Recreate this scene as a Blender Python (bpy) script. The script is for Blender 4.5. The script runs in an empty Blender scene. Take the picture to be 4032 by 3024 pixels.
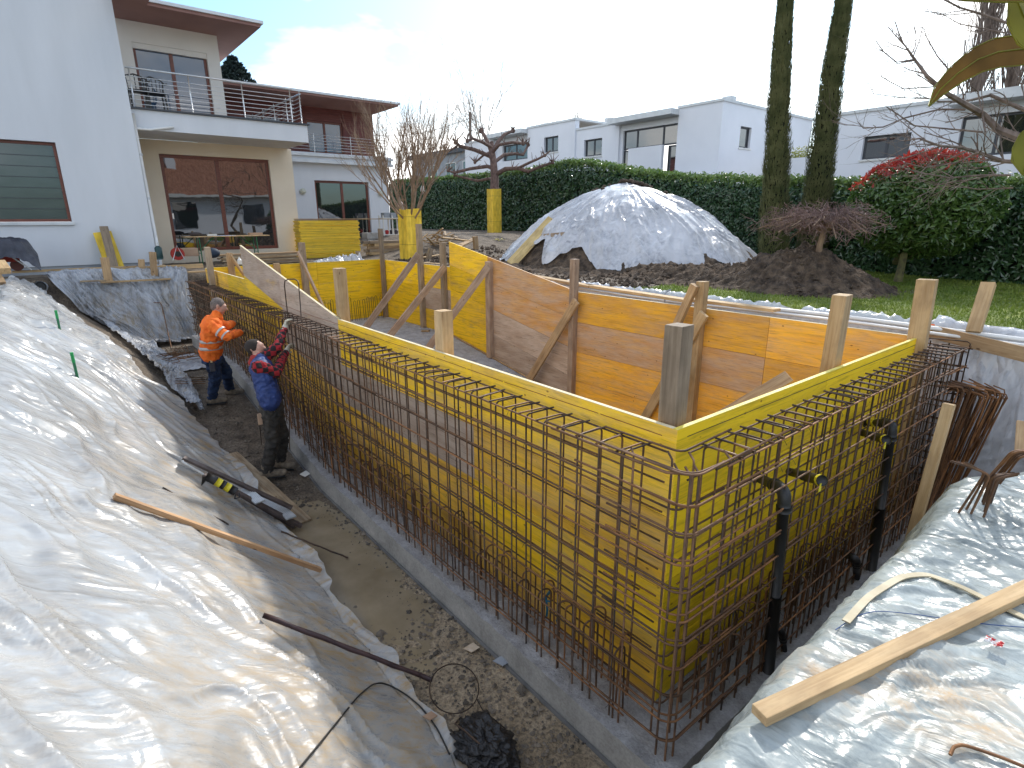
import bpy, bmesh, math, random
import numpy as np
from mathutils import Vector, Matrix
R_ = math.radians
random.seed(7)
rng = np.random.default_rng(11)
scene = bpy.context.scene
col = scene.collection

# ------------------------------------------------------------------ camera, sky, sun, exposure
F = 2217.19; YAW = -0.680473; PIT = 0.284899; ROL = 0.003795
CAM = np.array([-1.7259, 2.6000, 1.2124])
def _cam():
    f = np.array([math.cos(YAW)*math.cos(PIT), math.sin(YAW)*math.cos(PIT), -math.sin(PIT)])
    r = np.array([math.sin(YAW), -math.cos(YAW), 0.]); d = np.cross(f, r)
    c, s = math.cos(ROL), math.sin(ROL)
    return np.array([c*r+s*d, -s*r+c*d, f])
CM = _cam()
def _ray(x, y): return CM.T @ np.array([(x-2016)/F, (y-1512)/F, 1.])
CAM = -_ray(2665, 1735)*3.2
def onX(x, y, v): d = _ray(x, y); return Vector(CAM+d*(v-CAM[0])/d[0])
def onY(x, y, v): d = _ray(x, y); return Vector(CAM+d*(v-CAM[1])/d[1])
def onZ(x, y, v): d = _ray(x, y); return Vector(CAM+d*(v-CAM[2])/d[2])
def onD(x, y, v): return Vector(CAM+_ray(x, y)*v)
cam_data = bpy.data.cameras.new("camera"); cam = bpy.data.objects.new("camera", cam_data); col.objects.link(cam)
cam_data.sensor_width = 36; cam_data.lens = F/4032*36; cam_data.clip_end = 500; cam_data.clip_start = .05
mw = Matrix.Identity(4)
for i in range(3):
    mw[i][0] = CM[0][i]; mw[i][1] = -CM[1][i]; mw[i][2] = -CM[2][i]; mw[i][3] = CAM[i]
cam.matrix_world = mw
scene.camera = cam

SUN_AZ, SUN_EL = R_(-62), R_(38)       # direction towards the sun, azimuth counter-clockwise from +X
w = bpy.data.worlds.new("World"); scene.world = w; w.use_nodes = True
nt = w.node_tree; nt.nodes.clear()
out = nt.nodes.new('ShaderNodeOutputWorld'); bg = nt.nodes.new('ShaderNodeBackground')
sky = nt.nodes.new('ShaderNodeTexSky'); sky.sky_type = 'NISHITA'; sky.sun_disc = False
sky.sun_elevation = SUN_EL; sky.sun_rotation = R_(90)-SUN_AZ; sky.air_density = 1.0; sky.dust_density = 1.5
tc = nt.nodes.new('ShaderNodeTexCoord'); mp = nt.nodes.new('ShaderNodeMapping'); mp.inputs['Scale'].default_value = (1, 1, 2.6); mp.inputs['Location'].default_value = (0, 0, .12)
nz = nt.nodes.new('ShaderNodeTexNoise'); nz.inputs['Scale'].default_value = 1.7; nz.inputs['Detail'].default_value = 6; nz.inputs['Roughness'].default_value = .55
rp = nt.nodes.new('ShaderNodeValToRGB'); rp.color_ramp.elements[0].position = .47; rp.color_ramp.elements[1].position = .62
mx = nt.nodes.new('ShaderNodeMix'); mx.data_type = 'RGBA'
mx.inputs[7].default_value = (10.6, 10.4, 10.1, 1)
sc_ = nt.nodes.new('ShaderNodeMix'); sc_.data_type = 'RGBA'; sc_.blend_type = 'MULTIPLY'; sc_.inputs[0].default_value = 1; sc_.inputs[7].default_value = (.75, .98, 1.12, 1)
L = nt.links.new
L(tc.outputs['Generated'], mp.inputs[0]); L(mp.outputs[0], nz.inputs[0]); L(nz.outputs[0], rp.inputs[0]); L(rp.outputs[0], mx.inputs[0])
L(sky.outputs[0], sc_.inputs[6]); L(sc_.outputs[2], mx.inputs[6]); L(mx.outputs[2], bg.inputs[0]); bg.inputs[1].default_value = .135
L(bg.outputs[0], out.inputs[0])
sd = bpy.data.lights.new("sun", 'SUN'); sd.energy = 2.2; sd.angle = R_(2.5); sd.color = (1, .94, .86)
sun = bpy.data.objects.new("sun", sd); col.objects.link(sun)
sv = Vector((math.cos(SUN_AZ)*math.cos(SUN_EL), math.sin(SUN_AZ)*math.cos(SUN_EL), math.sin(SUN_EL)))
sun.rotation_euler = sv.to_track_quat('Z', 'Y').to_euler()
vs = scene.view_settings; vs.view_transform = 'Standard'; vs.look = 'None'; vs.gamma = 1; vs.exposure = 0.75; vs.use_curve_mapping = False
scene.cycles.max_bounces = 6; scene.cycles.transparent_max_bounces = 8

# ------------------------------------------------------------------ helpers
ORG = {}
def tag(o, label=None, cat=None, group=None, kind=None):
    if label: o['label'] = label
    if cat: o['category'] = cat
    if group: o['group'] = group
    if kind: o['kind'] = kind
    elif cat: o['kind'] = 'thing'
    return o
def thing(name, label, cat, loc=(0, 0, 0), group=None, kind=None):
    o = bpy.data.objects.new(name, None); col.objects.link(o); o.location = Vector(loc); o.empty_display_size = .1
    ORG[o.name] = Vector(loc)
    return tag(o, label, cat, group, kind)
def ortho(d, up=(0, 0, 1)):
    d = Vector(d).normalized(); up = Vector(up)
    if abs(d.dot(up)) > .98: up = Vector((1, 0, 0)) if abs(d.x) < .9 else Vector((0, 1, 0))
    s = d.cross(up).normalized(); return d, s, s.cross(d).normalized()
class MB:
    def __init__(s): s.v = []; s.f = []
    def add(s, vs, fs):
        n = len(s.v); s.v += [tuple(v) for v in vs]; s.f += [tuple(i+n for i in f) for f in fs]; return s
    def box(s, a, b):
        x0, y0, z0 = [min(a[i], b[i]) for i in range(3)]; x1, y1, z1 = [max(a[i], b[i]) for i in range(3)]
        return s.add([(x0,y0,z0),(x1,y0,z0),(x1,y1,z0),(x0,y1,z0),(x0,y0,z1),(x1,y0,z1),(x1,y1,z1),(x0,y1,z1)],
                     [(0,3,2,1),(4,5,6,7),(0,1,5,4),(1,2,6,5),(2,3,7,6),(3,0,4,7)])
    def bar(s, p, q, w, h, up=(0, 0, 1)):
        p = Vector(p); q = Vector(q); d, a, b = ortho(q-p, up); a = a*w/2; b = b*h/2
        return s.add([p-a-b, p+a-b, p+a+b, p-a+b, q-a-b, q+a-b, q+a+b, q-a+b],
                     [(0,3,2,1),(4,5,6,7),(0,1,5,4),(1,2,6,5),(2,3,7,6),(3,0,4,7)])
    def tube(s, pts, r, n=6, cap=True):
        pts = [Vector(p) for p in pts]; m = len(pts); rs = r if isinstance(r, (list, tuple)) else [r]*m
        vs = []; pa = None
        for i, p in enumerate(pts):
            d = (pts[min(i+1, m-1)]-pts[max(i-1, 0)])
            if d.length < 1e-9: d = Vector((0, 0, 1))
            d.normalize()
            if pa is None: _, a, b = ortho(d)
            else:
                a = pa-d*pa.dot(d)
                if a.length < 1e-6: _, a, b = ortho(d)
                a.normalize(); b = a.cross(d)
            pa = a
            for k in range(n):
                t = 2*math.pi*k/n; vs.append(p+(a*math.cos(t)+b*math.sin(t))*rs[i])
        fs = [(i*n+k, i*n+(k+1) % n, (i+1)*n+(k+1) % n, (i+1)*n+k) for i in range(m-1) for k in range(n)]
        if cap: fs += [tuple(range(n)), tuple(range((m-1)*n+n-1, (m-1)*n-1, -1))]
        return s.add(vs, fs)
    def grid(s, P, nu, nv, close=False):
        # P: list of nu*nv points, row-major (u outer)
        fs = [(i*nv+j, (i+1)*nv+j, (i+1)*nv+j+1, i*nv+j+1) for i in range(nu-1) for j in range(nv-1)]
        return s.add(P, fs)
    def ball(s, c, r, n=8, m=6):
        c = Vector(c); r = Vector(r) if hasattr(r, '__len__') else Vector((r, r, r)); vs = []
        for i in range(m+1):
            t = math.pi*i/m
            for k in range(n):
                a = 2*math.pi*k/n; vs.append((c.x+r.x*math.sin(t)*math.cos(a), c.y+r.y*math.sin(t)*math.sin(a), c.z+r.z*math.cos(t)))
        return s.add(vs, [(i*n+k, (i+1)*n+k, (i+1)*n+(k+1) % n, i*n+(k+1) % n) for i in range(m) for k in range(n)])
    def capsule(s, p, q, ra, rb, n=12):
        p = Vector(p); q = Vector(q); d = q-p
        if d.length < 1e-5: return s.ball(p, max(ra, rb), n, 8)
        d.normalize(); pts = []; rr = []
        for t in (90, 70, 45, 20): pts.append(p-d*ra*math.sin(R_(t))); rr.append(max(ra*math.cos(R_(t)), 1e-4))
        pts.append(p); rr.append(ra); pts.append(q); rr.append(rb)
        for t in (20, 45, 70, 90): pts.append(q+d*rb*math.sin(R_(t))); rr.append(max(rb*math.cos(R_(t)), 1e-4))
        return s.tube(pts, rr, n)
    def lathe(s, c, prof, n=16):
        return s.tube([Vector(c)+Vector((0, 0, z)) for r, z in prof], [max(r, 1e-4) for r, z in prof], n)
    def build(s, name, mat, parent=None, smooth=False, origin=None, bevel=0):
        if parent is not None:
            root = parent
            while root.parent: root = root.parent
            org = ORG.get(root.name, root.location)
        else:
            if origin is None:
                a = np.array(s.v); org = Vector(((a[:,0].min()+a[:,0].max())/2, (a[:,1].min()+a[:,1].max())/2, a[:,2].min()))
            else: org = Vector(origin)
        me = bpy.data.meshes.new(name)
        a = np.array(s.v, dtype=np.float32)-np.array(org, dtype=np.float32)
        me.from_pydata(a.tolist(), [], s.f); me.update()
        if smooth: me.polygons.foreach_set('use_smooth', [True]*len(me.polygons))
        if mat: me.materials.append(mat)
        o = bpy.data.objects.new(name, me); col.objects.link(o)
        if parent is not None: o.parent = parent
        else: o.location = org
        ORG[o.name] = org
        if bevel:
            b = o.modifiers.new('bevel', 'BEVEL'); b.width = bevel; b.segments = 2; b.limit_method = 'ANGLE'
        return o
def beam(name, p, q, w, h, mat, up=(0, 0, 1), parent=None, bevel=.004, segs=1, bow=0.0):
    """a timber along its own local X axis, w across, h along `up`"""
    p = Vector(p); q = Vector(q); Ln = (q-p).length; d, a, b = ortho(q-p, up)
    m = MB(); n = max(1, segs); vs = []
    for i in range(n+1):
        x = Ln*i/n; y0 = bow*math.sin(math.pi*i/n)
        jx = 0 if 0 < i < n else random.uniform(-.003, .003)
        for sy, sz in ((-1,-1),(1,-1),(1,1),(-1,1)): vs.append((x+jx*sy, sy*w/2, sz*h/2+y0))
    fs = [(3,2,1,0), (n*4, n*4+1, n*4+2, n*4+3)]
    for i in range(n):
        for k in range(4): fs.append((i*4+k, i*4+(k+1) % 4, (i+1)*4+(k+1) % 4, (i+1)*4+k))
    m.add(vs, fs)
    o = m.build(name, mat, None, origin=(0, 0, 0), bevel=bevel)
    M = Matrix((( d.x, a.x, b.x, p.x), (d.y, a.y, b.y, p.y), (d.z, a.z, b.z, p.z), (0, 0, 0, 1)))
    if parent is not None:
        root = parent
        while root.parent: root = root.parent
        M = Matrix.Translation(-ORG[root.name]) @ M; o.parent = parent
    o.matrix_basis = M
    return o
def copy_tree(o, parent=None):
    c = o.copy(); col.objects.link(c); c.parent = parent
    for ch in list(o.children): copy_tree(ch, c)
    return c

# vectorised noise
_P = rng.permutation(512); _P = np.concatenate([_P, _P]); _G = rng.uniform(-1, 1, (1024, 2))
def perlin(x, y):
    x = np.asarray(x, float); y = np.asarray(y, float)
    xi = np.floor(x).astype(int); yi = np.floor(y).astype(int); xf = x-xi; yf = y-yi
    u = xf*xf*xf*(xf*(xf*6-15)+10); v = yf*yf*yf*(yf*(yf*6-15)+10)
    def g(ix, iy, dx, dy):
        h = _P[(_P[ix & 511]+iy) & 511]; return _G[h, 0]*dx+_G[h, 1]*dy
    a = g(xi, yi, xf, yf); b = g(xi+1, yi, xf-1, yf); c = g(xi, yi+1, xf, yf-1); d = g(xi+1, yi+1, xf-1, yf-1)
    return (a+(b-a)*u)+((c+(d-c)*u)-(a+(b-a)*u))*v
def fbm(x, y, o=4, g=.5):
    s = 0; a = 1.
    for i in range(o): s = s+a*perlin(x*2**i+17.3*i, y*2**i+5.1*i); a *= g
    return s
def ridge(x, y, o=3):
    s = 0; a = 1.
    for i in range(o):
        n = 1-np.abs(perlin(x*2**i+3.7*i, y*2**i+9.2*i))*2.2; s = s+a*np.clip(n, 0, 1)**3; a *= .5
    return s
def sstep(a, b, x):
    t = np.clip((np.asarray(x, float)-a)/(b-a), 0, 1); return t*t*(3-2*t)
def grid_obj(name, X, Y, Z, mat, parent=None, smooth=True, keep=None):
    nu, nv = X.shape; V = np.stack([X, Y, Z], -1).reshape(-1, 3).astype(np.float32)
    I = np.arange(nu*nv).reshape(nu, nv); q = np.stack([I[:-1, :-1], I[1:, :-1], I[1:, 1:], I[:-1, 1:]], -1).reshape(-1, 4)
    if keep is not None: q = q[keep.reshape(-1)]
    used = np.unique(q); mp_ = -np.ones(nu*nv, int); mp_[used] = np.arange(len(used)); q = mp_[q]; V = V[used]
    org = V.mean(0); org[2] = V[:, 2].min()
    if parent is not None: org = np.array(ORG[parent.name])
    return np_mesh(name, V, q, mat, parent, smooth, org)
def np_mesh(name, V, Q, mat, parent=None, smooth=False, org=None):
    V = np.asarray(V, np.float32); Q = np.asarray(Q, np.int32); k = Q.shape[1]
    if org is None:
        if parent is not None:
            root = parent
            while root.parent: root = root.parent
            org = np.array(ORG[root.name])
        else: org = V.mean(0); org[2] = V[:, 2].min()
    me = bpy.data.meshes.new(name); me.vertices.add(len(V)); me.vertices.foreach_set('co', (V-org).astype(np.float32).reshape(-1))
    me.loops.add(Q.size); me.loops.foreach_set('vertex_index', Q.reshape(-1))
    me.polygons.add(len(Q)); me.polygons.foreach_set('loop_start', np.arange(0, Q.size, k)); me.polygons.foreach_set('loop_total', np.full(len(Q), k))
    me.polygons.foreach_set('use_smooth', np.full(len(Q), smooth)); me.update(calc_edges=True); me.validate()
    if mat: me.materials.append(mat)
    o = bpy.data.objects.new(name, me); col.objects.link(o)
    if parent is not None: o.parent = parent
    else: o.location = Vector([float(t) for t in org])
    ORG[o.name] = Vector([float(t) for t in org])
    return o
# ------------------------------------------------------------------ materials
def nodes(name):
    m = bpy.data.materials.new(name); m.use_nodes = True; nt = m.node_tree; nt.nodes.clear()
    o = nt.nodes.new('ShaderNodeOutputMaterial'); b = nt.nodes.new('ShaderNodeBsdfPrincipled'); nt.links.new(b.outputs[0], o.inputs[0])
    return m, nt, b
def N(nt, t, **k):
    n = nt.nodes.new('ShaderNode'+t)
    for a, v in k.items():
        if a in n.inputs.keys() if isinstance(a, str) else False: n.inputs[a].default_value = v
        elif hasattr(n, a): setattr(n, a, v)
    return n
def coords(nt, scale=(1, 1, 1), rand=True, mode='Object'):
    tc = N(nt, 'TexCoord'); mp = N(nt, 'Mapping'); mp.inputs['Scale'].default_value = scale
    if rand:
        oi = N(nt, 'ObjectInfo'); cx = N(nt, 'CombineXYZ'); mul = N(nt, 'Math', operation='MULTIPLY'); mul.inputs[1].default_value = 37.
        nt.links.new(oi.outputs['Random'], mul.inputs[0]); 
        for i in range(3): nt.links.new(mul.outputs[0], cx.inputs[i])
        va = N(nt, 'VectorMath', operation='ADD'); nt.links.new(tc.outputs[mode], va.inputs[0]); nt.links.new(cx.outputs[0], va.inputs[1])
        nt.links.new(va.outputs[0], mp.inputs[0])
    else: nt.links.new(tc.outputs[mode], mp.inputs[0])
    return mp.outputs[0]
def noise(nt, vec, scale, detail=5, rough=.55, dist=0):
    n = N(nt, 'TexNoise'); n.inputs['Scale'].default_value = scale; n.inputs['Detail'].default_value = detail
    n.inputs['Roughness'].default_value = rough; n.inputs['Distortion'].default_value = dist
    nt.links.new(vec, n.inputs['Vector']); return n.outputs[0]
def ramp(nt, fac, stops):
    r = N(nt, 'ValToRGB'); e = r.color_ramp.elements
    while len(e) < len(stops): e.new(.5)
    for i, (p, c) in enumerate(stops): e[i].position = p; e[i].color = (*c, 1) if hasattr(c, '__len__') else (c, c, c, 1)
    nt.links.new(fac, r.inputs[0]); return r.outputs[0]
def mixc(nt, fac, a, b, mode='MIX'):
    m = N(nt, 'Mix'); m.data_type = 'RGBA'; m.blend_type = mode
    for s, v in ((0, fac), (6, a), (7, b)):
        if hasattr(v, 'is_linked') or hasattr(v, 'links'): nt.links.new(v, m.inputs[s])
        else: m.inputs[s].default_value = (*v, 1) if hasattr(v, '__len__') else v
    return m.outputs[2]
def bump(nt, b, h, strength=.3, dist=.01):
    n = N(nt, 'Bump'); n.inputs['Strength'].default_value = strength; n.inputs['Distance'].default_value = dist
    nt.links.new(h, n.inputs['Height']); nt.links.new(n.outputs[0], b.inputs['Normal']); return n
def simple(name, c1, c2=None, scale=4, rough=.7, bscale=40, bstr=.0, metal=0, spec=.5, stretch=(1, 1, 1), ramp_=(.35, .65), coat=0, rand=True, bdist=.005, c3=None):
    m, nt, b = nodes(name); v = coords(nt, stretch, rand)
    if c2 is not None:
        f = noise(nt, v, scale); st = [(ramp_[0], c1), (ramp_[1], c2)]
        if c3 is not None: st = [(ramp_[0], c1), ((ramp_[0]+ramp_[1])/2, c3), (ramp_[1], c2)]
        nt.links.new(ramp(nt, f, st), b.inputs['Base Color'])
    else: b.inputs['Base Color'].default_value = (*c1, 1)
    b.inputs['Roughness'].default_value = rough; b.inputs['Metallic'].default_value = metal; b.inputs['Specular IOR Level'].default_value = spec
    b.inputs['Coat Weight'].default_value = coat
    if bstr: bump(nt, b, noise(nt, v, bscale, 6, .6), bstr, bdist)
    return m
def ply(name, axis, wear, base=(.96, .60, .012), worn=((.33, .19, .07), (.40, .29, .20)), rough=.5, dark=.35):
    """yellow three-ply shuttering, grain along `axis` (0 x, 1 y)"""
    m, nt, b = nodes(name)
    st = (.7, 14, 14) if axis == 0 else (14, .7, 14)
    vg = coords(nt, st); vw = coords(nt, (.5, 1, 2.2) if axis == 0 else (1, .5, 2.2))
    g = noise(nt, vg, 2.2, 7, .65, .4); g2 = noise(nt, vg, 8, 4, .7)
    base2 = tuple(c*.62 for c in base)
    y = ramp(nt, g, [(.30, base2), (.5, base)])
    wn = noise(nt, vw, 2.6, 10, .76, .3); wcol = ramp(nt, noise(nt, vw, 3.1, 5, .6), [(.35, worn[0]), (.6, worn[1])])
    wcol = mixc(nt, .5, wcol, ramp(nt, g2, [(.3, (.45, .45, .45)), (.62, (1, 1, 1))]), 'MULTIPLY')
    mask = ramp(nt, wn, [(max(0, .55-wear*.45), 0), (min(1, .84-wear*.45), 1)])
    c = mixc(nt, mask, y, wcol)
    spl = ramp(nt, noise(nt, coords(nt, (1, 1, 1)), 5.5, 9, .8, .2), [(.66, 0), (.72, .55)])
    c = mixc(nt, spl, c, (.50, .47, .42))
    streak = ramp(nt, noise(nt, vg, 4.5, 6, .7, .6), [(.34, (dark, dark, dark)), (.45, (1, 1, 1))])
    c = mixc(nt, .75, c, streak, 'MULTIPLY')
    vo = N(nt, 'TexVoronoi'); vo.inputs['Scale'].default_value = 5.5; nt.links.new(coords(nt, (1, 1, 1.6)), vo.inputs['Vector'])
    kn = ramp(nt, vo.outputs['Distance'], [(.05, (.25, .16, .06)), (.085, (1, 1, 1))])
    c = mixc(nt, .8, c, kn, 'MULTIPLY')
    oi = N(nt, 'ObjectInfo'); br = N(nt, 'MapRange'); br.inputs['To Min'].default_value = .78; br.inputs['To Max'].default_value = 1.12
    nt.links.new(oi.outputs['Random'], br.inputs[0]); c = mixc(nt, 1, c, br.outputs[0], 'MULTIPLY')
    nt.links.new(c, b.inputs['Base Color']); b.inputs['Roughness'].default_value = rough
    bump(nt, b, g, .35, .004)
    return m
def wood(name, c1, c2, dark=(.12, .08, .05), rough=.75, sc=1.0, stain=.0, end=True):
    """sawn timber, grain along local X"""
    m, nt, b = nodes(name); v = coords(nt, (1.2, 26, 26)); g = noise(nt, v, 1.6*sc, 7, .65, .5)
    c = ramp(nt, g, [(.24, dark), (.40, c1), (.64, c2)])
    v2 = coords(nt, (1.5, 3, 3)); st = ramp(nt, noise(nt, v2, 2.5, 6), [(.38, (.55, .52, .5)), (.58, (1, 1, 1))])
    c = mixc(nt, .55+stain, c, st, 'MULTIPLY')
    vo = N(nt, 'TexVoronoi'); vo.inputs['Scale'].default_value = 3.2; nt.links.new(coords(nt, (1, 2.4, 2.4)), vo.inputs['Vector'])
    c = mixc(nt, .85, c, ramp(nt, vo.outputs['Distance'], [(.045, (.22, .12, .06)), (.09, (1, 1, 1))]), 'MULTIPLY')
    oi = N(nt, 'ObjectInfo'); br = N(nt, 'MapRange'); br.inputs['To Min'].default_value = .75; br.inputs['To Max'].default_value = 1.15
    nt.links.new(oi.outputs['Random'], br.inputs[0]); c = mixc(nt, 1, c, br.outputs[0], 'MULTIPLY')
    nt.links.new(c, b.inputs['Base Color']); b.inputs['Roughness'].default_value = rough; bump(nt, b, g, .5, .004)
    return m
def plastic(name, c=(.62, .63, .63), mud=(.42, .30, .16), mud_amt=.4, rough=.2, wr=.25, stretch=(1, 1, 1), soil=(.20, .19, .18), soil_amt=.35, mz=None, wscale=4, cs=1.0, thin=0):
    m, nt, b = nodes(name); v = coords(nt, stretch, False); v1 = coords(nt, (1, 1, 1), False)
    f1 = noise(nt, v1, 1.1, 9, .66, .3); mk = ramp(nt, f1, [(.64-mud_amt*.35, 0), (.74-mud_amt*.25, 1)])
    f2 = noise(nt, v, 1.6, 9, .72, .6); fs = noise(nt, v, 11, 6, .7, .5)
    sk = ramp(nt, f2, [(.36, min(1., soil_amt*1.6)), (.58, 0)]); sk2 = ramp(nt, fs, [(.40, .12), (.62, 1)])
    base = mixc(nt, mixc(nt, 1, sk, sk2, 'MULTIPLY'), c, soil)
    fine = ramp(nt, noise(nt, v, 7, 9, .78, .5), [(.40, 0), (.62, 1)])
    mk2 = mixc(nt, 1, mk, fine, 'MULTIPLY')
    if mz:
        g = N(nt, 'NewGeometry'); sp = N(nt, 'SeparateXYZ'); nt.links.new(g.outputs['Position'], sp.inputs[0]); mr = N(nt, 'MapRange')
        mr.inputs[1].default_value = mz[0]; mr.inputs[2].default_value = mz[1]; mr.inputs[3].default_value = 1; mr.inputs[4].default_value = mz[2]; nt.links.new(sp.outputs[2], mr.inputs[0])
        mk2 = mixc(nt, 1, mk2, mr.outputs[0], 'MULTIPLY')
    cc = mixc(nt, mk2, base, mud); nt.links.new(cc, b.inputs['Base Color'])
    rr = N(nt, 'MapRange'); rr.inputs['To Min'].default_value = rough; rr.inputs['To Max'].default_value = .7; nt.links.new(mk2, rr.inputs[0]); nt.links.new(rr.outputs[0], b.inputs['Roughness'])
    b.inputs['Specular IOR Level'].default_value = .5
    h1 = noise(nt, v, wscale, 4, .5, .8); h2 = noise(nt, v1, 26, 5, .6, .4)
    ad = N(nt, 'Math', operation='MULTIPLY_ADD'); nt.links.new(h2, ad.inputs[0]); ad.inputs[1].default_value = .08; nt.links.new(h1, ad.inputs[2])
    last = ad.outputs[0]
    for sc_k, am in ((.7*cs, .8), (1.7*cs, .35), (4.5*cs, .10)):          # sharp creases where a warped noise crosses its middle
        q = noise(nt, v, sc_k, 2, .4, .9); s1 = N(nt, 'Math', operation='SUBTRACT'); s1.inputs[1].default_value = .5; nt.links.new(q, s1.inputs[0])
        s2 = N(nt, 'Math', operation='ABSOLUTE'); nt.links.new(s1.outputs[0], s2.inputs[0]); rr_ = ramp(nt, s2.outputs[0], [(0, am), (.07, 0)]); rr_.node.color_ramp.interpolation = 'EASE'
        s3 = N(nt, 'Math', operation='ADD'); nt.links.new(last, s3.inputs[0]); nt.links.new(rr_, s3.inputs[1]); last = s3.outputs[0]
    bump(nt, b, last, wr, .06)
    if thin:                                                   # the film lets some of the ground show through
        tr = N(nt, 'BsdfTransparent'); ms = N(nt, 'MixShader'); o = [n for n in nt.nodes if n.type == 'OUTPUT_MATERIAL'][0]
        fa = ramp(nt, noise(nt, v1, .9, 6, .6, .4), [(.36, thin*.25), (.64, thin)]); lo = mixc(nt, mk2, fa, (0, 0, 0)); nt.links.new(lo, ms.inputs[0])
        nt.links.new(b.outputs[0], ms.inputs[1]); nt.links.new(tr.outputs[0], ms.inputs[2]); nt.links.new(ms.outputs[0], o.inputs[0])
    return m
def glass(name, c=(.015, .018, .02), ior=1.9, rough=.015, waves=.03):
    m, nt, b = nodes(name); b.inputs['Base Color'].default_value = (*c, 1); b.inputs['Roughness'].default_value = rough; b.inputs['IOR'].default_value = ior
    bump(nt, b, noise(nt, coords(nt, (1, 1, 1)), 1.2, 2), waves, .05); return m

M = {}
M['ply_x'] = ply('shuttering_worn', 0, .52, base=(1.0, .57, .012), worn=((.60, .31, .04), (.70, .44, .15)), dark=.42)
M['ply_x_new'] = ply('shuttering_yellow', 0, .12)
M['ply_x_grey'] = ply('shuttering_grey', 0, 1.0, worn=((.46, .33, .24), (.60, .47, .37)))
M['ply_x_pink'] = ply('shuttering_pinkish', 0, .70, base=(.90, .46, .06), worn=((.72, .36, .12), (.70, .46, .30)), dark=.5)
M['ply_x_orange'] = ply('shuttering_orange', 0, .42, base=(1.0, .50, .02), worn=((.78, .36, .05), (.66, .40, .20)), dark=.5)
M['ply_x_gold'] = ply('shuttering_gold', 0, .30, base=(1.0, .62, .012), worn=((.62, .34, .05), (.70, .46, .16)), dark=.5)
M['ply_y_new'] = ply('shuttering_yellow_y', 1, .0, base=(.98, .66, .012), dark=.6)
M['ply_y'] = ply('shuttering_far_y', 1, .06, base=(1.0, .63, .008), dark=.55)
M['ply_edge'] = simple('board_edge', (.62, .52, .30), (.72, .62, .42), 8, .7)
M['ply_edge_y'] = simple('board_edge_yellow', (.72, .58, .08), (.80, .68, .22), 8, .6)
M['wood'] = wood('pine', (.38, .24, .12), (.52, .36, .20), dark=(.22, .13, .07))
M['wood_new'] = wood('fresh_pine', (.50, .33, .16), (.62, .44, .24), dark=(.30, .18, .09))
M['wood_grey'] = wood('weathered_timber', (.27, .20, .13), (.38, .29, .20), dark=(.17, .13, .09))
M['wood_pink'] = wood('brace_board', (.36, .24, .16), (.50, .37, .27), dark=(.20, .13, .09))
M['wood_yellow'] = wood('yellow_board', (.84, .56, .04), (.92, .66, .08), dark=(.46, .28, .04))
M['wood_muddy'] = wood('muddy_board', (.36, .24, .13), (.52, .42, .28), dark=(.24, .13, .06), stain=.2)
def rebar_mat(name, a, b_, rough=.6, metal=.25):
    m, nt, b = nodes(name); v = coords(nt, (1, 1, 1)); f = noise(nt, v, 7, 5, .65); v2 = coords(nt, (1, 1, 1))
    oi = N(nt, 'ObjectInfo'); br = N(nt, 'MapRange'); br.inputs['To Min'].default_value = .55; br.inputs['To Max'].default_value = 1.5; nt.links.new(oi.outputs['Random'], br.inputs[0])
    c = mixc(nt, 1, ramp(nt, f, [(.33, a), (.62, b_)]), br.outputs[0], 'MULTIPLY')
    nt.links.new(c, b.inputs['Base Color']); b.inputs['Roughness'].default_value = rough; b.inputs['Metallic'].default_value = metal
    bump(nt, b, noise(nt, v2, 160, 3), .4, .003); return m
M['rebar'] = rebar_mat('rusty_steel', (.05, .028, .018), (.17, .085, .038))
M['rebar_dark'] = rebar_mat('dark_steel', (.022, .017, .014), (.085, .052, .033), .38, .5)
M['rebar_orange'] = rebar_mat('orange_rust', (.085, .038, .018), (.26, .12, .045))
def _concrete(name, c1, c2, c3, bs, bd=.02, sc=3):
    m, nt, b = nodes(name); v = coords(nt, (1, 1, 1), False); f = noise(nt, v, sc, 9, .65, .2)
    c = ramp(nt, f, [(.3, c1), (.5, c2), (.68, c3)]); c = mixc(nt, .5, c, ramp(nt, noise(nt, v, 45, 5, .7), [(.35, (.5, .5, .5)), (.6, (1, 1, 1))]), 'MULTIPLY')
    nt.links.new(c, b.inputs['Base Color']); b.inputs['Roughness'].default_value = .88; bump(nt, b, noise(nt, v, 28, 8, .7), bs, bd); return m
M['conc'] = _concrete('concrete_smooth', (.30, .29, .265), (.42, .405, .375), (.52, .50, .46), .25, .01)
M['conc_rough'] = _concrete('concrete_rough', (.30, .29, .28), (.44, .43, .43), (.56, .56, .57), 1.0, .035, 6)
M['sheet'] = plastic('clear_film', thin=.45, c=(.53, .55, .56), mud=(.38, .26, .12), mud_amt=.95, rough=.16, wr=.30, stretch=(1.3, .5, .5), soil_amt=.42, soil=(.24, .235, .225), mz=(-1.7, -.3, .2))
M['sheet_dirty'] = plastic('dirty_film', thin=.35, c=(.52, .55, .60), mud=(.27, .22, .15), mud_amt=.6, rough=.26, stretch=(1, 1.3, .5), soil_amt=.65, soil=(.13, .125, .115), wscale=5, wr=.4)
M['sheet_green'] = plastic('grey_green_film', thin=.30, c=(.48, .53, .515), mud=(.44, .31, .18), mud_amt=.42, rough=.27, stretch=(.7, 1.4, .9), soil=(.13, .165, .17), soil_amt=.75, wscale=5, wr=.34)
M['sheet_pale'] = plastic('pale_film', thin=.3, c=(.60, .62, .66), mud=(.36, .30, .22), mud_amt=.25, rough=.2, stretch=(1.2, 1.2, .5), soil_amt=.45, soil=(.22, .22, .24), wscale=4, wr=.4)
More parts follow.
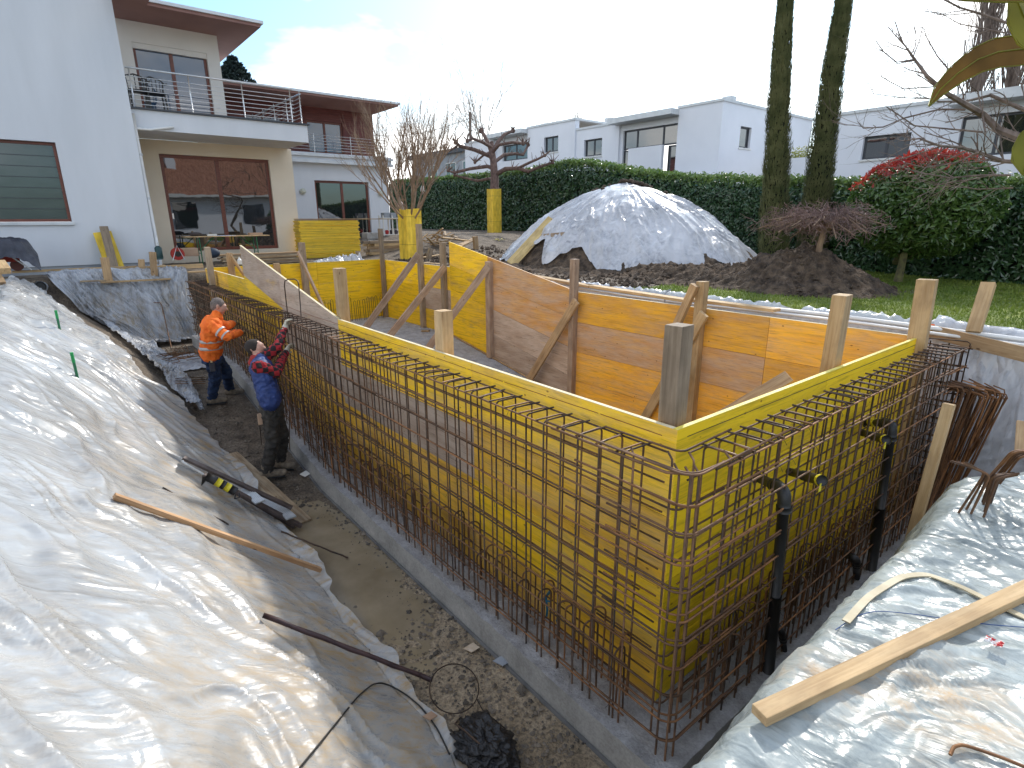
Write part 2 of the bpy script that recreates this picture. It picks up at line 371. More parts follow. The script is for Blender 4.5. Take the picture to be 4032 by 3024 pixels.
M['sheet_mound'] = plastic('mound_film', thin=.3, c=(.64, .65, .68), mud=(.4, .37, .33), mud_amt=.0, rough=.24, stretch=(.9, .9, .5), soil=(.24, .25, .28), soil_amt=.7, wscale=3, wr=.22)
M['soil'] = simple('dark_soil', (.042, .029, .02), (.17, .12, .08), 7, .95, 26, 1, bdist=.08, rand=False)
M['stucco'] = simple('white_render', (.625, .645, .67), (.68, .70, .73), 2.2, .9, 180, .25, stretch=(1, 1, .22), ramp_=(.3, .7), rand=False, bdist=.003)
M['stucco_cream'] = simple('cream_render', (.72, .62, .48), (.79, .70, .56), .8, .9, 180, .2, rand=False, bdist=.003)
M['stucco_warm'] = simple('warm_white_render', (.68, .64, .58), (.75, .71, .65), .8, .9, 180, .2, rand=False, bdist=.003)
M['stucco_cool'] = simple('cool_white_render', (.74, .76, .81), (.80, .82, .87), .6, .9, 120, .2, rand=False, bdist=.003)
M['plinth'] = simple('grey_plinth', (.26, .28, .31), (.34, .36, .38), 2, .8, 60, .3)
M['soffit'] = simple('soffit_paint', (.28, .15, .13), (.34, .19, .16), 1, .75)
M['fascia'] = simple('zinc_edge', (.55, .57, .58), (.65, .67, .68), 3, .5, metal=.2)
M['mahog'] = simple('mahogany_frame', (.13, .035, .022), (.20, .06, .035), 5, .4, stretch=(1, 1, 8))
M['siding'] = simple('red_cladding', (.13, .035, .03), (.20, .06, .05), 3, .55, stretch=(1, 1, 6))
M['glass'] = glass('window_glass', ior=2.3)
M['glass_up'] = glass('balcony_glass', (.035, .075, .14), 1.8)
M['glass_blind'] = glass('blind_glass', (.045, .06, .058), 1.75, .08, .1)
M['steel'] = simple('stainless_rail', (.58, .58, .59), (.70, .70, .70), 8, .35, metal=.7)
M['grey_frame'] = simple('anthracite_frame', (.05, .055, .065), None, rough=.5)
M['white_pvc'] = simple('white_pvc', (.66, .66, .64), (.74, .74, .72), 6, .45)
M['black_pipe'] = simple('black_pipe', (.010, .010, .010), (.02, .02, .02), 8, .5)
M['black_plastic'] = simple('black_bag_film', (.008, .008, .009), (.02, .02, .022), 5, .14, 25, .8, bdist=.02)
M['yellow_tape'] = simple('yellow_tape', (.78, .68, .03), (.66, .56, .03), 20, .4)
M['green_paint'] = simple('green_steel', (.02, .16, .07), None, rough=.4)
M['alu'] = simple('aluminium', (.42, .44, .45), (.60, .62, .62), 20, .38, metal=.7)
M['black'] = simple('black_rubber', (.015, .015, .015), None, rough=.5)
M['tarp'] = simple('dark_tarp', (.02, .022, .035), (.05, .055, .075), 4, .35, 14, .7, bdist=.03)
M['cardboard'] = simple('cardboard', (.36, .23, .15), (.44, .30, .20), 6, .85)
M['white_wood'] = simple('white_painted', (.7, .68, .62), None, rough=.6)
M['bark'] = simple('grey_bark', (.10, .075, .06), (.22, .17, .14), 12, .9, 60, .6, stretch=(1, 1, .4))
M['bark_brown'] = simple('brown_bark', (.09, .055, .045), (.20, .13, .105), 14, .9, 60, .6, stretch=(1, 1, .4))
M['bark_tan'] = simple('tan_bark', (.17, .11, .07), (.33, .23, .15), 10, .8, 60, .4, stretch=(1, 1, .4))
M['bark_pale'] = simple('pale_bark', (.26, .22, .18), (.42, .37, .32), 10, .9)
M['twig'] = simple('purple_twig', (.12, .075, .07), (.24, .16, .14), 9, .85)
M['bark_moss'] = simple('mossy_bark', (.08, .07, .04), (.17, .16, .06), 12, .9, 50, .6)
def leafmat(name, c1, c2, rough=.4, spec=.5, trans=.25, sc=3):
    m, nt, b = nodes(name); v = coords(nt, (1, 1, 1), False); f = noise(nt, v, sc, 4); f2 = noise(nt, v, 40, 2)
    c = mixc(nt, .35, ramp(nt, f, [(.35, c1), (.65, c2)]), ramp(nt, f2, [(.3, (.4, .4, .4)), (.7, (1.0, 1.0, 1.0))]), 'MULTIPLY')
    nt.links.new(c, b.inputs['Base Color']); b.inputs['Roughness'].default_value = rough; b.inputs['Specular IOR Level'].default_value = spec
    t = N(nt, 'BsdfTranslucent'); nt.links.new(c, t.inputs[0]); ms = N(nt, 'MixShader'); ms.inputs[0].default_value = trans
    o = [n for n in nt.nodes if n.type == 'OUTPUT_MATERIAL'][0]
    nt.links.new(b.outputs[0], ms.inputs[1]); nt.links.new(t.outputs[0], ms.inputs[2]); nt.links.new(ms.outputs[0], o.inputs[0]); return m
M['laurel'] = leafmat('laurel_leaf', (.035, .085, .035), (.075, .15, .055), .25, .8)
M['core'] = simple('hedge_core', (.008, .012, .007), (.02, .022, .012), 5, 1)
M['photinia'] = leafmat('photinia_leaf', (.06, .125, .028), (.12, .21, .05), .25, .8)
M['photinia_red'] = leafmat('photinia_red_leaf', (.30, .022, .022), (.48, .07, .04), .35, .5, .35)
M['cypress'] = leafmat('cypress_leaf', (.085, .10, .038), (.17, .175, .075), .75, .2)
M['spruce'] = leafmat('spruce_needles', (.02, .035, .035), (.04, .06, .05), .7, .2, .1)
M['grass'] = leafmat('grass_blade', (.12, .19, .03), (.27, .33, .06), .6, .3, .3, .9)
M['magnolia_top'] = leafmat('magnolia_leaf', (.22, .22, .015), (.36, .33, .03), .35, .4, .4, 8)
M['magnolia_under'] = leafmat('magnolia_underside', (.20, .11, .02), (.28, .155, .03), .6, .25, .3, 30)
# ------------------------------------------------------------------ terrain
def ft(x):                                    # top of the foundation along the pool
    return -1.22-.63*sstep(0, 1, 0)-.63*np.clip((8.7-np.asarray(x, float))/3.9, 0, 1)
def zf(x): return ft(x)-.21
def top_ground(x, y):
    x = np.asarray(x, float); y = np.asarray(y, float)
    t = .04+0*x
    t = t+.62*sstep(10.5, 16.5, x)*sstep(4.5, 8.5, -y)*(1-sstep(20, 60, x)*0)
    t = t-.42*(1-sstep(1.5, 6.5, x))*sstep(.2, 2.8, y)                 # left crest near the camera
    t = t-.70*(1-sstep(-.6, .6, x))*sstep(-3.6, -2.4, y)*(1-sstep(1.5, 3.0, y))  # near right bank
    t = t+.10*np.clip(-x-1.2, 0, 2.5)*(1-sstep(-.6, .6, x))*sstep(-3.6, -2.4, y)*(1-sstep(1.5, 3.0, y))
    return t
def ramp_sides(x, y):
    x = np.asarray(x, float); y = np.asarray(y, float)
    yc = 3.30-.1*sstep(1, 7, x)
    wob = .10*fbm(x*.9, y*.9, 3)
    a = (y-1.22-wob*.7)/(yc-1.22)
    b = (x-12.75-wob)/(.75)
    c = (-y-4.5)/(.42)
    xt = -.50-.55*(1-sstep(-3.2, -2.0, y)); xc = -.98-1.35*(1-sstep(-3.6, -2.2, y))
    d = (xt-x-wob*.4)/(xt-xc)
    return a, b, c, d
def terrain(x, y, rough=True):
    x = np.asarray(x, float); y = np.asarray(y, float)
    a, b, c, d = ramp_sides(x, y); m = np.maximum(np.maximum(a, b), np.maximum(c, d)); t = np.clip(m, 0, 1); t = t*.75+.25*sstep(0, 1, t)
    tp = top_ground(x, y); z = zf(x)+(tp-zf(x))*t
    if rough:
        inside = 1-sstep(.0, .25, m)
        far = sstep(13.0, 14.0, x)
        lawn = sstep(4.6, 5.2, -y)*(1-sstep(5.5, 8, x))
        z = z+(.035*fbm(x*3.1, y*3.1, 4)*(1-.55*inside)+.02*ridge(x*7, y*7, 2)*(1-inside*.5))*(1-lawn*.8)*(1-far*.6)
        z = z-.02*inside-.05*np.exp(-((x-3.2)/1.5)**2-((y-.86)/.34)**2)
    return z
# soil pile and dome under the film
def mound_h(x, y):
    u = (x-8.35)/3.55; v = (y+9.35)/3.0; r = np.sqrt(u*u+v*v)+.05*fbm(x*.6+3, y*.6, 2)
    return 2.02*(.62*np.clip(1-r**1.9, 0, 1)+.38*np.clip(1-r, 0, 1)**.9)**.95
def pile_h(x, y):
    x = np.asarray(x, float); y = np.asarray(y, float)
    h = .66*np.exp(-(((x-2.75)/1.0)**2+((y+7.5)/.95)**2)**1.1)
    h = h+.32*np.exp(-(((x-4.9)/1.5)**2+((y+7.1)/.75)**2))
    return h*(1+.25*fbm(x*2, y*2, 4))
def axis(lo, hi, a, b, fine, coarse):
    s = [np.arange(a, b, fine)]
    t = b; st = fine; r = []
    while t < hi: r.append(t); st = min(st*1.12, coarse); t += st
    l = []; t = a; st = fine
    while t > lo: st = min(st*1.12, coarse); t -= st; l.append(t)
    return np.concatenate([np.array(l[::-1]), s[0], np.array(r)])
def soilmat():
    m, nt, b = nodes('ground_soil'); tc = N(nt, 'TexCoord'); v = tc.outputs['Object']
    geo = N(nt, 'NewGeometry'); sp = N(nt, 'SeparateXYZ'); nt.links.new(geo.outputs['Position'], sp.inputs[0])
    f = noise(nt, v, 3.2, 10, .7, .2); g = noise(nt, v, 38, 6, .7)
    dark = ramp(nt, f, [(.32, (.065, .05, .036)), (.5, (.155, .12, .085)), (.66, (.26, .21, .155))])
    tan = ramp(nt, f, [(.30, (.13, .105, .075)), (.44, (.34, .26, .165)), (.60, (.46, .365, .25)), (.72, (.48, .30, .14))])
    mr = N(nt, 'MapRange'); mr.inputs[1].default_value = 4.9; mr.inputs[2].default_value = 2.6; nt.links.new(sp.outputs[0], mr.inputs[0])
    mz = N(nt, 'MapRange'); mz.inputs[1].default_value = -1.5; mz.inputs[2].default_value = -1.8; nt.links.new(sp.outputs[2], mz.inputs[0])
    ml = N(nt, 'Math', operation='MULTIPLY'); nt.links.new(mr.outputs[0], ml.inputs[0]); nt.links.new(mz.outputs[0], ml.inputs[1])
    c = mixc(nt, ml.outputs[0], dark, tan)
    c = mixc(nt, .8, c, ramp(nt, g, [(.36, (.35, .35, .37)), (.58, (1.15, 1.15, 1.15))]), 'MULTIPLY')
    nt.links.new(c, b.inputs['Base Color']); b.inputs['Roughness'].default_value = .9
    bump(nt, b, g, 1, .03); return m
M['ground'] = soilmat()
gx = axis(-30, 120, -2.6, 14.2, .06, 6); gy = axis(-110, 60, -5.2, 3.6, .06, 6)
X, Y = np.meshgrid(gx, gy, indexing='ij'); Z = terrain(X, Y)
tag(grid_obj('ground', X, Y, Z, M['ground']), kind='structure')

# stony crumbs on the trench floor
def icos(n, xs, ys, zs, size, mat, name, **k):
    base = np.array([(0,0,1),(.9,0,.2),(.28,.85,.2),(-.72,.53,.2),(-.72,-.53,.2),(.28,-.85,.2),(0,0,-.6)])
    fc = np.array([(0,1,2),(0,2,3),(0,3,4),(0,4,5),(0,5,1),(6,2,1),(6,3,2),(6,4,3),(6,5,4),(6,1,5)])
    V = []; Q = []
    s = rng.gamma(2, size/2, n)+size*.3; a = rng.uniform(0, 6.28, n)
    sq = rng.uniform(.5, 1, (n, 3))
    for i in range(n):
        c, si = math.cos(a[i]), math.sin(a[i]); p = base*sq[i]*s[i]*(1+rng.uniform(-.2, .2, (7, 1)))
        p = np.stack([p[:,0]*c-p[:,1]*si, p[:,0]*si+p[:,1]*c, p[:,2]], 1)+(xs[i], ys[i], zs[i]); V.append(p); Q.append(fc+7*i)
    o = np_mesh(name, np.concatenate(V), np.concatenate(Q), mat); return tag(o, **k)
n = 5200; xs = rng.uniform(-.2, 12.4, n)**1.0; xs = .2+12*rng.uniform(0, 1, n)**1.5; ys = rng.uniform(.42, 1.5, n)
cl = fbm(xs*1.3, ys*1.3, 3) > -.25; xs = xs[cl]; ys = ys[cl]
M['stone'] = simple('crumbled_soil', (.07, .06, .05), (.24, .20, .155), 9, .95, rand=False)
icos(len(xs), xs, ys, terrain(xs, ys)+.004, .011, M['stone'], 'gravel', kind='stuff')
n = 2600; xs = rng.uniform(4.5, 13.5, n); ys = rng.uniform(-9.0, -5.2, n)
icos(n, xs, ys, terrain(xs, ys)+.005, .035, M['soil'], 'soil_clods', kind='stuff')

# puddle of muddy water
pm, nt, b = nodes('muddy_water'); v = coords(nt, (1, 1, 1), False)
nt.links.new(ramp(nt, noise(nt, v, 2.5, 5), [(.3, (.20, .155, .095)), (.7, (.30, .245, .165))]), b.inputs['Base Color'])
b.inputs['Roughness'].default_value = .12; b.inputs['Specular IOR Level'].default_value = .5; bump(nt, b, noise(nt, v, 14, 3), .04, .01)
k = 60; th = np.linspace(0, 2*math.pi, k, endpoint=False); rr = 1+.28*perlin(np.cos(th)*1.5+4, np.sin(th)*1.5)+.10*perlin(np.cos(th)*6, np.sin(th)*6)
mb = MB(); cx, cy = 3.25, .88
zz = zf(3.2)-.024
top = [(cx+1.9*rr[i]*math.cos(th[i]), cy+.50*rr[i]*math.sin(th[i]), zz) for i in range(k)]
mb.add(top, [tuple(range(k))]); tag(mb.build('puddle', pm), kind='structure')
n = 1500; xs = rng.uniform(1.2, 6.4, n); ys = rng.uniform(-9.2, -5.9, n); k_ = pile_h(xs, ys) > .06; xs = xs[k_]; ys = ys[k_]
icos(len(xs), xs, ys, top_ground(xs, ys)+pile_h(xs, ys)-.03, .022, M['soil'], 'earth_crumbs', kind='stuff')
# lawn
lx = np.arange(-9, 5.6, .12); ly = np.arange(-14.5, -4.62, .12); X, Y = np.meshgrid(lx, ly, indexing='ij')
Z = terrain(X, Y, False)+.012+.02*fbm(X*1.2, Y*1.2, 3)
edge = (X > 4.4+.7*fbm(Y*1.1, X*0+2, 3)-.9*sstep(-9, -6, Y)*0) | (pile_h(X, Y) > .12)
keep = ~edge[:-1, :-1]
M['lawn'] = simple('lawn_turf', (.12, .17, .028), (.25, .29, .06), 2.2, .95, 60, .8, rand=False, bdist=.03, c3=(.13, .17, .03))
tag(grid_obj('lawn', X, Y, Z, M['lawn'], keep=keep), kind='structure')
n = 60000; xs = rng.uniform(-8, 5.0, n); ys = -4.66-8.5*rng.uniform(0, 1, n)**1.35
ok = (xs < 4.4+.7*fbm(ys*1.1, xs*0+2, 3)) & (pile_h(xs, ys) < .13); xs = xs[ok]; ys = ys[ok]; n = len(xs)
zs = terrain(xs, ys, False)+.012+.02*fbm(xs*1.2, ys*1.2, 3); a = rng.uniform(0, 6.28, n); hgt = rng.uniform(.02, .055, n)*(1+.6*fbm(xs*2, ys*2, 2)); wd = .0045+.002*(-ys-4)
dx = np.cos(a); dy = np.sin(a); lean = rng.uniform(0, .04, n); la = rng.uniform(0, 6.28, n)
V = np.stack([np.stack([xs-dx*wd, ys-dy*wd, zs], 1), np.stack([xs+dx*wd, ys+dy*wd, zs], 1), np.stack([xs+lean*np.cos(la), ys+lean*np.sin(la), zs+hgt], 1)], 1).reshape(-1, 3)
tag(np_mesh('grass', V, np.arange(3*n).reshape(n, 3), M['grass']), kind='stuff')
# soil pile (dug earth) on the lawn
px_ = np.arange(.6, 7.4, .03); py_ = np.arange(-9.9, -5.4, .03); X, Y = np.meshgrid(px_, py_, indexing='ij'); H = pile_h(X, Y)
Z = top_ground(X, Y)+H-.06+.11*fbm(X*3.5, Y*3.5, 6, .62)*sstep(.02, .2, H)+.05*ridge(X*6, Y*6, 3)*sstep(.02, .2, H)
o = grid_obj('soil_pile', X, Y, Z, M['soil'], keep=(H[:-1, :-1] > .03))
tag(o, 'heap of dark dug earth around the small bare tree on the lawn', 'soil pile')

# ------------------------------------------------------------------ plastic sheets
SHEETS = []
def sheet(name, P, fold, mat, label, cat, freq=(2.2, .5), off=.03, nrm=True, hole=None, group=None, origin=None):
    """P: function (u,v) arrays -> X,Y arrays draped on the terrain; folds run along v"""
    u = np.linspace(0, 1, P['nu']); v = np.linspace(0, 1, P['nv']); U, V = np.meshgrid(u, v, indexing='ij')
    X, Y = P['f'](U, V); Z = terrain(X, Y, False)
    su, sv = P['size']; w1 = fbm(U*su*.35+7, V*sv*.6, 3)
    A = U*su*freq[0]+w1*2.2+V*sv*P.get('slant', .4); B = V*sv*freq[1]+w1
    r1 = (1-np.abs(perlin(A, B))*2.0).clip(0, 1)**P.get('ex', 1.5); r2 = (1-np.abs(perlin(A*2.3+5, B*1.6+w1*.5))*2.1).clip(0, 1)**3; am = .35+.65*sstep(-.3, .5, fbm(U*su*.5+20, V*sv*.5, 2)*2)
    r3 = (1-np.abs(perlin(A*5.1+9, B*3.0+w1))*2.2).clip(0, 1)**3; am2 = sstep(.0, .5, fbm(U*su*.7+50, V*sv*.8, 2)*2)
    h = fold*(1.2*r1*am+.45*r2+.8*fbm(U*su*.8, V*sv*.8, 3)+P.get('fine', .38)*r3*am2+P.get('cr', 0)*ridge(A*3+4, V*sv*4+w1*3, 3))
    gx_ = np.gradient(Z, axis=0)/np.maximum(np.hypot(np.gradient(X, axis=0), np.gradient(Y, axis=0)), 1e-4)
    ex = X[1:-1, 1:-1]
    e = .01; zx = (terrain(X+e, Y, False)-terrain(X-e, Y, False))/(2*e); zy = (terrain(X, Y+e, False)-terrain(X, Y-e, False))/(2*e)
    nx, ny, nz_ = -zx, -zy, np.ones_like(zx); l = np.sqrt(nx*nx+ny*ny+1); nx /= l; ny /= l; nz_ /= l
    d = off+h
    X = X+nx*d; Y = Y+ny*d; Z = Z+nz_*d
    keep = None
    if hole is not None: keep = ~hole(U, V)[:-1, :-1]
    o = grid_obj(name, X, Y, Z, mat, keep=keep); SHEETS.append(np.stack([X, Y, Z], -1))
    return tag(o, label, cat, group)
# left bank: crest (v=0) down to the toe (v=1)
def fL(U, V):
    x = -1.9+U*15.2+.10*V*fbm(U*9, V*0+3, 2)
    ye = np.interp(x, [-2, 6.2, 7.3, 8.3, 9.8, 11.8, 13.4], [1.08, 1.12, 1.45, 1.75, 2.05, 2.45, 2.80])
    y = (3.9-(3.9-ye)*V)+(.13*fbm(x*1.1, V*0, 3)+.05*np.sin(x*3.1)+.05*fbm(x*4, V*0+9, 2))*sstep(.7, 1, V)
    return x, y
def holeL(U, V):
    x, y = fL(U, V)
    h1 = ((x-7.6)/.8)**2+((y-2.05-.12*(x-6.9))/.045)**2 < 1+.6*fbm(x*4, y*4, 2)
    return h1
sheet('plastic_sheet', dict(nu=760, nv=200, f=fL, size=(15.2, 3.4), slant=1.1, fine=.22), .085, M['sheet'],
      'large clear plastic film with muddy patches draped down the left bank of the pit', 'plastic sheet', freq=(.95, .20), hole=None)
# pit end under the house
def fE(U, V):
    k = [0, .2, .4, .5, .55, .7, 1]
    tx = np.interp(U, k, [7.5, 8.9, 11.5, 13.0, 13.6, 13.9, 13.85]); ty = np.interp(U, k, [1.35, 1.58, 1.72, 2.05, 2.75, 2.2, .12])
    bx = np.interp(U, k, [7.4, 8.9, 11.3, 12.3, 12.45, 12.45, 12.45]); by = np.interp(U, k, [1.15, 1.08, 1.08, 1.1, .98, .75, .12])
    W = V+.03*fbm(U*8, V*0+1, 3); x = tx*(1-W)+bx*W+.08*fbm(U*7, V*3, 3); y = ty*(1-W)+by*W+.07*fbm(U*14+9, V*3, 3); return x, y
sheet('plastic_sheet', dict(nu=420, nv=130, f=fE, size=(8.2, 1.9), slant=-.5, cr=.35, fine=.7), .075, M['sheet_dirty'],
      'crumpled greyish film hanging in the far left corner of the pit below the house', 'plastic sheet', freq=(1.9, .55), off=.05)
# near right bank
def fR(U, V):
    y = 2.2-U*6.0; xt = -.56-.75*(1-sstep(-3.2, -2.2, y))*.8
    x = -3.3+V*(xt+3.3)+.05*fbm(U*7, V*0, 3)*sstep(.6, 1, V)
    return x, y
sheet('plastic_sheet', dict(nu=300, nv=160, f=fR, size=(6, 3), slant=-.6, cr=.16, fine=.8), .05, M['sheet_green'],
      'grey-green translucent film over the right bank, weighed down by a long timber', 'plastic sheet', freq=(1.9, .45), off=.035)
# back strip between boards and lawn, on to the right-hand corner
def fB(U, V):
    x = 9.2-U*12.8; xr = sstep(-.2, -1.4, x)
    y0 = -4.80-.10*fbm(x*2, 0*x, 2); y = y0-.15+V*(.42)
    return x, y
sheet('plastic_sheet', dict(nu=420, nv=34, f=fB, size=(12.8, .6), slant=.3, cr=.4, fine=.6), .040, M['sheet_mound'],
      'crinkled pale film strip between the back shuttering wall and the lawn', 'plastic sheet', freq=(5.5, .6), off=.03)
def fC(U, V):
    x = .1-U*3.4; y = -4.98+V*(2.3*sstep(.35, 1, U)+.6)
    return x, y
sheet('plastic_sheet', dict(nu=150, nv=120, f=fC, size=(3.2, 2.4), slant=.6, cr=.15, fine=.6), .06, M['sheet_pale'],
      'whitish film down the far right corner of the pit behind the leaning steel bars', 'plastic sheet', freq=(1.8, .9), off=.05)
# the covered mound
def mound():
    t = thing('covered_mound', 'big domed earth mound under pale folded film in the garden', 'covered mound', (8.4, -9.4, .1))
    xs = np.arange(4.4, 12.6, .06); ys = np.arange(-13, -5.8, .06); X, Y = np.meshgrid(xs, ys, indexing='ij')
    H = mound_h(X, Y); G = top_ground(X, Y)
    Z = G+H-.03+.05*fbm(X*3, Y*3, 5)+.03*ridge(X*5, Y*5, 2)
    skirt = .18*np.exp(-((np.sqrt(((X-8.35)/3.4)**2+((Y+9.35)/3.2)**2)-1)/.12)**2)
    grid_obj('earth', X, Y, Z+skirt*(.6+.5*fbm(X*3, Y*3, 3)), M['soil'], t, keep=((H+skirt)[:-1, :-1] > .015))
    nu, nv = 520, 150; U, V = np.meshgrid(np.linspace(0, 2*math.pi, nu), np.linspace(.0, 1, nv), indexing='ij')
    per = 1+.05*perlin(np.cos(U)*3+9, np.sin(U)*3)+.03*perlin(np.cos(U)*9, np.sin(U)*9)
    cut = 1-.20*np.exp(-((U-1.42)/.13)**2)-.13*np.exp(-((U-1.85)/.16)**2)-.05*np.exp(-((U-.75)/.10)**2)
    r = V*per*cut*1.02
    X = 8.35+3.55*r*np.cos(U); Y = -9.35+3.0*r*np.sin(U); H = mound_h(X, Y); G = top_ground(X, Y)
    n1 = 26; A = U*n1/(2*math.pi)*1.6+1.2*fbm(np.cos(U)*2, np.sin(U)*2+V*1.5, 3)
    cu, su = np.cos(U), np.sin(U)
    W_ = fbm(cu*2+V*2, su*2, 3)
    f = (1-np.abs(perlin(U*5.5+W_*1.6, V*1.3))*2).clip(0, 1)**2.5*.085*sstep(.1, .5, V)+(1-np.abs(perlin(U*13+W_*3, V*2.4+7))*2.1).clip(0, 1)**3*.05*sstep(.15, .6, V)+.05*fbm(X*1.2, Y*1.2, 3)+.03*(1-np.abs(perlin(X*2.6+W_*2, Y*2.6-V*3))*2.2).clip(0, 1)**3*sstep(.3, .8, V)
    Z = G+H+.05+f
    grid_obj('film', X, Y, Z, M['sheet_mound'], t)
    # crumbs of soil thrown on top of the dome
    mb = MB()
    for i in range(260):
        a = random.gauss(-.6, .8); r_ = abs(random.gauss(.18, .16)); x = 8.35+3.2*r_*math.cos(a)-.3; y = -9.6+2.9*r_*math.sin(a)
        s = random.uniform(.02, .09); mb.ball((x, y, float(top_ground(x, y)+mound_h(x, y))+.10), (s, s, s*.6), 6, 4)
    mb.build('soil_clods', M['soil'], t)['kind'] = 'stuff'
mound()
# ------------------------------------------------------------------ foundation and shuttering
XB, YB = 11.85, -4.06
def foundation():
    xs = np.concatenate([np.arange(-.39, 12.25, .05)]); ys = np.arange(-4.5, .40, .05); ys = np.append(ys, .40)
    X, Y = np.meshgrid(xs, ys, indexing='ij'); rough = sstep(-.02, .05, Y)+(1-sstep(-.05, .02, X)); rough = np.clip(rough, 0, 1)
    Z = ft(X)+rough*(.012*fbm(X*9, Y*9, 4)+.012*ridge(X*14, Y*14, 2)-.012)
    edge = np.minimum(.40-Y, X+.39); Z = Z-.02*np.exp(-edge/.03)*0
    t = thing('concrete_foundation', 'stepped concrete slab and strip footing under the steel and shuttering', 'foundation', (5.5, -2, -2.1))
    grid_obj('slab_top', X, Y, Z, M['conc_rough'], t)
    m = MB()
    for i in range(len(xs)-1):
        a, b = xs[i], xs[i+1]; za, zb = Z[i, -1], Z[i+1, -1]; bot = -.27
        y1 = .40; m.add([(a, y1, za), (b, y1, zb), (b, y1+.012, float(ft(b))+bot), (a, y1+.012, float(ft(a))+bot)], [(0, 1, 2, 3)])
        m.add([(a, ys[0], za), (b, ys[0], zb), (b, ys[0], float(ft(b))+bot), (a, ys[0], float(ft(a))+bot)], [(3, 2, 1, 0)])
    for j in range(len(ys)-1):
        a, b = ys[j], ys[j+1]
        for k, x in ((0, xs[0]), (-1, xs[-1])): m.add([(x, a, Z[k, j]), (x, b, Z[k, j+1]), (x, b, float(ft(x))-.27), (x, a, float(ft(x))-.27)], [(0, 1, 2, 3)])
    m.build('slab_edge', M['conc'], t)
    # wet dark seam at the foot of the strip
    m = MB(); m.tube([(x, .425, float(zf(x))-.01) for x in np.arange(-.4, 12, .4)], .016, 6); m.build('sealing_fillet', simple('wet_mortar', (.10, .10, .10), (.17, .165, .155), 6, .5, rand=False), t)
foundation()
TH = .027
def board(parent, name, quad, axis, mat, sgn):
    """quad: 4 corners (along, z) ; extruded TH in the wall's thickness direction sgn"""
    m = MB(); pts = []
    for d in (0, sgn*TH):
        for a, z in quad: pts.append((a, axis[1]+d, z) if axis[0] == 'x' else (axis[1]+d, a, z))
    m.add(pts, [(0, 1, 2, 3), (7, 6, 5, 4), (0, 4, 5, 1), (1, 5, 6, 2), (2, 6, 7, 3), (3, 7, 4, 0)])
    return m.build(name, mat, parent, bevel=.002)
def wall_boards(t, along, zt, zb, ax, mats, sgn, bands, g=.002):
    """along: seam positions; zt(a)/zb(a): top and bottom lines; bands: cumulated depths from the top"""
    for i in range(len(along)-1):
        a, b = along[i], along[i+1]; d0 = 0
        for j, d1 in enumerate(bands):
            qa0, qb0 = zt(a)-d0, zt(b)-d0; qa1, qb1 = max(zt(a)-d1, zb(a)), max(zt(b)-d1, zb(b))
            if qa0-qa1 < .01 and qb0-qb1 < .01: break
            mat = mats[(i*7+j*3) % len(mats)] if not callable(mats) else mats(i, j)
            board(t, 'board', [(a+g, qa0-(g if j else 0)), (b-g, qb0-(g if j else 0)), (b-g, qb1+g), (a+g, qa1+g)], ax, mat, sgn)
            d0 = d1
lev = lambda z: (lambda a: z)
bot = lambda a: float(ft(a))
X_ = M
# long side facing the left trench (outer face y=0): level boards with a slanted raised middle
def wall(name, label, loc): return thing(name, label, 'shuttering wall', loc)
t = wall('shuttering_wall', 'long near shuttering wall of yellow and brown boards behind the left rebar cage', (5.5, 0, -1.8))
def matL(i, j):
    seq = [['ply_x_gold', 'ply_x', 'ply_x', 'ply_x'], ['ply_x_gold', 'ply_x_gold', 'ply_x', 'ply_x_gold'], ['ply_x_gold', 'ply_x_grey', 'ply_x', 'ply_x']]
    return M[seq[i % 3][j % 4]]
wall_boards(t, [0, 2.02, 4.82], lev(.062), bot, ('x', 0), lambda i, j: M[['ply_x_gold', 'ply_x', 'ply_x_gold', 'ply_x'][j % 4] if i == 0 else ['ply_x_gold', 'ply_x_grey', 'ply_x', 'ply_x'][j % 4]], -1, [.56, 1.06, 1.56, 2.1])
sl = lambda a: .07+.73*(a-4.82)/4.0
wall_boards(t, [4.82, 6.9, 8.82], sl, bot, ('x', 0.0), lambda i, j: M[['ply_x_grey', 'ply_x_new' if i else 'ply_x_grey', 'ply_x', 'ply_x'][j % 4]], -1, [.50, 1.0, 1.5, 2.3])
wall_boards(t, [8.82, 10.0, XB], lev(.235), bot, ('x', 0.0), lambda i, j: M['ply_x_new' if i == 0 and j == 0 else 'ply_x'], -1, [.5, 1.0, 1.6])
for a, b, z in ((0.03, 4.82, .062), (8.82, XB, .235)):
    m = MB(); m.box((a, -TH-.001, z+.0005), (b, .001, z+.004)); m.build('board_top_edge', M['ply_edge'], t)
m = MB(); m.add([(4.82, .001, sl(4.82)+.001), (8.82, .001, sl(8.82)+.001), (8.82, -TH-.001, sl(8.82)+.001), (4.82, -TH-.001, sl(4.82)+.001),
                 (4.82, .001, sl(4.82)+.005), (8.82, .001, sl(8.82)+.005), (8.82, -TH-.001, sl(8.82)+.005), (4.82, -TH-.001, sl(4.82)+.005)],
                [(0, 1, 2, 3), (7, 6, 5, 4), (0, 4, 5, 1), (1, 5, 6, 2), (2, 6, 7, 3), (3, 7, 4, 0)]); m.build('board_top_edge', M['ply_edge'], t)
m = MB()
for a in np.arange(.1, 11.7, .5): m.bar((a, .0015, 0+.004*math.sin(a*3)), (a+.48, .0015, .004*math.sin((a+.5)*3)), .002, .004)
m.build('chalk_line', simple('red_chalk', (.22, .05, .03), None, rough=.9), t)
m = MB(); blue = simple('blue_paint', (.02, .16, .26), None, rough=.6)
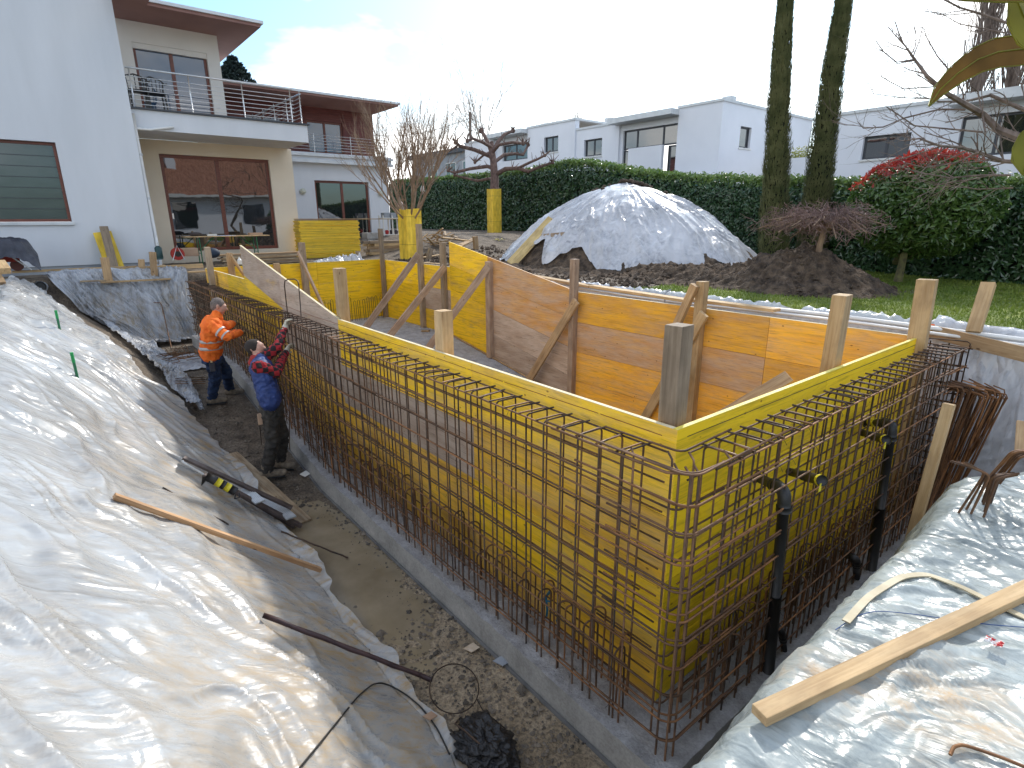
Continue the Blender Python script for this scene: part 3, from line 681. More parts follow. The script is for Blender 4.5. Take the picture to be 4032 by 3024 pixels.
for px in ([(2150, 2345), (2155, 2400), (2146, 2480), (2150, 2550)], [(2165, 2330), (2140, 2360), (2170, 2370)], [(2192, 2440), (2215, 2500), (2225, 2560)]):
    m.tube([Vector((onY(x, y, .002).x, .002, onY(x, y, .002).z)) for x, y in px], .012, 4)
m.build('paint_mark', blue, t)
# short side facing the camera's right (outer face x=0)
t = wall('shuttering_wall', 'short bright yellow shuttering wall behind the right rebar cage', (0, -2, -1.8))
wall_boards(t, [YB-.09, -1.95, 0.0], lev(.062), lambda a: -1.85, ('y', 0), lambda i, j: M['ply_y_new'], 1, [.5, 1.0, 1.5, 2.1])
m = MB(); m.box((-.001, YB-.09, .0625), (TH+.001, 0, .066)); m.build('board_top_edge', M['ply_edge_y'], t)
m = MB(); m.bar((-.002, -.1, 0.0), (-.002, -4.0, 0.002), .002, .004); m.build('chalk_line', simple('black_chalk', (.04, .04, .03), None), t)
for c in ((-1.0, -.53), (-2.95, -.58)): m = MB(); m.tube([(-.003, c[0], c[1]), (.004, c[0], c[1])], .05, 18); m.build('pipe_hole', M['black'], t)
# back wall (inner face y=YB) seen from inside
t = wall('shuttering_wall', 'long back shuttering wall of orange and brown boards seen from inside the pool', (5.5, YB, -1.8))
wall_boards(t, [.03, 1.55, 4.82], lev(.062), bot, ('x', YB), lambda i, j: M[(['ply_x_orange', 'ply_x_orange', 'ply_x_orange', 'ply_x_orange'] if i == 0 else ['ply_x_orange', 'ply_x_pink', 'ply_x_orange', 'ply_x_orange'])[j % 4]], -1, [.5, 1.0, 1.5, 2.1])
wall_boards(t, [4.82, 7.25, 8.6], sl, bot, ('x', YB), lambda i, j: M[(['ply_x_pink', 'ply_x_pink', 'ply_x_grey', 'ply_x_grey'] if i == 0 else ['ply_x_gold', 'ply_x_new', 'ply_x_gold', 'ply_x_new'])[j % 4]], -1, [.48, .98, 1.48, 2.3])
wall_boards(t, [8.6, 9.75, XB], lev(.235), bot, ('x', YB), lambda i, j: M[('ply_x_new' if i else ['ply_x_gold', 'ply_x_grey', 'ply_x_gold'][j % 3])], -1, [.5, 1.0, 1.6])
for a, b, z in ((.03, 4.82, .0625), (8.6, XB, .2355)): m = MB(); m.box((a, YB-TH-.001, z), (b, YB+.001, z+.0035)); m.build('board_top_edge', M['ply_edge'], t)
# far end wall
t = wall('shuttering_wall', 'short bright yellow shuttering wall at the far end of the pool', (XB, -2, -1.2))
wall_boards(t, [YB, -2.4, -.03], lev(.235), lambda a: -1.22, ('y', XB), lambda i, j: M['ply_y'], 1, [.5, 1.0, 1.5])
m = MB(); m.box((XB-.001, YB, .2355), (XB+TH+.001, -.03, .239)); m.build('board_top_edge', M['ply_edge_y'], t)

# ---------------- posts and braces inside
def post(px_top, plane, zbot, w, d, mat, label, lean=(0, 0), group='posts holding the shuttering', pl='Y'):
    q = onY(*px_top, plane) if pl == 'Y' else onX(*px_top, plane)
    p = Vector((q.x-lean[0], q.y-lean[1], zbot))
    o = beam('wooden_post', p, q, w, d, M[mat], up=(0, 1, 0) if pl == 'Y' else (1, 0, 0))
    return tag(o, label, 'post', group)
fz = lambda x: float(ft(x))
yb = YB+.05
post((1497, 900), yb, -1.22, .13, .08, 'wood_grey', 'dark tall post in the far right corner of the pool shuttering')
post((1648, 882), yb, -1.22, .12, .10, 'wood_grey', 'tallest grey post on the back wall behind the leaning boards')
post((1742, 955), yb, -1.25, .12, .10, 'wood_grey', 'dark brown post where the slanted back boards begin')
post((1925, 1030), yb, fz(7.2), .13, .10, 'wood_pink', 'grey brown post in the middle of the slanted back boards')
post((2263, 1020), yb, -1.85, .11, .11, 'wood_pink', 'pinkish post on the back wall where slanted boards meet level ones')
post((2767, 1108), yb, -1.85, .12, .12, 'wood_new', 'fresh pine post on the back wall behind the big corner post')
post((2737, 1122), yb+.11, -.35, .10, .08, 'wood', 'short slanting stud beside the fresh pine post on the back wall', lean=(-.30, 0))
post((3652, 1100), yb+.05, -1.85, .16, .09, 'wood_new', 'tall fresh post in the right corner of the pool, with a saw cut', lean=(.05, .1))
post((3318, 1160), .12, -1.85, .13, .11, 'wood_new', 'tall fresh post inside the short yellow wall', lean=(-.02, 0), pl='X')
post((2676, 1278), -.13, -1.85, .118, .118, 'wood_grey', 'thick weathered square post inside the near corner of the pool')
post((1745, 1222), -.10, fz(2.6), .13, .12, 'wood_new', 'short square post inside the middle of the long near wall')
post((1336, 1056), -.10, fz(4.9), .12, .12, 'wood_new', 'pale square post just right of the slanted near boards')
post((1186, 955), XB-.06, -1.22, .14, .10, 'wood_grey', 'grey post on the far yellow wall with a slanting board', pl='X')
post((1088, 1037), XB-.06, -1.22, .13, .10, 'wood', 'low brown post on the far yellow wall behind the slanted panel', pl='X')
post((902, 996), XB-.06, -1.22, .12, .10, 'wood', 'knotty brown post with a gusset at the far left corner of the pool', pl='X')
post((815, 973), .10, -1.0, .13, .10, 'wood_grey', 'grey post outside the far left corner of the shuttering')
def brace(p, q, label, mat='wood_pink', w=.035, h=.15, up=(1, 0, 0)):
    return tag(beam('brace_board', p, q, w, h, M[mat], up=up), label, 'brace', 'slanting braces inside the pool')
def br(a, za, ya, b, zb, label, mat='wood_pink', h=.14):
    p = onY(*a, ya); q = onZ(*b, zb); d = (q-p)
    brace(p, q, label, mat, .045, h, up=Vector((0, 0, 1)))
br((1648, 1000), 0, yb+.08, (1415, 1325), -1.22, 'pale brace stained with cement, leftmost on the back wall')
br((1752, 1050), 0, yb+.08, (1505, 1358), -1.22, 'long brown brace, second from the left on the back wall')
br((1922, 1050), 0, yb+.08, (1650, 1420), -1.5, 'weathered brace to the middle of the slanted back boards')
br((2270, 1185), 0, yb+.08, (2060, 1535), -1.85, 'clean reddish brace to the post between slanted and level boards', 'wood')
br((2772, 1235), 0, yb+.10, (2520, 1680), -1.85, 'fresh brace beside the thick weathered corner post', 'wood_new')
br((2700, 1440), 0, yb+.35, (2590, 1640), -1.7, 'thin inner brace behind the thick weathered corner post', 'wood')
p = onX(1173, 992, XB-.12); q = onX(1275, 1215, XB-.9); brace(p, q, 'slanting board from the grey post on the far yellow wall', 'wood_pink', .04, .12)
p = onX(910, 1010, XB-.12); q = onX(962, 1085, XB-.5); brace(p, q, 'short triangular gusset board at the far left corner', 'wood', .03, .16)
m = MB(); p = onX(3285, 1345, .2); q = onX(3110, 1420, .75); brace((.2, -1.75, .02), (.75, -1.2, -.55), 'low brace from the tall post inside the short yellow wall', 'wood', .04, .12)
tag(beam('wood_block', onZ(1660, 1303, -1.2), onZ(1690, 1303, -1.2), .12, .03, M['wood']), 'small flat wood block on the grey slab under the tall back post', 'wood block')
for i, (x0, x1) in enumerate(((8.6, 4.9), (4.8, 2.6))):
    tag(beam('skirting_lath', (x0, YB+.03, fz(x0)+.02), (x1, YB+.03, fz(x1)+.02), .03, .03, M['wood']), ['thin lath along the foot of the slanted back boards', 'thin lath along the foot of the level back boards'][i], 'lath')

# ------------------------------------------------------------------ reinforcement
RB = .0066
def arc(c, a, b, r, k=4): return [Vector(c)+a*r*math.cos(t)+b*r*math.sin(t) for t in [math.pi/2*i/k for i in range(k+1)]]
YO, YI = .31, .10
def hook_bar(leg, over, r=.035):
    """upright bar of height leg ending in a bend towards local +Y"""
    pts = [Vector((0, 0, 0)), Vector((0, 0, leg-r))]
    pts += [Vector((0, r-r*math.cos(t), leg-r+r*math.sin(t))) for t in (R_(25), R_(50), R_(75), R_(90))]
    pts.append(Vector((0, over, leg)))
    m = MB(); m.tube(pts, RB, 6); return m
def inst(me_o, parent, loc, rot, scale=(1, 1, 1)):
    o = me_o.copy(); col.objects.link(o); o.parent = parent
    o.matrix_basis = Matrix.Translation(Vector(loc)-ORG[parent.name]) @ Matrix.Rotation(rot[2], 4, 'Z') @ Matrix.Rotation(rot[0], 4, 'X') @ Matrix.Rotation(rot[1], 4, 'Y') @ Matrix.Diagonal((*scale, 1))
    return o
def proto(m, name, mat):
    me_o = m.build(name, mat, None, origin=(0, 0, 0), smooth=True); col.objects.unlink(me_o); return me_o
def cage(label, loc, base, ux, un, length, n, seg):
    """base corner, ux along the wall, un outwards; seg(s) -> foundation top at s"""
    t = thing('rebar_cage', label, 'rebar cage', loc); ang = math.atan2(un.y, un.x)-math.pi/2     # local +Y -> un
    P = lambda s, o, z: Vector((base.x+ux.x*s+un.x*o, base.y+ux.y*s+un.y*o, z))
    hb = {}
    for i in range(n):
        s = .12+i*(length-.2)/(n-1); zb = seg(s)-.04; leg = -.035-zb
        key = round(leg, 2)
        for side in (0, 1):
            kk = (key, side)
            if kk not in hb: hb[kk] = proto(hook_bar(key, .235 if side else .24), 'upright_bar', M['rebar'] if side else M['rebar_dark'])
            j = random.uniform(-.012, .012)
            if side == 0: o = inst(hb[kk], t, P(s+j, YO, zb), (random.uniform(-.004, .004), random.uniform(-.006, .006), ang+math.pi+random.uniform(-.12, .12)))
            else: o = inst(hb[kk], t, P(s+.02+j, YI, zb), (0, random.uniform(-.006, .006), ang+random.uniform(-.12, .12)))
            if random.random() < .35: o.data = o.data
    # horizontal bars follow the foundation below, the rim above
    rows = 10 if length > 6 else 11
    for side, off in ((0, YO+RB*2), (1, YI-RB*2), (2, YO-RB*2), (3, YI+RB*2)):
        for k in range(rows):
            if side >= 2 and k % 4 != 1: continue
            parts = [(0, length)] if side >= 2 else ([(-.0, length*.36), (length*.31, length*.70), (length*.64, length)] if length > 6 else [(0, length)])
            for qn, (s0, s1) in enumerate(parts):
                if side >= 2: s0, s1 = s0+random.uniform(.1, .8), s1-random.uniform(.1, .8)
                pts = []
                for s in np.linspace(s0, s1, max(3, int((s1-s0)/.22))):
                    zb = seg(s)+.10; zt_ = -.045; z = zt_+(zb-zt_)*k/(rows-1)
                    pts.append(P(s, off+RB*.5*math.sin(s*3+k), z+.003*math.sin(s*1.7+k)+(qn % 2)*.014))
                mm = MB(); mm.tube(pts, RB*.95, 6); mm.build('horizontal_bar', M['rebar_orange'] if (k+side+qn) % 3 == 0 else M['rebar'], t, smooth=True)
    # tie wires
    mm = MB()
    for i in range(0, n):
        s = .12+i*(length-.2)/(n-1)
        for k in range(rows):
            if random.random() < .45:
                zb = seg(s)+.10; z = -.045+(zb+.045)*k/(rows-1); c = P(s, YO+.014, z)
                mm.tube([c, c+Vector(un)*.012+Vector((0, 0, -.012)), c+Vector(ux)*random.uniform(-.012, .012)+Vector(un)*.02+Vector((0, 0, -.035))], .0016, 4)
    mm.build('tie_wires', M['rebar_dark'], t)['kind'] = 'stuff'
    return t, P
ux = Vector((1, 0, 0)); un = Vector((0, 1, 0))
tL, PL = cage('long wall of tied rusty rebar along the left trench', (5.5, .2, -1.8), Vector((0, 0, 0)), ux, un, 12.0, 72, lambda s: float(ft(s)))
tR, PR = cage('shorter wall of tied rusty rebar in front of the bright yellow boards', (-.2, -2, -1.8), Vector((0, 0, 0)), Vector((0, -1, 0)), Vector((-1, 0, 0)), 4.35, 27, lambda s: -1.85)
# rounded corner bars: half belong to each wall, all tied at the near corner
for k in range(11):
    zt_ = -.045; z = zt_+(-1.75-zt_)*k/10+.02
    for off, L1, L2 in ((YO+.015, random.uniform(.6, 1.0), random.uniform(.7, 1.25)), (YO+.0, .45, .5), (YI, .5, .45)):
        if off == YI and k % 2: continue
        r = .09 if off > .2 else .05; c = Vector((-off+r, off-r, z+random.uniform(-.015, .025)))
        pts = [c+Vector((L1, r, random.uniform(-.01, .01)))]+[c+Vector((-r*math.sin(a), r*math.cos(a), 0)) for a in [R_(x) for x in (0, 20, 45, 70, 90)]]+[c+Vector((-r, -L2, random.uniform(-.02, .02)))]
        mm = MB(); mm.tube(pts, RB, 6); mm.build('corner_bar', M['rebar_orange'] if k % 2 else M['rebar'], tR, smooth=True)
for x, y in ((-.24, .31), (-.31, .24), (-.20, .12), (-.12, .2), (-.30, .30), (.05, .31), (-.31, -.05)):
    mm = MB(); mm.tube([(x, y, -1.87), (x+.004, y, -.05), (x+.02, y-.02, -.03), (x+.09, y-.08, -.025)], RB, 6); mm.build('corner_upright', M['rebar'], tR, smooth=True)
for (x, y, z) in ((-.30, .32, -.03),):
    mm = MB(); mm.tube([(x+1.0, y, z-.02), (x+.12, y+.02, z), (x, y-.08, z), (x, y-.3, z), (x+.02, y-.35, z-.01)], RB*1.2, 6); mm.build('corner_bar', M['alu'] if False else M['rebar'], tR, smooth=True)
# starter loops standing in the strip footing: arched hairpins
def loop(h, wd):
    r = wd/2; pts = [Vector((-r, 0, 0)), Vector((-r, 0, h-r))]+[Vector((-r*math.cos(a), 0, h-r+r*math.sin(a))) for a in [math.pi*i/8 for i in range(1, 8)]]+[Vector((r, 0, h-r)), Vector((r, 0, 0))]
    m = MB(); m.tube(pts, RB*1.05, 6); return m
lp = {}
def loops(t, P, length, n, seg, ang):
    for row, off in ((0, .26), (1, .16)):
        for i in range(n):
            h = random.choice((.50, .55, .60)); mk = random.choice(('rebar', 'rebar_orange')); kk = (h, mk)
            if kk not in lp: lp[kk] = proto(loop(h, .10), 'starter_loop', M[mk])
            s = .1+i*(length-.3)/(n-1)+row*.05
            inst(lp[kk], t, P(s+random.uniform(-.01, .01), off, seg(s)-.03), (random.uniform(-.03, .03), random.uniform(-.03, .03), ang+random.uniform(-.5, .5)))
loops(tL, PL, 12.0, 50, lambda s: float(ft(s)), math.pi/2*.75)
loops(tR, PR, 4.3, 24, lambda s: -1.85, math.pi*.15)
# cages of the two far walls: only their near ends and starter loops show
t = thing('rebar_cage', 'end of the far rebar cage beyond the orange-jacketed worker', 'rebar cage', (12.1, 0, -1.2))
for i in range(6):
    for x in (12.0, 12.2):
        m = MB(); m.tube([(x, .30-i*.12, -1.22), (x, .30-i*.12, -.08), (x-.02, .28-i*.12, -.03), (12.1, .28-i*.12, -.03)], RB, 6); m.build('upright_bar', M['rebar_dark'], t)
for k in range(8):
    for x in (12.0, 12.2): m = MB(); m.tube([(x, .36, -1.1+k*.15), (x, -.6, -1.1+k*.15)], RB, 6); m.build('horizontal_bar', M['rebar'], t)
    m = MB(); m.tube([(11.6, .34, -1.1+k*.15), (12.22, .34, -1.1+k*.15)], RB, 6); m.build('horizontal_bar', M['rebar'], t)
t = thing('rebar_cage', 'open end of the back rebar cage sticking out past the yellow corner', 'rebar cage', (-.2, -4.3, -1.85))
for k in range(10):
    z = -.05-k*.195
    for y in (YB-.16, YB-.36): m = MB(); m.tube([(.5, y, z), (-.36, y, z)], RB, 6); m.build('horizontal_bar', M['rebar'], t, smooth=True)
    m = MB(); m.tube([(-.33, YB+.2, z+.02), (-.34, YB-.36, z+.02)], RB, 6); m.build('horizontal_bar', M['rebar_orange'], t, smooth=True)
    m = MB(); m.tube([(-.34, YB-.36, z+.01), (-.10, YB-.36, z+.01), (-.1, YB-.16, z+.01)], RB, 6); m.build('horizontal_bar', M['rebar'], t, smooth=True)
for x in (-.33, -.16, 0, .16):
    for y in (YB-.16, YB-.36): m = MB(); m.tube([(x, y, -1.88), (x, y, -.02)], RB, 6); m.build('upright_bar', M['rebar_dark'], t, smooth=True)
m = MB(); m.tube([(-.33, YB-.36, -.1), (-.33, YB-.36, .0), (-.3, YB-.36, .02), (-.1, YB-.3, .02), (.1, YB-.2, .02)], RB, 6); m.build('upright_bar', M['rebar_dark'], t)
# starter loops against the far yellow wall, inside
t = thing('starter_bars', 'row of thin starter hairpins standing before the far yellow wall', 'starter bars', (11.5, -2.5, -1.22))
for i in range(24):
    y = -1.25-i*.115+random.uniform(-.02, .02); x = 11.6+random.uniform(-.05, .05); h = random.uniform(.5, .6)
    m = MB(); m.tube([(x, y, -1.22), (x, y, -1.22+h-.03), (x, y+.03, -1.22+h), (x, y+.06, -1.22+h-.03), (x-.02, y+.05, -1.22)], RB*.9, 5); m.build('starter_loop', M['rebar_dark'], t, smooth=True)

# drain pipes through the short wall
def rounded(pts, r, k=5):
    o = [Vector(pts[0])]
    for i in range(1, len(pts)-1):
        a, b, c = Vector(pts[i-1]), Vector(pts[i]), Vector(pts[i+1]); u = (a-b).normalized(); v = (c-b).normalized()
        for t in range(k+1):
            s = t/k; o.append((b+u*r)*(1-s)**2+b*2*s*(1-s)+(b+v*r)*s*s)
    return o+[Vector(pts[-1])]
def pipe(label, A, B, C, r=.033, tape=False):
    A, B, C = Vector(A), Vector(B), Vector(C); t = thing('drain_pipe', label, 'pipe', C, 'black plastic pipes at the yellow shuttering')
    d1 = (B-A).normalized(); d2 = (C-B).normalized()
    m = MB(); m.tube([A, B-d1*.10], r, 16); m.build('stub', M['black_pipe'], t, smooth=True)
    e = rounded([B-d1*.12, B, B+d2*.12], .085, 8); m = MB(); m.tube(e, r*1.25, 16); m.build('elbow', M['black_pipe'], t, smooth=True)
    m = MB(); m.tube([B-d1*.15, B-d1*.11], r*1.4, 16); m.tube([B+d2*.11, B+d2*.15], r*1.4, 16); m.build('collar', M['black_pipe'], t, smooth=True)
    if (C-B).length > .6:
        mid = B.lerp(C, .58); m = MB(); m.tube([B+d2*.1, mid], r*1.05, 16); m.build('upper_pipe', M['black_pipe'], t, smooth=True)
        m = MB(); m.tube([mid-d2*.04, C], r*1.28, 16); m.build('lower_pipe', M['black_pipe'], t, smooth=True)
    else: m = MB(); m.tube([B+d2*.1, C], r*1.05, 16); m.build('lower_pipe', M['black_pipe'], t, smooth=True)
    if tape: m = MB(); m.tube([A.lerp(B, .22), A.lerp(B, .42)], r*1.15, 12); m.build('yellow_tape', M['yellow_tape'], t)
pipe('tall black elbow pipe nearest the rebar corner', (0, -1.0, -.53), (-.31, -.76, -.435), (-.335, -.84, -1.86))
pipe('tall black elbow pipe with yellow tape farther along the yellow wall', (0, -2.95, -.58), (-.30, -2.62, -.43), (-.33, -2.72, -1.86), tape=True)
pipe('small black elbow pipe low by the tall near pipe', onX(3050, 2462, -.26), onX(3078, 2478, -.33), onZ(3088, 2560, -1.85), .02)
pipe('small black elbow pipe low between the two tall pipes', onX(3325, 2178, -.24), onX(3372, 2200, -.36), onZ(3372, 2275, -1.85), .026)
def stub(label, A, B):
    A, B = Vector(A), Vector(B); t = thing('pipe_stub', label, 'pipe', A); d = (B-A).normalized()
    m = MB(); m.tube([A, A.lerp(B, .55)], .030, 16); m.build('pipe', M['black_pipe'], t, smooth=True)
    m = MB(); m.tube([A.lerp(B, .45), B], .036, 16); m.build('sleeve', M['black_pipe'], t, smooth=True)
    m = MB(); m.tube([B-d*.035, B-d*.002], .039, 12, cap=False); c = B-Vector((0, 0, .036)); m.bar(c+Vector((0, .01, .02)), c+Vector((0, .02, -.035)), .03, .004); m.build('yellow_tape', M['yellow_tape'], t)
stub('black pipe stub ending in yellow tape between the two tall pipes', onX(3109, 1857, -.04), onX(3238, 1893, -.40))
stub('black pipe stub with yellow tape just below the far elbow', onX(3392, 1703, -.04), onX(3492, 1732, -.37))
# ------------------------------------------------------------------ buildings
def wall_mesh(ax, pos, th, a0, a1, z0, z1, holes=()):
    """wall plane ax='x': x=pos..pos+th running along y ; ax='y': y=pos..pos+th running along x"""
    As = sorted({a0, a1, *[h[0] for h in holes], *[h[1] for h in holes]}); Zs = sorted({z0, z1, *[h[2] for h in holes], *[h[3] for h in holes]})
    m = MB()
    for i in range(len(As)-1):
        runs = []
        for j in range(len(Zs)-1):
            c = ((As[i]+As[i+1])/2, (Zs[j]+Zs[j+1])/2)
            if any(h[0] < c[0] < h[1] and h[2] < c[1] < h[3] for h in holes): continue
            if runs and runs[-1][1] == Zs[j]: runs[-1][1] = Zs[j+1]
            else: runs.append([Zs[j], Zs[j+1]])
        for b, t in runs:
            if ax == 'x': m.box((pos, As[i], b), (pos+th, As[i+1], t))
            else: m.box((As[i], pos, b), (As[i+1], pos+th, t))
    return m
def window(t, ax, pos, a0, a1, z0, z1, n=2, fw=.07, fm='mahog', gm='glass', inset=.12, sgn=1, sill=None, lintel=None, bars=0, split=None):
    """frame (sub-parts: pane) in an opening; sgn: direction from outside to inside"""
    P = lambda o, a, z: (pos+sgn*o, a, z) if ax == 'x' else (a, pos+sgn*o, z)
    f = MB(); i0, i1 = inset, inset+.06; e = .002
    f.box(P(i0, a0+e, z0+e), P(i1, a0+fw, z1-e)); f.box(P(i0, a1-fw, z0+e), P(i1, a1-e, z1-e)); f.box(P(i0, a0+fw, z1-fw), P(i1, a1-fw, z1-e)); f.box(P(i0, a0+fw, z0+e), P(i1, a1-fw, z0+fw))
    cuts = [a0+(a1-a0)*k/n for k in range(1, n)] if split is None else split
    for c in cuts: f.box(P(i0, c-fw*.6, z0+fw), P(i1-.002, c+fw*.6, z1-fw))
    w = f.build('window', M[fm], t, bevel=.004)
    ed = [a0+fw]+[x for c in cuts for x in (c-fw*.6, c+fw*.6)]+[a1-fw]
    for k in range(0, len(ed), 2):
        g = MB(); g.box(P(i0+.025, ed[k], z0+fw), P(i0+.035, ed[k+1], z1-fw)); g.build('pane', M[gm], w)
    for k in range(bars):
        z = z0+fw+(z1-z0-2*fw)*(k+1)/(bars+1); g = MB(); g.box(P(i0+.012, a0+fw, z-.006), P(i0+.024, a1-fw, z+.006)); g.build('blind_rail', M['grey_frame'], w)
    if sill: g = MB(); g.box(P(-.05, a0-.04, z0-.07), P(i0, a1+.04, z0-.002)); g.build('sill', M[sill], w, bevel=.004)
    if lintel: g = MB(); g.box(P(.02, a0+.003, z1-.003), P(i0+.05, a1-.003, z1-.13)); g.build('lintel', M[lintel], w)
    return w
def house():
    t = thing('house', 'white modern villa with balcony, cantilevered roof and brown window frames', 'house', (16, 0, 0))
    st, cr = M['stucco'], M['stucco_cream']
    wall_mesh('x', 15, .3, .43, 11, .22, 9, [(1.97, 6.2, 1.19, 2.87)]).build('front_wall', st, t)
    m = MB(); m.box((15.02, .45, -.5), (15.28, 11, .22)); m.build('plinth', M['plinth'], t)
    window(t, 'x', 15, 1.97, 6.2, 1.19, 2.87, n=1, gm='glass_blind', sill='fascia', bars=6, fw=.06)
    wall_mesh('y', .43, .3, 15.3, 17.2, -.3, 3.298).build('side_wall', st, t)
    wall_mesh('x', 17, .25, -3.86, .43, -.3, 3.298, [(-3.16, -.29, .36, 2.95)]).build('terrace_wall', cr, t)
    wall_mesh('y', -3.86, .25, 17.25, 20, -.3, 3.6).build('side_wall', st, t)
    window(t, 'x', 17, -3.16, -.29, .36, 2.95, n=2, inset=.08, fw=.09)
    h = MB(); h.box((17.05, -.42, 1.25), (17.09, -.38, 1.4)); h.build('door_handle', M['steel'], t)
    # balcony
    m = MB(); m.box((15.2, -3.76, 3.30), (17, .43, 3.74)); m.box((17, -3.76, 3.30), (20, -2.02, 3.74)); m.build('balcony_slab', st, t)
    m = MB(); m.box((15.14, -3.82, 3.745), (17, .43, 3.785)); m.box((17, -3.82, 3.745), (20, -2.02, 3.785)); m.build('balcony_edge', M['grey_frame'], t)
    wall_mesh('x', 16.5, .25, -2.03, .43, 3.785, 5.945, [(-1.72, -.03, 3.80, 5.48)]).build('upper_wall', M['stucco_warm'], t)
    wall_mesh('y', -2.03, .25, 16.75, 20, 3.785, 5.93).build('upper_side_wall', st, t)
    window(t, 'x', 16.5, -1.72, -.03, 3.80, 5.48, n=2, gm='glass_up', lintel='stucco_warm', inset=.10)
    m = MB(); m.box((15.06, -2.75, 5.95), (20, -.25, 6.02)); m.box((12.9, -.25, 5.95), (20, .43, 6.02)); m.build('roof_soffit', M['soffit'], t)
    m = MB(); m.box((15.0, -2.81, 6.02), (20, -.25, 6.09)); m.box((12.85, -.25, 6.02), (20, .43, 6.09)); m.build('roof', M['fascia'], t)
        # stainless railing: long front run and the return
    r = thing_part('railing', t)
    zt = 4.63
    def run(a, b, n, top=True):
        a, b = Vector(a), Vector(b)
        if top: MB().tube([a, b], .022, 8).build('handrail', M['steel'], r, smooth=True)
        for k in range(7):
            z = 3.86+k*.098; MB().tube([(a.x, a.y, z), (b.x, b.y, z)], .009, 6).build('rail', M['steel'], r, smooth=True)
        for k in range(n):
            q = a.lerp(b, (k+.06)/(n-1+.12)); MB().tube([(q.x, q.y, 3.785), (q.x, q.y, zt)], .016, 6).build('baluster', M['steel'], r, smooth=True)
    run((15.24, .38, zt), (15.24, -3.45, zt), 4); run((15.3, -3.68, zt-.08), (19.9, -3.68, zt-.08), 5)
    # set back second wing: white ground floor, red cladding above
    wall_mesh('x', 20, .3, -8.62, -3.6, -.2, 3.25, [(-7.78, -5.63, .30, 2.62)]).build('rear_wall', st, t)
    wall_mesh('y', -8.62, .3, 20.3, 27, -.2, 3.25).build('side_wall', st, t)
    window(t, 'x', 20, -7.78, -5.63, .30, 2.62, n=2, inset=.1, fw=.08)
    m = MB(); m.box((19.75, -8.7, 3.25), (27, -3.6, 3.55)); m.build('ledge', st, t)
    m = MB(); m.box((19.70, -8.74, 3.2), (19.75, -3.6, 3.3)); m.box((19.66, -8.74, 3.42), (19.75, -3.6, 3.5)); m.build('gutter', M['fascia'], t)
    wall_mesh('x', 20.6, .3, -8.42, -2.1, 3.55, 5.2, [(-7.15, -5.75, 3.62, 4.75), (-4.9, -3.6, 3.62, 4.75)]).build('clad_wall', M['siding'], t)
    wall_mesh('y', -8.42, .3, 20.9, 26, 3.55, 5.2).build('clad_side_wall', M['siding'], t)
    m = MB()
    for k in range(22): z = 3.6+k*.073; m.box((20.585, -8.43, z), (20.598, -7.18, z+.055)); m.box((20.585, -5.72, z), (20.598, -4.93, z+.055)); 
    for k in range(6): z = 4.78+k*.073; m.box((20.585, -7.16, z), (20.598, -5.74, z+.055)); m.box((20.585, -4.92, z), (20.598, -2.2, z+.055))
    m.build('cladding_boards', M['siding'], t)
    window(t, 'x', 20.6, -7.15, -5.75, 3.62, 4.75, n=2, gm='glass_up', inset=.05); window(t, 'x', 20.6, -4.9, -3.6, 3.62, 4.75, n=2, gm='glass_up', inset=.05)
    m = MB(); m.box((18.58, -8.5, 5.2), (27, -2.2, 5.26)); m.build('wing_soffit', M['soffit'], t)
    m = MB(); m.box((18.52, -8.56, 5.26), (27, -2.2, 5.33)); m.build('wing_roof', M['fascia'], t)
    r = thing_part('railing', t)
    for k in range(6): z = 3.66+k*.10; MB().tube([(19.85, -4.4, z), (19.85, -8.55, z)], .011, 6).build('rail', M['steel'], r, smooth=True)
    for y in (-4.4, -5.7, -7.1, -8.5): MB().tube([(19.85, y, 3.55), (19.85, y, 4.2)], .014, 6).build('baluster', M['steel'], r)
    for p in (onX(1191, 754, 19.99), onX(1498, 762, 19.99)):
        m = MB(); m.tube([(19.98, p.y, p.z), (19.93, p.y, p.z)], [.11, .11], 14); m.ball((19.93, p.y, p.z), (.07, .09, .09), 12, 8); m.build('wall_light', simple('lamp_glass', (.55, .55, .45), None, rough=.3), t)
    # downpipe with its little gutter arm
    a = [onX(519, 450, 15.12), onX(530, 505, 15.12), onX(549, 590, 15.12), onX(560, 650, 15.12), onX(598, 860, 15.1), onX(628, 1036, 15.0)]
    MB().tube([(15.10, .40, 3.62), (15.10, .40, 3.2), (15.10, .385, 2.0), (15.08, .37, .1)], .042, 10).build('downpipe', M['white_pvc'], t, smooth=True)
    MB().tube([(15.10, .40, 3.30), (15.14, .1, 3.30), (15.15, -.42, 3.40)], .03, 8).build('pipe_arm', M['white_pvc'], t, smooth=True)
    for z in (2.7, 1.7, .9): MB().tube([(15.10, .385, z), (15.10, .384, z+.05)], .048, 10).build('pipe_clip', M['fascia'], t)
def thing_part(name, t):
    o = bpy.data.objects.new(name, None); col.objects.link(o); o.parent = t; return o
house()

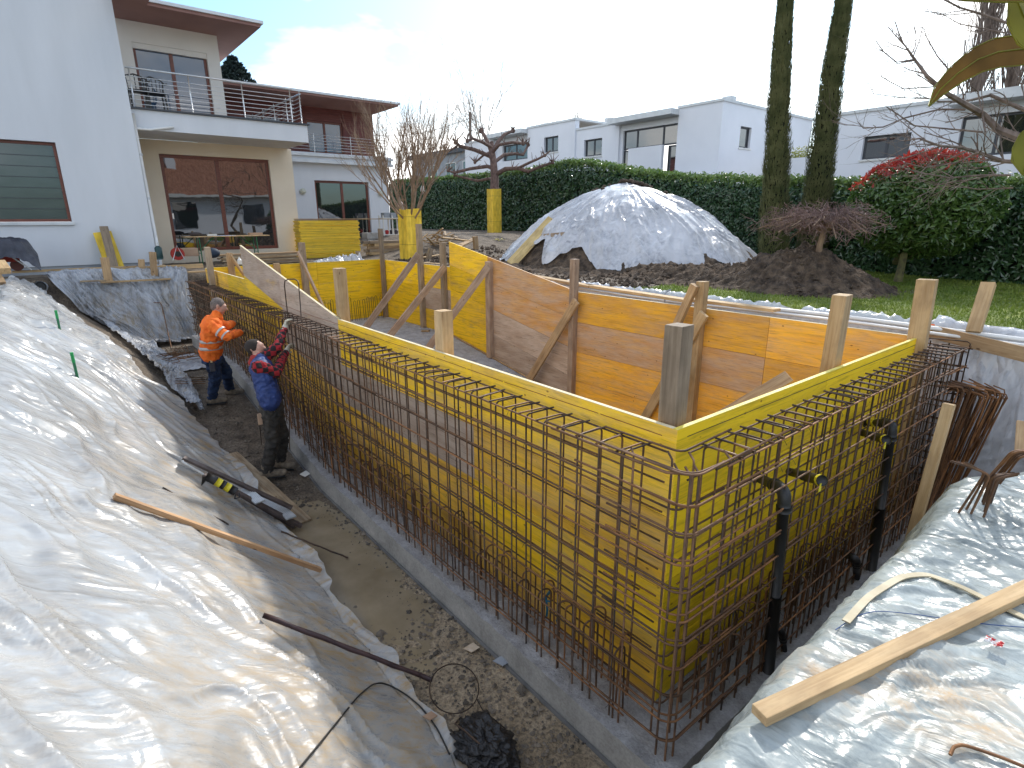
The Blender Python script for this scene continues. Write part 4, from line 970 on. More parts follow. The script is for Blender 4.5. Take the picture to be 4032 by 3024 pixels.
def neighbour1():
    Yn = -20; t = thing('house', 'long white flat-roofed house with stepped roofline behind the laurel hedge', 'house', (18, Yn, 0))
    def blk(x0, x1, z1, dy=0, name='wall', holes=(), back=-28):
        wall_mesh('y', Yn+dy-.3, .3, x0, x1, -.5, z1, holes).build(name, M['stucco_cool'], t)
        m = MB(); m.box((x0-.06, back, z1), (x1+.06, Yn+dy+.05, z1+.10)); m.build('roof', M['plinth'] if False else M['fascia'], t)
    blk(12.44, 14.55, 5.80); wall_mesh('x', 12.44, .3, -28, Yn-.3, -.5, 5.80, [(-22.4, -21.5, 4.15, 5.0)]).build('gable_wall', M['stucco_cool'], t)
    window(t, 'x', 12.44, -22.4, -21.5, 4.15, 5.0, n=1, fm='grey_frame', inset=.1, sill='white_pvc')
    blk(14.55, 18.0, 5.55, -.25, holes=[(14.75, 17.85, .5, 5.28)]); m = MB(); m.box((14.55, Yn-.3, 5.55), (18.2, Yn+.55, 5.78)); m.build('canopy', M['fascia'], t)
    window(t, 'y', Yn-.25, 14.75, 17.85, 4.42, 5.28, n=1, fm='grey_frame', inset=.1, sgn=-1, split=[15.55, 17.05])
    window(t, 'y', Yn-.25, 14.75, 15.25, .5, 4.40, n=1, fm='grey_frame', inset=.1, sgn=-1); window(t, 'y', Yn-.25, 17.4, 17.85, .5, 4.40, n=1, fm='grey_frame', inset=.1, sgn=-1)
    m = MB(); m.box((15.35, Yn-.2, .5), (17.3, Yn-.02, 4.42)); m.build('blind_panel', M['stucco_cool'], t)
    blk(18.0, 20.9, 5.62, -.1, holes=[(19.08, 20.32, 4.29, 5.10)]); window(t, 'y', Yn-.1, 19.08, 20.32, 4.29, 5.10, n=2, fm='grey_frame', inset=.12, sgn=-1, sill='white_pvc')
    blk(20.9, 24.7, 6.12, 0, holes=[(22.16, 23.3, 4.73, 5.52)]); window(t, 'y', Yn, 22.16, 23.3, 4.73, 5.52, n=2, fm='grey_frame', inset=.12, sgn=-1, sill='white_pvc')
    blk(24.7, 28, 5.9, -.3, holes=[(25.0, 27.4, 4.6, 5.5)]); window(t, 'y', Yn-.3, 25.0, 27.4, 4.6, 5.5, n=2, fm='grey_frame', inset=.12, sgn=-1)
    blk(28, 31, 5.9, 0)
    m = MB(); m.box((24.7, Yn-.3, 5.9), (28.2, Yn+.5, 6.12)); m.build('canopy', M['fascia'], t)
    m = MB()
    for x in (12.0, 18.6, 21.2): m.box((x+.6, Yn-1.2, 5.9), (x+1.0, Yn-.8, 6.12))
    m.build('chimney', M['fascia'], t)
    m = MB(); m.box((12.6, Yn+.9, .2), (14.3, Yn+1.1, 3.0)); m.box((11.9, Yn+.9, .2), (12.6, Yn+1.05, 2.85)); m.build('garden_wall', M['stucco_cool'], t)
neighbour1()
def neighbour2():
    Yn = -20; t = thing('house', 'white house with dark horizontal windows behind the red-topped ball tree', 'house', (3, Yn, 0))
    wall_mesh('y', Yn-.3, .3, -6, 7.9, -.5, 4.66, [(5.5, 6.92, 3.14, 3.88), (-4, 4.2, 3.0, 4.15)]).build('wall', M['stucco_cool'], t)
    wall_mesh('x', 7.6, .3, -28, Yn-.3, -.5, 4.66).build('side_wall', M['stucco_cool'], t)
    m = MB(); m.box((4.6, -28, 4.66), (7.95, Yn+.05, 4.76)); m.box((-6, -28, 4.66), (4.6, Yn+.05, 4.76)); m.build('roof', M['fascia'], t)
    m = MB(); m.box((-6, Yn+.05, 4.45), (4.5, Yn+.7, 4.72)); m.build('canopy', M['fascia'], t)
    window(t, 'y', Yn, 5.5, 6.92, 3.14, 3.88, n=2, fm='grey_frame', inset=.12, sgn=-1, sill='white_pvc')
    window(t, 'y', Yn, -4, 4.2, 3.0, 4.15, n=1, fm='grey_frame', inset=.12, sgn=-1, split=[-1.5, 2.2, 3.3])
    m = MB(); m.box((7.9, Yn-.4, .2), (9.7, Yn-.2, 3.4)); m.build('garden_wall', M['stucco_cool'], t)
neighbour2()
t = thing('house', 'dark grey flat-roofed house half hidden by the bare trees beyond the hedge', 'house', (50, -30, 0))
m = MB(); m.box((43, -38, 0), (56, -30.3, 7.4)); m.build('wall', M['plinth'], t)
m = MB(); m.box((42.6, -38.5, 7.4), (56.5, -29.9, 7.8)); m.build('roof', M['grey_frame'], t)
for x in (44.5, 47.5, 50.8): window(t, 'y', -30.3, x, x+1.8, 4.6, 6.6, n=2, fm='white_pvc', inset=-.05, sgn=-1)
m = MB(); m.box((45, -30.2, 3.6), (55, -28.8, 3.8)); m.box((45, -28.9, 3.8), (55, -28.8, 4.6)); m.build('balcony', M['fascia'], t)
# house standing behind the viewer, seen mirrored in the terrace door
t = thing('house', 'red tiled house on the other side of the garden, mirrored in the terrace door', 'house', (-17, -9, 0))
m = MB(); m.box((-22, -17, -.5), (-15, -2.5, 3.3)); m.build('wall', M['stucco_cool'], t)
tile = simple('clay_tiles', (.30, .12, .07), (.50, .24, .15), 3, .8, 14, 1.0, stretch=(1, 3, 1), bdist=.1)
m = MB(); m.add([(-14.3, -17.6, 3.1), (-14.3, -1.9, 3.1), (-18.5, -1.9, 6.6), (-18.5, -17.6, 6.6), (-22.7, -17.6, 3.1), (-22.7, -1.9, 3.1)], [(0, 3, 2, 1), (3, 4, 5, 2), (0, 4, 3), (1, 2, 5)]); m.build('roof', tile, t)
m = MB(); m.box((-14.98, -7.2, .6), (-14.95, -5.6, 2.6)); m.box((-14.98, -12.2, .9), (-14.95, -10.6, 2.4)); m.build('window', M['glass'], t)
m = MB(); m.box((-14.2, -17.6, 2.95), (-14.35, -1.9, 3.1)); m.build('gutter', M['white_pvc'], t)
m = MB(); m.box((-16.6, -6.5, 5), (-17.4, -5.9, 7)); m.build('chimney', M['stucco_cool'], t)
# utility pole and wires
t = thing('utility_pole', 'thin utility pole with sagging wires behind the pruned tree', 'utility pole', (28, -17.5, 0))
pb = onD(1853, 560, 38); m = MB(); m.tube([(pb.x, pb.y, 0), (pb.x, pb.y, onD(1853, 447, 38).z)], [.13, .09], 8); m.build('pole', M['bark'], t)
a = onD(1853, 465, 38)
for q in (onD(1440, 530, 46), onD(2050, 505, 60)):
    m = MB(); m.tube([a.lerp(q, k/8)-Vector((0, 0, 1.0*math.sin(math.pi*k/8)*.5)) for k in range(9)], .018, 4); m.build('wire', M['black'], t)
# ------------------------------------------------------------------ vegetation
def leaf_quads(P, size, nrm=None, asp=.45, droop=0.0, fold=True):
    """two triangles per leaf, folded along the midrib"""
    n = len(P); s = size*rng.uniform(.6, 1.25, (n, 1))
    d = rng.normal(size=(n, 3)); d[:, 2] -= droop; d /= np.linalg.norm(d, axis=1)[:, None]
    r = rng.normal(size=(n, 3)) if nrm is None else nrm+rng.normal(size=(n, 3))*.55
    sd = np.cross(d, r); sd /= np.maximum(np.linalg.norm(sd, axis=1)[:, None], 1e-5); up = np.cross(sd, d)
    a = P-d*s*.5; b = P+d*s*.5; l = P-sd*s*asp*.5+up*s*.08; q = P+sd*s*asp*.5+up*s*.08
    V = np.stack([a, q, b, l], 1).reshape(-1, 3); i = np.arange(n)*4
    Q = np.concatenate([np.stack([i, i+1, i+2], 1), np.stack([i, i+2, i+3], 1)]); return V, Q
def grow(m, p, d, L_, r, lev, prm, tips=None):
    """recursive branch: prm = (children, spread, ratio, updraft, jitter, levels)"""
    ch, sp, ra, up, ji, mx_ = prm; n = 4 if lev < 2 else 3; pts = [Vector(p)]; dd = Vector(d).normalized()
    for i in range(n):
        dd = (dd+Vector((random.gauss(0, ji), random.gauss(0, ji), random.gauss(0, ji)+up))).normalized(); pts.append(pts[-1]+dd*L_/n)
    rs = [r*(1-.45*i/n) for i in range(n+1)]
    if lev == mx_: rs[-1] = r*.3
    m.tube(pts, rs, 6 if lev == 0 else (5 if lev == 1 else 3), cap=False)
    if lev >= mx_:
        if tips is not None: tips.append((pts[-1], dd))
        return
    k = ch if isinstance(ch, int) else ch[min(lev, len(ch)-1)]
    for i in range(k):
        t = .35+.65*(i+random.random()*.6)/k; t = min(t, 1); j = min(int(t*n), n-1); q = pts[j].lerp(pts[j+1], t*n-j)
        ax = Vector((random.gauss(0, 1), random.gauss(0, 1), random.gauss(0, 1))).normalized(); nd = (dd+dd.cross(ax).normalized()*math.tan(sp*random.uniform(.6, 1.2))).normalized()
        grow(m, q, nd, L_*ra*random.uniform(.75, 1.15), rs[j]*random.uniform(.5, .72), lev+1, prm, tips)
# laurel hedge along the garden, a row of clipped bushes grown together
hp = [(-7, -9.9, 1.75), (1, -10.9, 1.85), (5.2, -12.3, 2.1), (9.5, -13.6, 2.45), (14, -14.4, 3.1), (17.5, -14.9, 3.35), (24, -15.1, 3.35), (34, -15.6, 3.6)]
seg = 'laurel hedge of glossy dark leaves clipped flat behind the garden'
t = thing('laurel_hedge', 'long clipped laurel hedge with glossy dark leaves behind the mound and lawn', 'hedge', (14, -14.5, .5))
cx_ = np.array([h[0] for h in hp]); cy_ = np.array([h[1] for h in hp]); cz_ = np.array([h[2] for h in hp])
n = 92000; sx = np.concatenate([rng.uniform(-6.8, 9, int(n*.52)), rng.uniform(9, 33, n-int(n*.52))]); n = len(sx)
fy = np.interp(sx, cx_, cy_); fzt = np.interp(sx, cx_, cz_)+.12*fbm(sx*.8, sx*0, 3)+.25*np.exp(-((sx-15.7)/1.5)**2)
gz = top_ground(sx, fy); u = rng.uniform(0, 1, n); front = u < .74
bulge = .12*fbm(sx*1.4, rng.uniform(0, .01, n)+u*3, 3)
zz = np.where(front, gz+.02+(fzt-gz)*rng.uniform(0, 1, n), fzt+rng.normal(0, .05, n)-.05*np.abs(u-.87))
yy = np.where(front, fy+.12*fbm(sx*1.3, zz*1.5, 3)+rng.normal(0, .06, n)-.22*sstep(.82, 1, (zz-gz)/(fzt-gz)), fy-rng.uniform(.1, 1.3, n))
nr = np.where(front[:, None], np.array([[0, 1., .25]]), np.array([[0, .2, 1.]]))
sz = np.where(sx > 9, .17, .125)[:, None]
V, Q = leaf_quads(np.stack([sx, yy, zz], 1), 1.0, nr, .42, .15); 
V = V.reshape(n, 4, 3); c = V.mean(1, keepdims=True); V = (c+(V-c)*sz[:, None]*1.0).reshape(-1, 3)
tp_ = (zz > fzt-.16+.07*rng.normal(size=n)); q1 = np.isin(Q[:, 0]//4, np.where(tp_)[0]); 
def _sub(V, Q): u_, inv = np.unique(Q, return_inverse=True); return V[u_], inv.reshape(Q.shape)
M['laurel_lit_top'] = leafmat('lit_laurel_leaf', (.09, .17, .035), (.17, .26, .06), .3, .7, .35)  # brighter laurel leaf: light on the hedge top put into the colour
Va, Qa = _sub(V, Q[~q1]); np_mesh('foliage', Va, Qa, M['laurel'], t); Va, Qa = _sub(V, Q[q1]); np_mesh('lit_top_leaves', Va, Qa, M['laurel_lit_top'], t)
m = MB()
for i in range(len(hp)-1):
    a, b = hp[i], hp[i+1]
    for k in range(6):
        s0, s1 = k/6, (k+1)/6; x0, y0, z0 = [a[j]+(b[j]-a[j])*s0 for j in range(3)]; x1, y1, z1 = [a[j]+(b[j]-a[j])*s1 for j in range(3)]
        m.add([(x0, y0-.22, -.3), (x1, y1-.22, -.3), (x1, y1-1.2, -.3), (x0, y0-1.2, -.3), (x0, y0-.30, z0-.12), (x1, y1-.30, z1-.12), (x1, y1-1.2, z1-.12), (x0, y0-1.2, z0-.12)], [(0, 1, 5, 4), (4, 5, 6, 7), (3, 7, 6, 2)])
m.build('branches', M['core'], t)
def foliage_cloud(pts, size, mat, name, t, nrm=None, asp=.42): V, Q = leaf_quads(pts, size, nrm, asp); return np_mesh(name, V, Q, M[mat], t)
# cypresses
def cypress(label, base, top, rb, rt, px):
    t = thing('cypress_tree', label, 'cypress', base, 'pair of columnar cypresses'); a, b = Vector(base), Vector(top)
    n = 26000; u = rng.uniform(0, 1, n)**.9; th = rng.uniform(0, 6.283, n)
    R = (rb+(rt-rb)*u)*np.minimum(1, (u+.02)*14)**.5*np.minimum(1, (1-u)*5+.05)**.6*(1+.22*fbm(th*1.3+px, u*9, 3)+.10*perlin(th*4, u*40))
    R = R*np.sqrt(rng.uniform(.55, 1, n)); bend = .12*np.sin(u*3.1)
    A = np.array(a); B = np.array(b); P = A+(B-A)*u[:, None]; P[:, 0] += R*np.cos(th)+bend; P[:, 1] += R*np.sin(th)
    L_ = rng.uniform(.04, .12, n)*(1+(rng.uniform(0, 1, n) > .93)*1.2); out_ = rng.uniform(.05, .45, n)
    d = np.stack([np.cos(th)*out_, np.sin(th)*out_, np.ones(n)], 1); d /= np.linalg.norm(d, axis=1)[:, None]
    s = np.stack([-np.sin(th), np.cos(th), rng.normal(0, .3, n)], 1); w_ = rng.uniform(.008, .022, n)[:, None]
    V = np.stack([P-s*w_, P+s*w_, P+d*L_[:, None]], 1).reshape(-1, 3)
    np_mesh('crown', V, np.arange(3*n).reshape(n, 3), M['cypress'], t)
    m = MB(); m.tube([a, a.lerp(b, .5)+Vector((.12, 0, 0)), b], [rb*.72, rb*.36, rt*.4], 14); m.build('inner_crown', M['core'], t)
    m = MB(); m.tube([a-Vector((0, 0, .2)), a+Vector((0, 0, .3))], .12, 8); m.build('trunk', M['bark'], t)
b1 = onY(3042, 1062, -10.4); t1 = onY(3112, 0, -10.4); k = 9.6/t1.z
cypress('straighter tall cypress, left one of the pair beside the covered mound', (b1.x, b1.y, .1), (t1.x+(t1.x-b1.x)*.6, -10.4, 9.2), .36, .03, 1)
b2 = onY(3190, 1030, -11.6); t2 = onY(3345, 0, -11.6)
cypress('leaning tall cypress, right one of the pair by the small bare tree', (b2.x, b2.y, .1), (b2.x+(t2.x-b2.x)*1.55, -11.6, 9.2), .39, .04, 5)
# ball-trimmed photinia with red tips
pt = Vector((1.95, -9.55, .08)); pc = onY(3628, 815, -9.9)
t = thing('photinia_tree', 'ball-shaped evergreen tree with bright red new leaves on top', 'tree', pt)
m = MB(); m.tube([pt, pt+Vector((-.02, 0, .5)), Vector((pc.x+.22, pc.y+.1, pc.z-1.0)), Vector((pc.x+.1, pc.y, pc.z-.4))], [.075, .06, .055, .04], 8)
for i in range(9): a = i*.7; m.tube([Vector((pc.x+.15, pc.y, pc.z-.95)), Vector((pc.x+.75*math.cos(a), pc.y+.75*math.sin(a), pc.z-.3+.2*math.sin(i)))], [.03, .012], 5)
m.build('trunk', M['bark_moss'], t)
n = 21000; d = rng.normal(size=(n, 3)); d /= np.linalg.norm(d, axis=1)[:, None]; rr = (1.04*rng.uniform(.80, 1.03, n)+.09*fbm(d[:, 0]*3, d[:, 1]*3+d[:, 2]*2, 3))[:, None]
P = np.array(pc)+d*rr*np.array([1.12, 1.05, .86]); low = (d[:, 2] < -.75) & (rng.uniform(0, 1, n) < .5)
redz = d[:, 2]+.30*d[:, 0]+.12*fbm(d[:, 0]*5, d[:, 1]*5, 2)+.10*rng.normal(size=n); red = (redz > .70) & (rr[:, 0] > .95)
foliage_cloud(P[~red & ~low], .12, 'photinia', 'crown', t, d[~red & ~low], .40); foliage_cloud(P[red]+d[red]*.05, .11, 'photinia_red', 'red_shoots', t, None, .34)
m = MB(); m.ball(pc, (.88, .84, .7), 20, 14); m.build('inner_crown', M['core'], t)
# small weeping bare tree on the soil heap
p0 = onY(3222, 1022, -7.45); p0.z = onY(3222, 1025, -7.45).z
t = thing('bare_weeping_tree', 'low umbrella-shaped bare tree with reddish twigs on the dark heap', 'tree', p0)
top = onY(3245, 905, -7.45); cc = onY(3235, 870, -7.45); half = abs(onY(3530, 870, -7.45).x-onY(3010, 870, -7.45).x)/2
m = MB(); m.tube([p0-Vector((0, 0, .25)), p0.lerp(top, .5)+Vector((.02, 0, 0)), top], [.055, .05, .045], 8); tw = MB()
for i in range(34):
    a = i*2.4; R0 = half*random.uniform(.5, 1.0); e = Vector((cc.x+R0*math.cos(a), cc.y+R0*.9*math.sin(a), cc.z+random.uniform(-.25, .12)-.12*(R0/half)**2)); mid = top.lerp(e, .5)+Vector((0, 0, .10+random.uniform(0, .16)))
    m.tube([top+Vector((0, 0, -.05)), top.lerp(mid, .5)+Vector((0, 0, .05)), mid, e], [.024, .02, .014, .007], 5)
    for k in range(42):
        s = random.uniform(.15, 1); q = top.lerp(mid, s*2) if s < .5 else mid.lerp(e, s*2-1); q = q+Vector((random.gauss(0, .08), random.gauss(0, .08), random.gauss(.03, .07)))
        d = Vector((random.gauss(0, .7)+.5*math.cos(a), random.gauss(0, .7)+.5*math.sin(a), random.gauss(.15, .5))).normalized(); L_ = random.uniform(.07, .22)
        c1 = q+d*L_*.5+Vector((random.gauss(0, .02), random.gauss(0, .02), .02)); e1 = q+d*L_+Vector((0, 0, random.uniform(-.07, .02))); tw.tube([q, c1, e1], [.0055, .004, .0025], 3, cap=False)
        tw.tube([c1, c1+Vector((random.gauss(0, .06), random.gauss(0, .06), random.gauss(0, .05)))], [.0035, .002], 3, cap=False)
m.build('branches', M['bark_tan'], t); tw.build('twigs', M['twig'], t)
# tan multi-stem tree rising from its board casing
b = onY(1612, 838, -5.75); base = Vector((b.x, b.y, b.z)); D1 = b.x
t = thing('bare_tree', 'vase-shaped bare tree with many slim stems above a yellow board casing', 'tree', (b.x, b.y, .2))
m = MB(); tips = []
m.tube([(b.x, b.y, .1), (b.x, b.y, b.z-.25)], .12, 8)
for i in range(18):
    a = i*2.399; ln = random.uniform(.2, 2.1); d = Vector((math.cos(a)*ln, math.sin(a)*ln, 1.0)).normalized()
    grow(m, base+Vector((math.cos(a)*.07, math.sin(a)*.07, -.3)), d, random.uniform(1.9, 2.5), .028, 0, ((5, 5, 4), .50, .56, .13, .08, 3), tips)
m.build('branches', M['bark_tan'], t)
# hard-pruned plane
b = onD(1947, 745, 23.5); t = thing('pruned_tree', 'hard-pruned bare tree with knobbly crooked limbs above a tall yellow casing', 'tree', (b.x, b.y, .7))
m = MB(); up = Vector((0, 0, 1)); tp = onD(1955, 690, 23.5); m.tube([(b.x, b.y, .6), b, onD(1948, 700, 23.5), onD(1943, 640, 23.5), onD(1935, 560, 23.6)], [.17, .18, .17, .14, .09], 10)
def limb(px, r0, r1, dd=None, knob=True):
    pts = [onD(x, y, 23.5+(dd or [0]*len(px))[i]) for i, (x, y) in enumerate(px)]; n = len(pts); rs = [r0+(r1-r0)*i/(n-1) for i in range(n)]; m.tube(pts, rs, 7)
    if knob:
        m.ball(pts[-1], r1*1.7, 8, 6)
        for k in range(9):
            d = Vector((random.gauss(0, .6), random.gauss(0, .6), random.gauss(.9, .3))).normalized(); L_ = random.uniform(.18, .42); q = pts[-1]; m.tube([q, q+d*L_*.5+Vector((random.gauss(0, .02), 0, 0)), q+d*L_], [.022, .016, .007], 4)
    for p_, q_ in zip(pts[1:-1], pts[2:]):
        for k in range(3):
            q = p_.lerp(q_, random.random()); d = Vector((random.gauss(0, .6), random.gauss(0, .6), random.gauss(.8, .4))).normalized(); m.tube([q, q+d*random.uniform(.15, .38)], [.02, .008], 4)
limb([(1950, 650), (1930, 615), (1870, 590), (1810, 575), (1795, 560)], .10, .06, [0, 0, -.4, -.8, -1]); limb([(1948, 665), (1920, 655), (1850, 665), (1790, 680), (1765, 672)], .09, .045, [0, .3, .8, 1.2, 1.4])
limb([(1940, 620), (1925, 570), (1905, 530), (1895, 515)], .09, .07); limb([(1938, 600), (1960, 560), (1985, 530), (2020, 515)], .09, .06, [0, .3, .6, 1])
limb([(1946, 690), (1990, 665), (2040, 662), (2080, 675), (2130, 655), (2175, 640)], .10, .045, [0, -.3, -.6, -.6, -1, -1]); limb([(2040, 662), (2085, 640), (2120, 625), (2145, 612)], .06, .04, [-.6, -.8, -1, -1.2])
limb([(1945, 640), (1985, 610), (2030, 605), (2060, 610), (2080, 570)], .08, .05, [0, .4, .8, 1, 1.2]); limb([(1935, 580), (1900, 560), (1860, 545), (1840, 555)], .07, .05, [0, -.5, -1, -1.3])
limb([(1940, 600), (1965, 570), (2020, 560), (2060, 565)], .07, .05, [0, -.5, -1, -1.4]); limb([(1930, 600), (1905, 610), (1870, 640)], .06, .04, [0, 1, 1.6]); limb([(1800, 575), (1760, 600)], .05, .03, [-.8, -.9])
limb([(1948, 705), (1930, 703), (1880, 712), (1830, 700), (1790, 690)], .07, .04, [0, 1, 1.5, 2, 2]); m.build('limbs', M['bark_brown'], t)
# bare trees in the distance
def far_tree(label, px, D, H, spread, n=9, name='bare_tree', prm=((5, 4, 3), .5, .60, .05, .10, 3), r=.038):
    b = onD(*px, D); t = thing(name, label, 'tree', (b.x, b.y, .3)); m = MB(); m.tube([(b.x, b.y, .2), (b.x, b.y, b.z)], r*2.2, 7)
    for i in range(n):
        a = i*2.399; d = Vector((math.cos(a)*spread, math.sin(a)*spread, 1)).normalized(); grow(m, (b.x, b.y, b.z-.3+i*.12), d, H*random.uniform(.45, .7), r, 0, prm)
    m.build('branches', M['bark_pale'], t)
far_tree('tall pale bare tree behind the pruned tree, against the sky', (1900, 620), 40, 6.2, .42, 9); far_tree('low bare tree peeping over the long white house', (2150, 560), 48, 2.4, .5, 6); far_tree('thin-topped bare tree just behind the long white house', (2275, 540), 50, 2.8, .25, 4)
far_tree('wide bare tree above the grey house between hedge and villa', (1700, 640), 36, 3.0, .7, 8)
# poplar with upright twigs on the far right
for lab, px_, D, sp in (('tall poplar with bundled upright branches behind the right-hand house', (3830, 430), 27, .16), ('slimmer poplar partly hidden by magnolia leaves behind the right-hand house', (3960, 430), 29, .14)):
    b = onD(*px_, D); t = thing('poplar_tree', lab, 'poplar', (b.x, b.y, 0)); m = MB(); m.tube([(b.x, b.y, 0), (b.x, b.y, b.z+2), (b.x+.1, b.y, b.z+9)], [.3, .22, .05], 8)
    for i in range(34):
        a = i*2.399; z = b.z-1.5+i*.17; d = Vector((math.cos(a)*sp*random.uniform(.6, 2.2), math.sin(a)*sp*2, 1)).normalized(); grow(m, (b.x+.1*math.cos(a), b.y+.1*math.sin(a), z), d, random.uniform(2.2, 3.6), .045, 0, ((4, 4), .22, .55, .09, .06, 2))
    m.build('branches', M['bark'], t)
# spruce behind the villa roof
b = onD(927, 330, 46); tp = onD(925, 222, 46); t = thing('spruce_tree', 'dark spruce top rising behind the villa balcony', 'spruce', (b.x, b.y, 0)); H = tp.z
n = 16000; u = rng.uniform(0, 1, n); lay = np.floor(u*16)/16+rng.uniform(0, .022, n); th = rng.uniform(0, 6.283, n); th = np.floor(th*7/6.283+rng.normal(0, .12, n))*6.283/7+lay*9+rng.normal(0, .09, n)
R = (1-lay)**.8*3.9*np.sqrt(rng.uniform(0, 1, n)); P = np.stack([b.x+R*np.cos(th), b.y+R*np.sin(th), H-5.2+5.2*lay-.22*R+rng.normal(0, .05, n)+.05*R*R], 1)
foliage_cloud(P, .30, 'spruce', 'crown', t, None, .35); m = MB(); m.tube([(b.x, b.y, 0), (b.x, b.y, H)], [.3, .03], 8); m.build('trunk', M['bark'], t)
# yellow-green shrub between the two neighbouring houses
b = onD(3158, 640, 25); t = thing('shrub', 'small yellow-green shrub between the two white neighbouring houses', 'shrub', (b.x, b.y, 0)); n = 2500; d = rng.normal(size=(n, 3)); d /= np.linalg.norm(d, axis=1)[:, None]
M['lime'] = leafmat('lime_leaf', (.25, .28, .05), (.36, .38, .08)); foliage_cloud(np.array(b)+d*rng.uniform(.2, 1, (n, 1))*np.array([.9, .6, .75]), .10, 'lime', 'crown', t); m = MB(); m.tube([(b.x, b.y, 0), b], .08, 6); m.build('trunk', M['bark'], t)
# branches of a bare tree reaching in from the right
t = thing('bare_tree', 'bare budding branches reaching in from the right over the ball tree', 'tree', (-1.2, -7.0, 0)); m = MB()
D = 6.6
def bough(px, r0, r1, tw_=7, dz=0):
    n = len(px); pts = [onD(x, y, D+dz+.25*math.sin(i)) for i, (x, y) in enumerate(px)]; m.tube(pts, [r0+(r1-r0)*i/(n-1) for i in range(n)], 6)
    for i in range(n-1):
        for k in range(tw_):
            s = random.random(); q = pts[i].lerp(pts[i+1], s); rr = (r0+(r1-r0)*i/(n-1)); d0 = (pts[i+1]-pts[i]).normalized(); ax = Vector((random.gauss(0, 1), random.gauss(0, 1), random.gauss(0, 1))).normalized()
            if random.random() < .4: d = (d0+d0.cross(ax)*1.1+Vector((0, 0, .25))).normalized(); grow(m, q, d, random.uniform(.22, .6), min(rr*.45, .009), 1, ((2, 3, 2), .6, .6, .05, .13, 2))
            else: m.tube([q, q+(d0.cross(ax)+d0*.3).normalized()*random.uniform(.02, .07)], [.006, .003], 3)
bough([(4060, 560), (3930, 510), (3870, 450), (3800, 410), (3730, 370), (3650, 300), (3595, 225), (3570, 190)], .05, .010); bough([(3595, 235), (3530, 245), (3480, 205), (3448, 160)], .009, .004, 3); bough([(3595, 225), (3620, 160), (3635, 100)], .008, .003, 2); bough([(3585, 210), (3530, 130)], .007, .003, 2)
bough([(4050, 440), (3900, 375), (3800, 400), (3690, 400)], .028, .010, 5, .5); bough([(3800, 432), (3700, 430), (3560, 465), (3480, 500), (3400, 505), (3378, 480)], .012, .004, 4); bough([(3870, 520), (3760, 510), (3600, 495), (3520, 440), (3490, 420)], .012, .004, 4, -.4)
bough([(3700, 340), (3560, 350), (3500, 320), (3470, 300)], .008, .003, 4); bough([(3690, 390), (3560, 385), (3440, 370), (3415, 320)], .008, .003, 4, .4); bough([(3740, 280), (3690, 220), (3650, 150), (3635, 110)], .009, .004, 4, .3)
bough([(4050, 640), (3950, 635), (3850, 600), (3780, 580), (3700, 575), (3620, 545), (3560, 555)], .030, .006, 8); bough([(3850, 600), (3770, 640), (3640, 660), (3560, 640)], .012, .004, 7, -.3); bough([(3980, 690), (3860, 690), (3740, 700), (3620, 680), (3540, 655)], .014, .004, 8, -.2)
bough([(3990, 740), (3850, 745), (3700, 725), (3600, 700)], .010, .004, 7, .2); bough([(4050, 120), (3880, 60), (3780, 30), (3700, -10)], .018, .008, 5, .2); bough([(3960, 130), (3860, 110), (3780, 95), (3690, 45)], .010, .003, 5, -.3); bough([(3880, 520), (3862, 420), (3850, 360), (3820, 335)], .012, .005, 3)
m.tube([onD(4060, 560, D), Vector((-1.0, -6.2, .9)), Vector((-1.2, -7.0, -.1))], [.05, .07, .09], 8); m.build('branches', M['bark'], t)
# magnolia leaves close to the viewer
t = thing('magnolia_branch', 'large magnolia leaves with brown undersides hanging in at the upper right', 'magnolia leaves', onD(4160, 300, .62))
def leaf(px_mid, halfw, D_, mat, curl=.12, dd=None):
    n = len(px_mid); pts = []; L0 = [onD(x, y, D_+(dd or [0]*n)[i]) for i, (x, y) in enumerate(px_mid)]
    view = Vector(CM[2]); nv = 9
    for i in range(n):
        d = (L0[min(i+1, n-1)]-L0[max(i-1, 0)]).normalized(); s = d.cross(view).normalized()
        for j in range(nv): v = -1+2*j/(nv-1); pts.append(L0[i]+s*v*halfw[i]*D_/F+view*(curl*abs(v)*halfw[i]*D_/F))
    m = MB(); m.grid(pts, n, nv); o = m.build('leaf', M[mat], t, smooth=True); sm = o.modifiers.new('s', 'SUBSURF'); sm.render_levels = 2; so = o.modifiers.new('t', 'SOLIDIFY'); so.thickness = .0008
    e = MB(); 
    for sd in (0, nv-1): e.tube([pts[i*nv+sd] for i in range(n)], .0007, 4)
    e.tube([pts[i*nv+nv//2] for i in range(n)], .0009, 4); e.build('leaf_veins', M['magnolia_top'], t, smooth=True)
leaf([(3657, 418), (3700, 355), (3770, 290), (3850, 235), (3930, 205), (4010, 195), (4100, 190)], [2, 24, 38, 50, 58, 60, 50], .55, 'magnolia_under', .1)
leaf([(3990, -40), (4005, 0), (4030, 60), (4075, 130), (4120, 200)], [10, 32, 62, 70, 40], .50, 'magnolia_top', .15)
leaf([(4075, 500), (4062, 540), (4050, 590), (4040, 640), (4030, 690)], [20, 44, 56, 52, 4], .52, 'magnolia_top', .15)
leaf([(3650, -22), (3800, -12), (3950, -10), (4100, -15)], [3, 14, 18, 18], .48, 'magnolia_under', .1)
m = MB(); m.tube([onD(4110, -60, .52), onD(4130, 200, .56), onD(4100, 480, .53)], .003, 6); m.build('stem', M['bark_moss'], t)
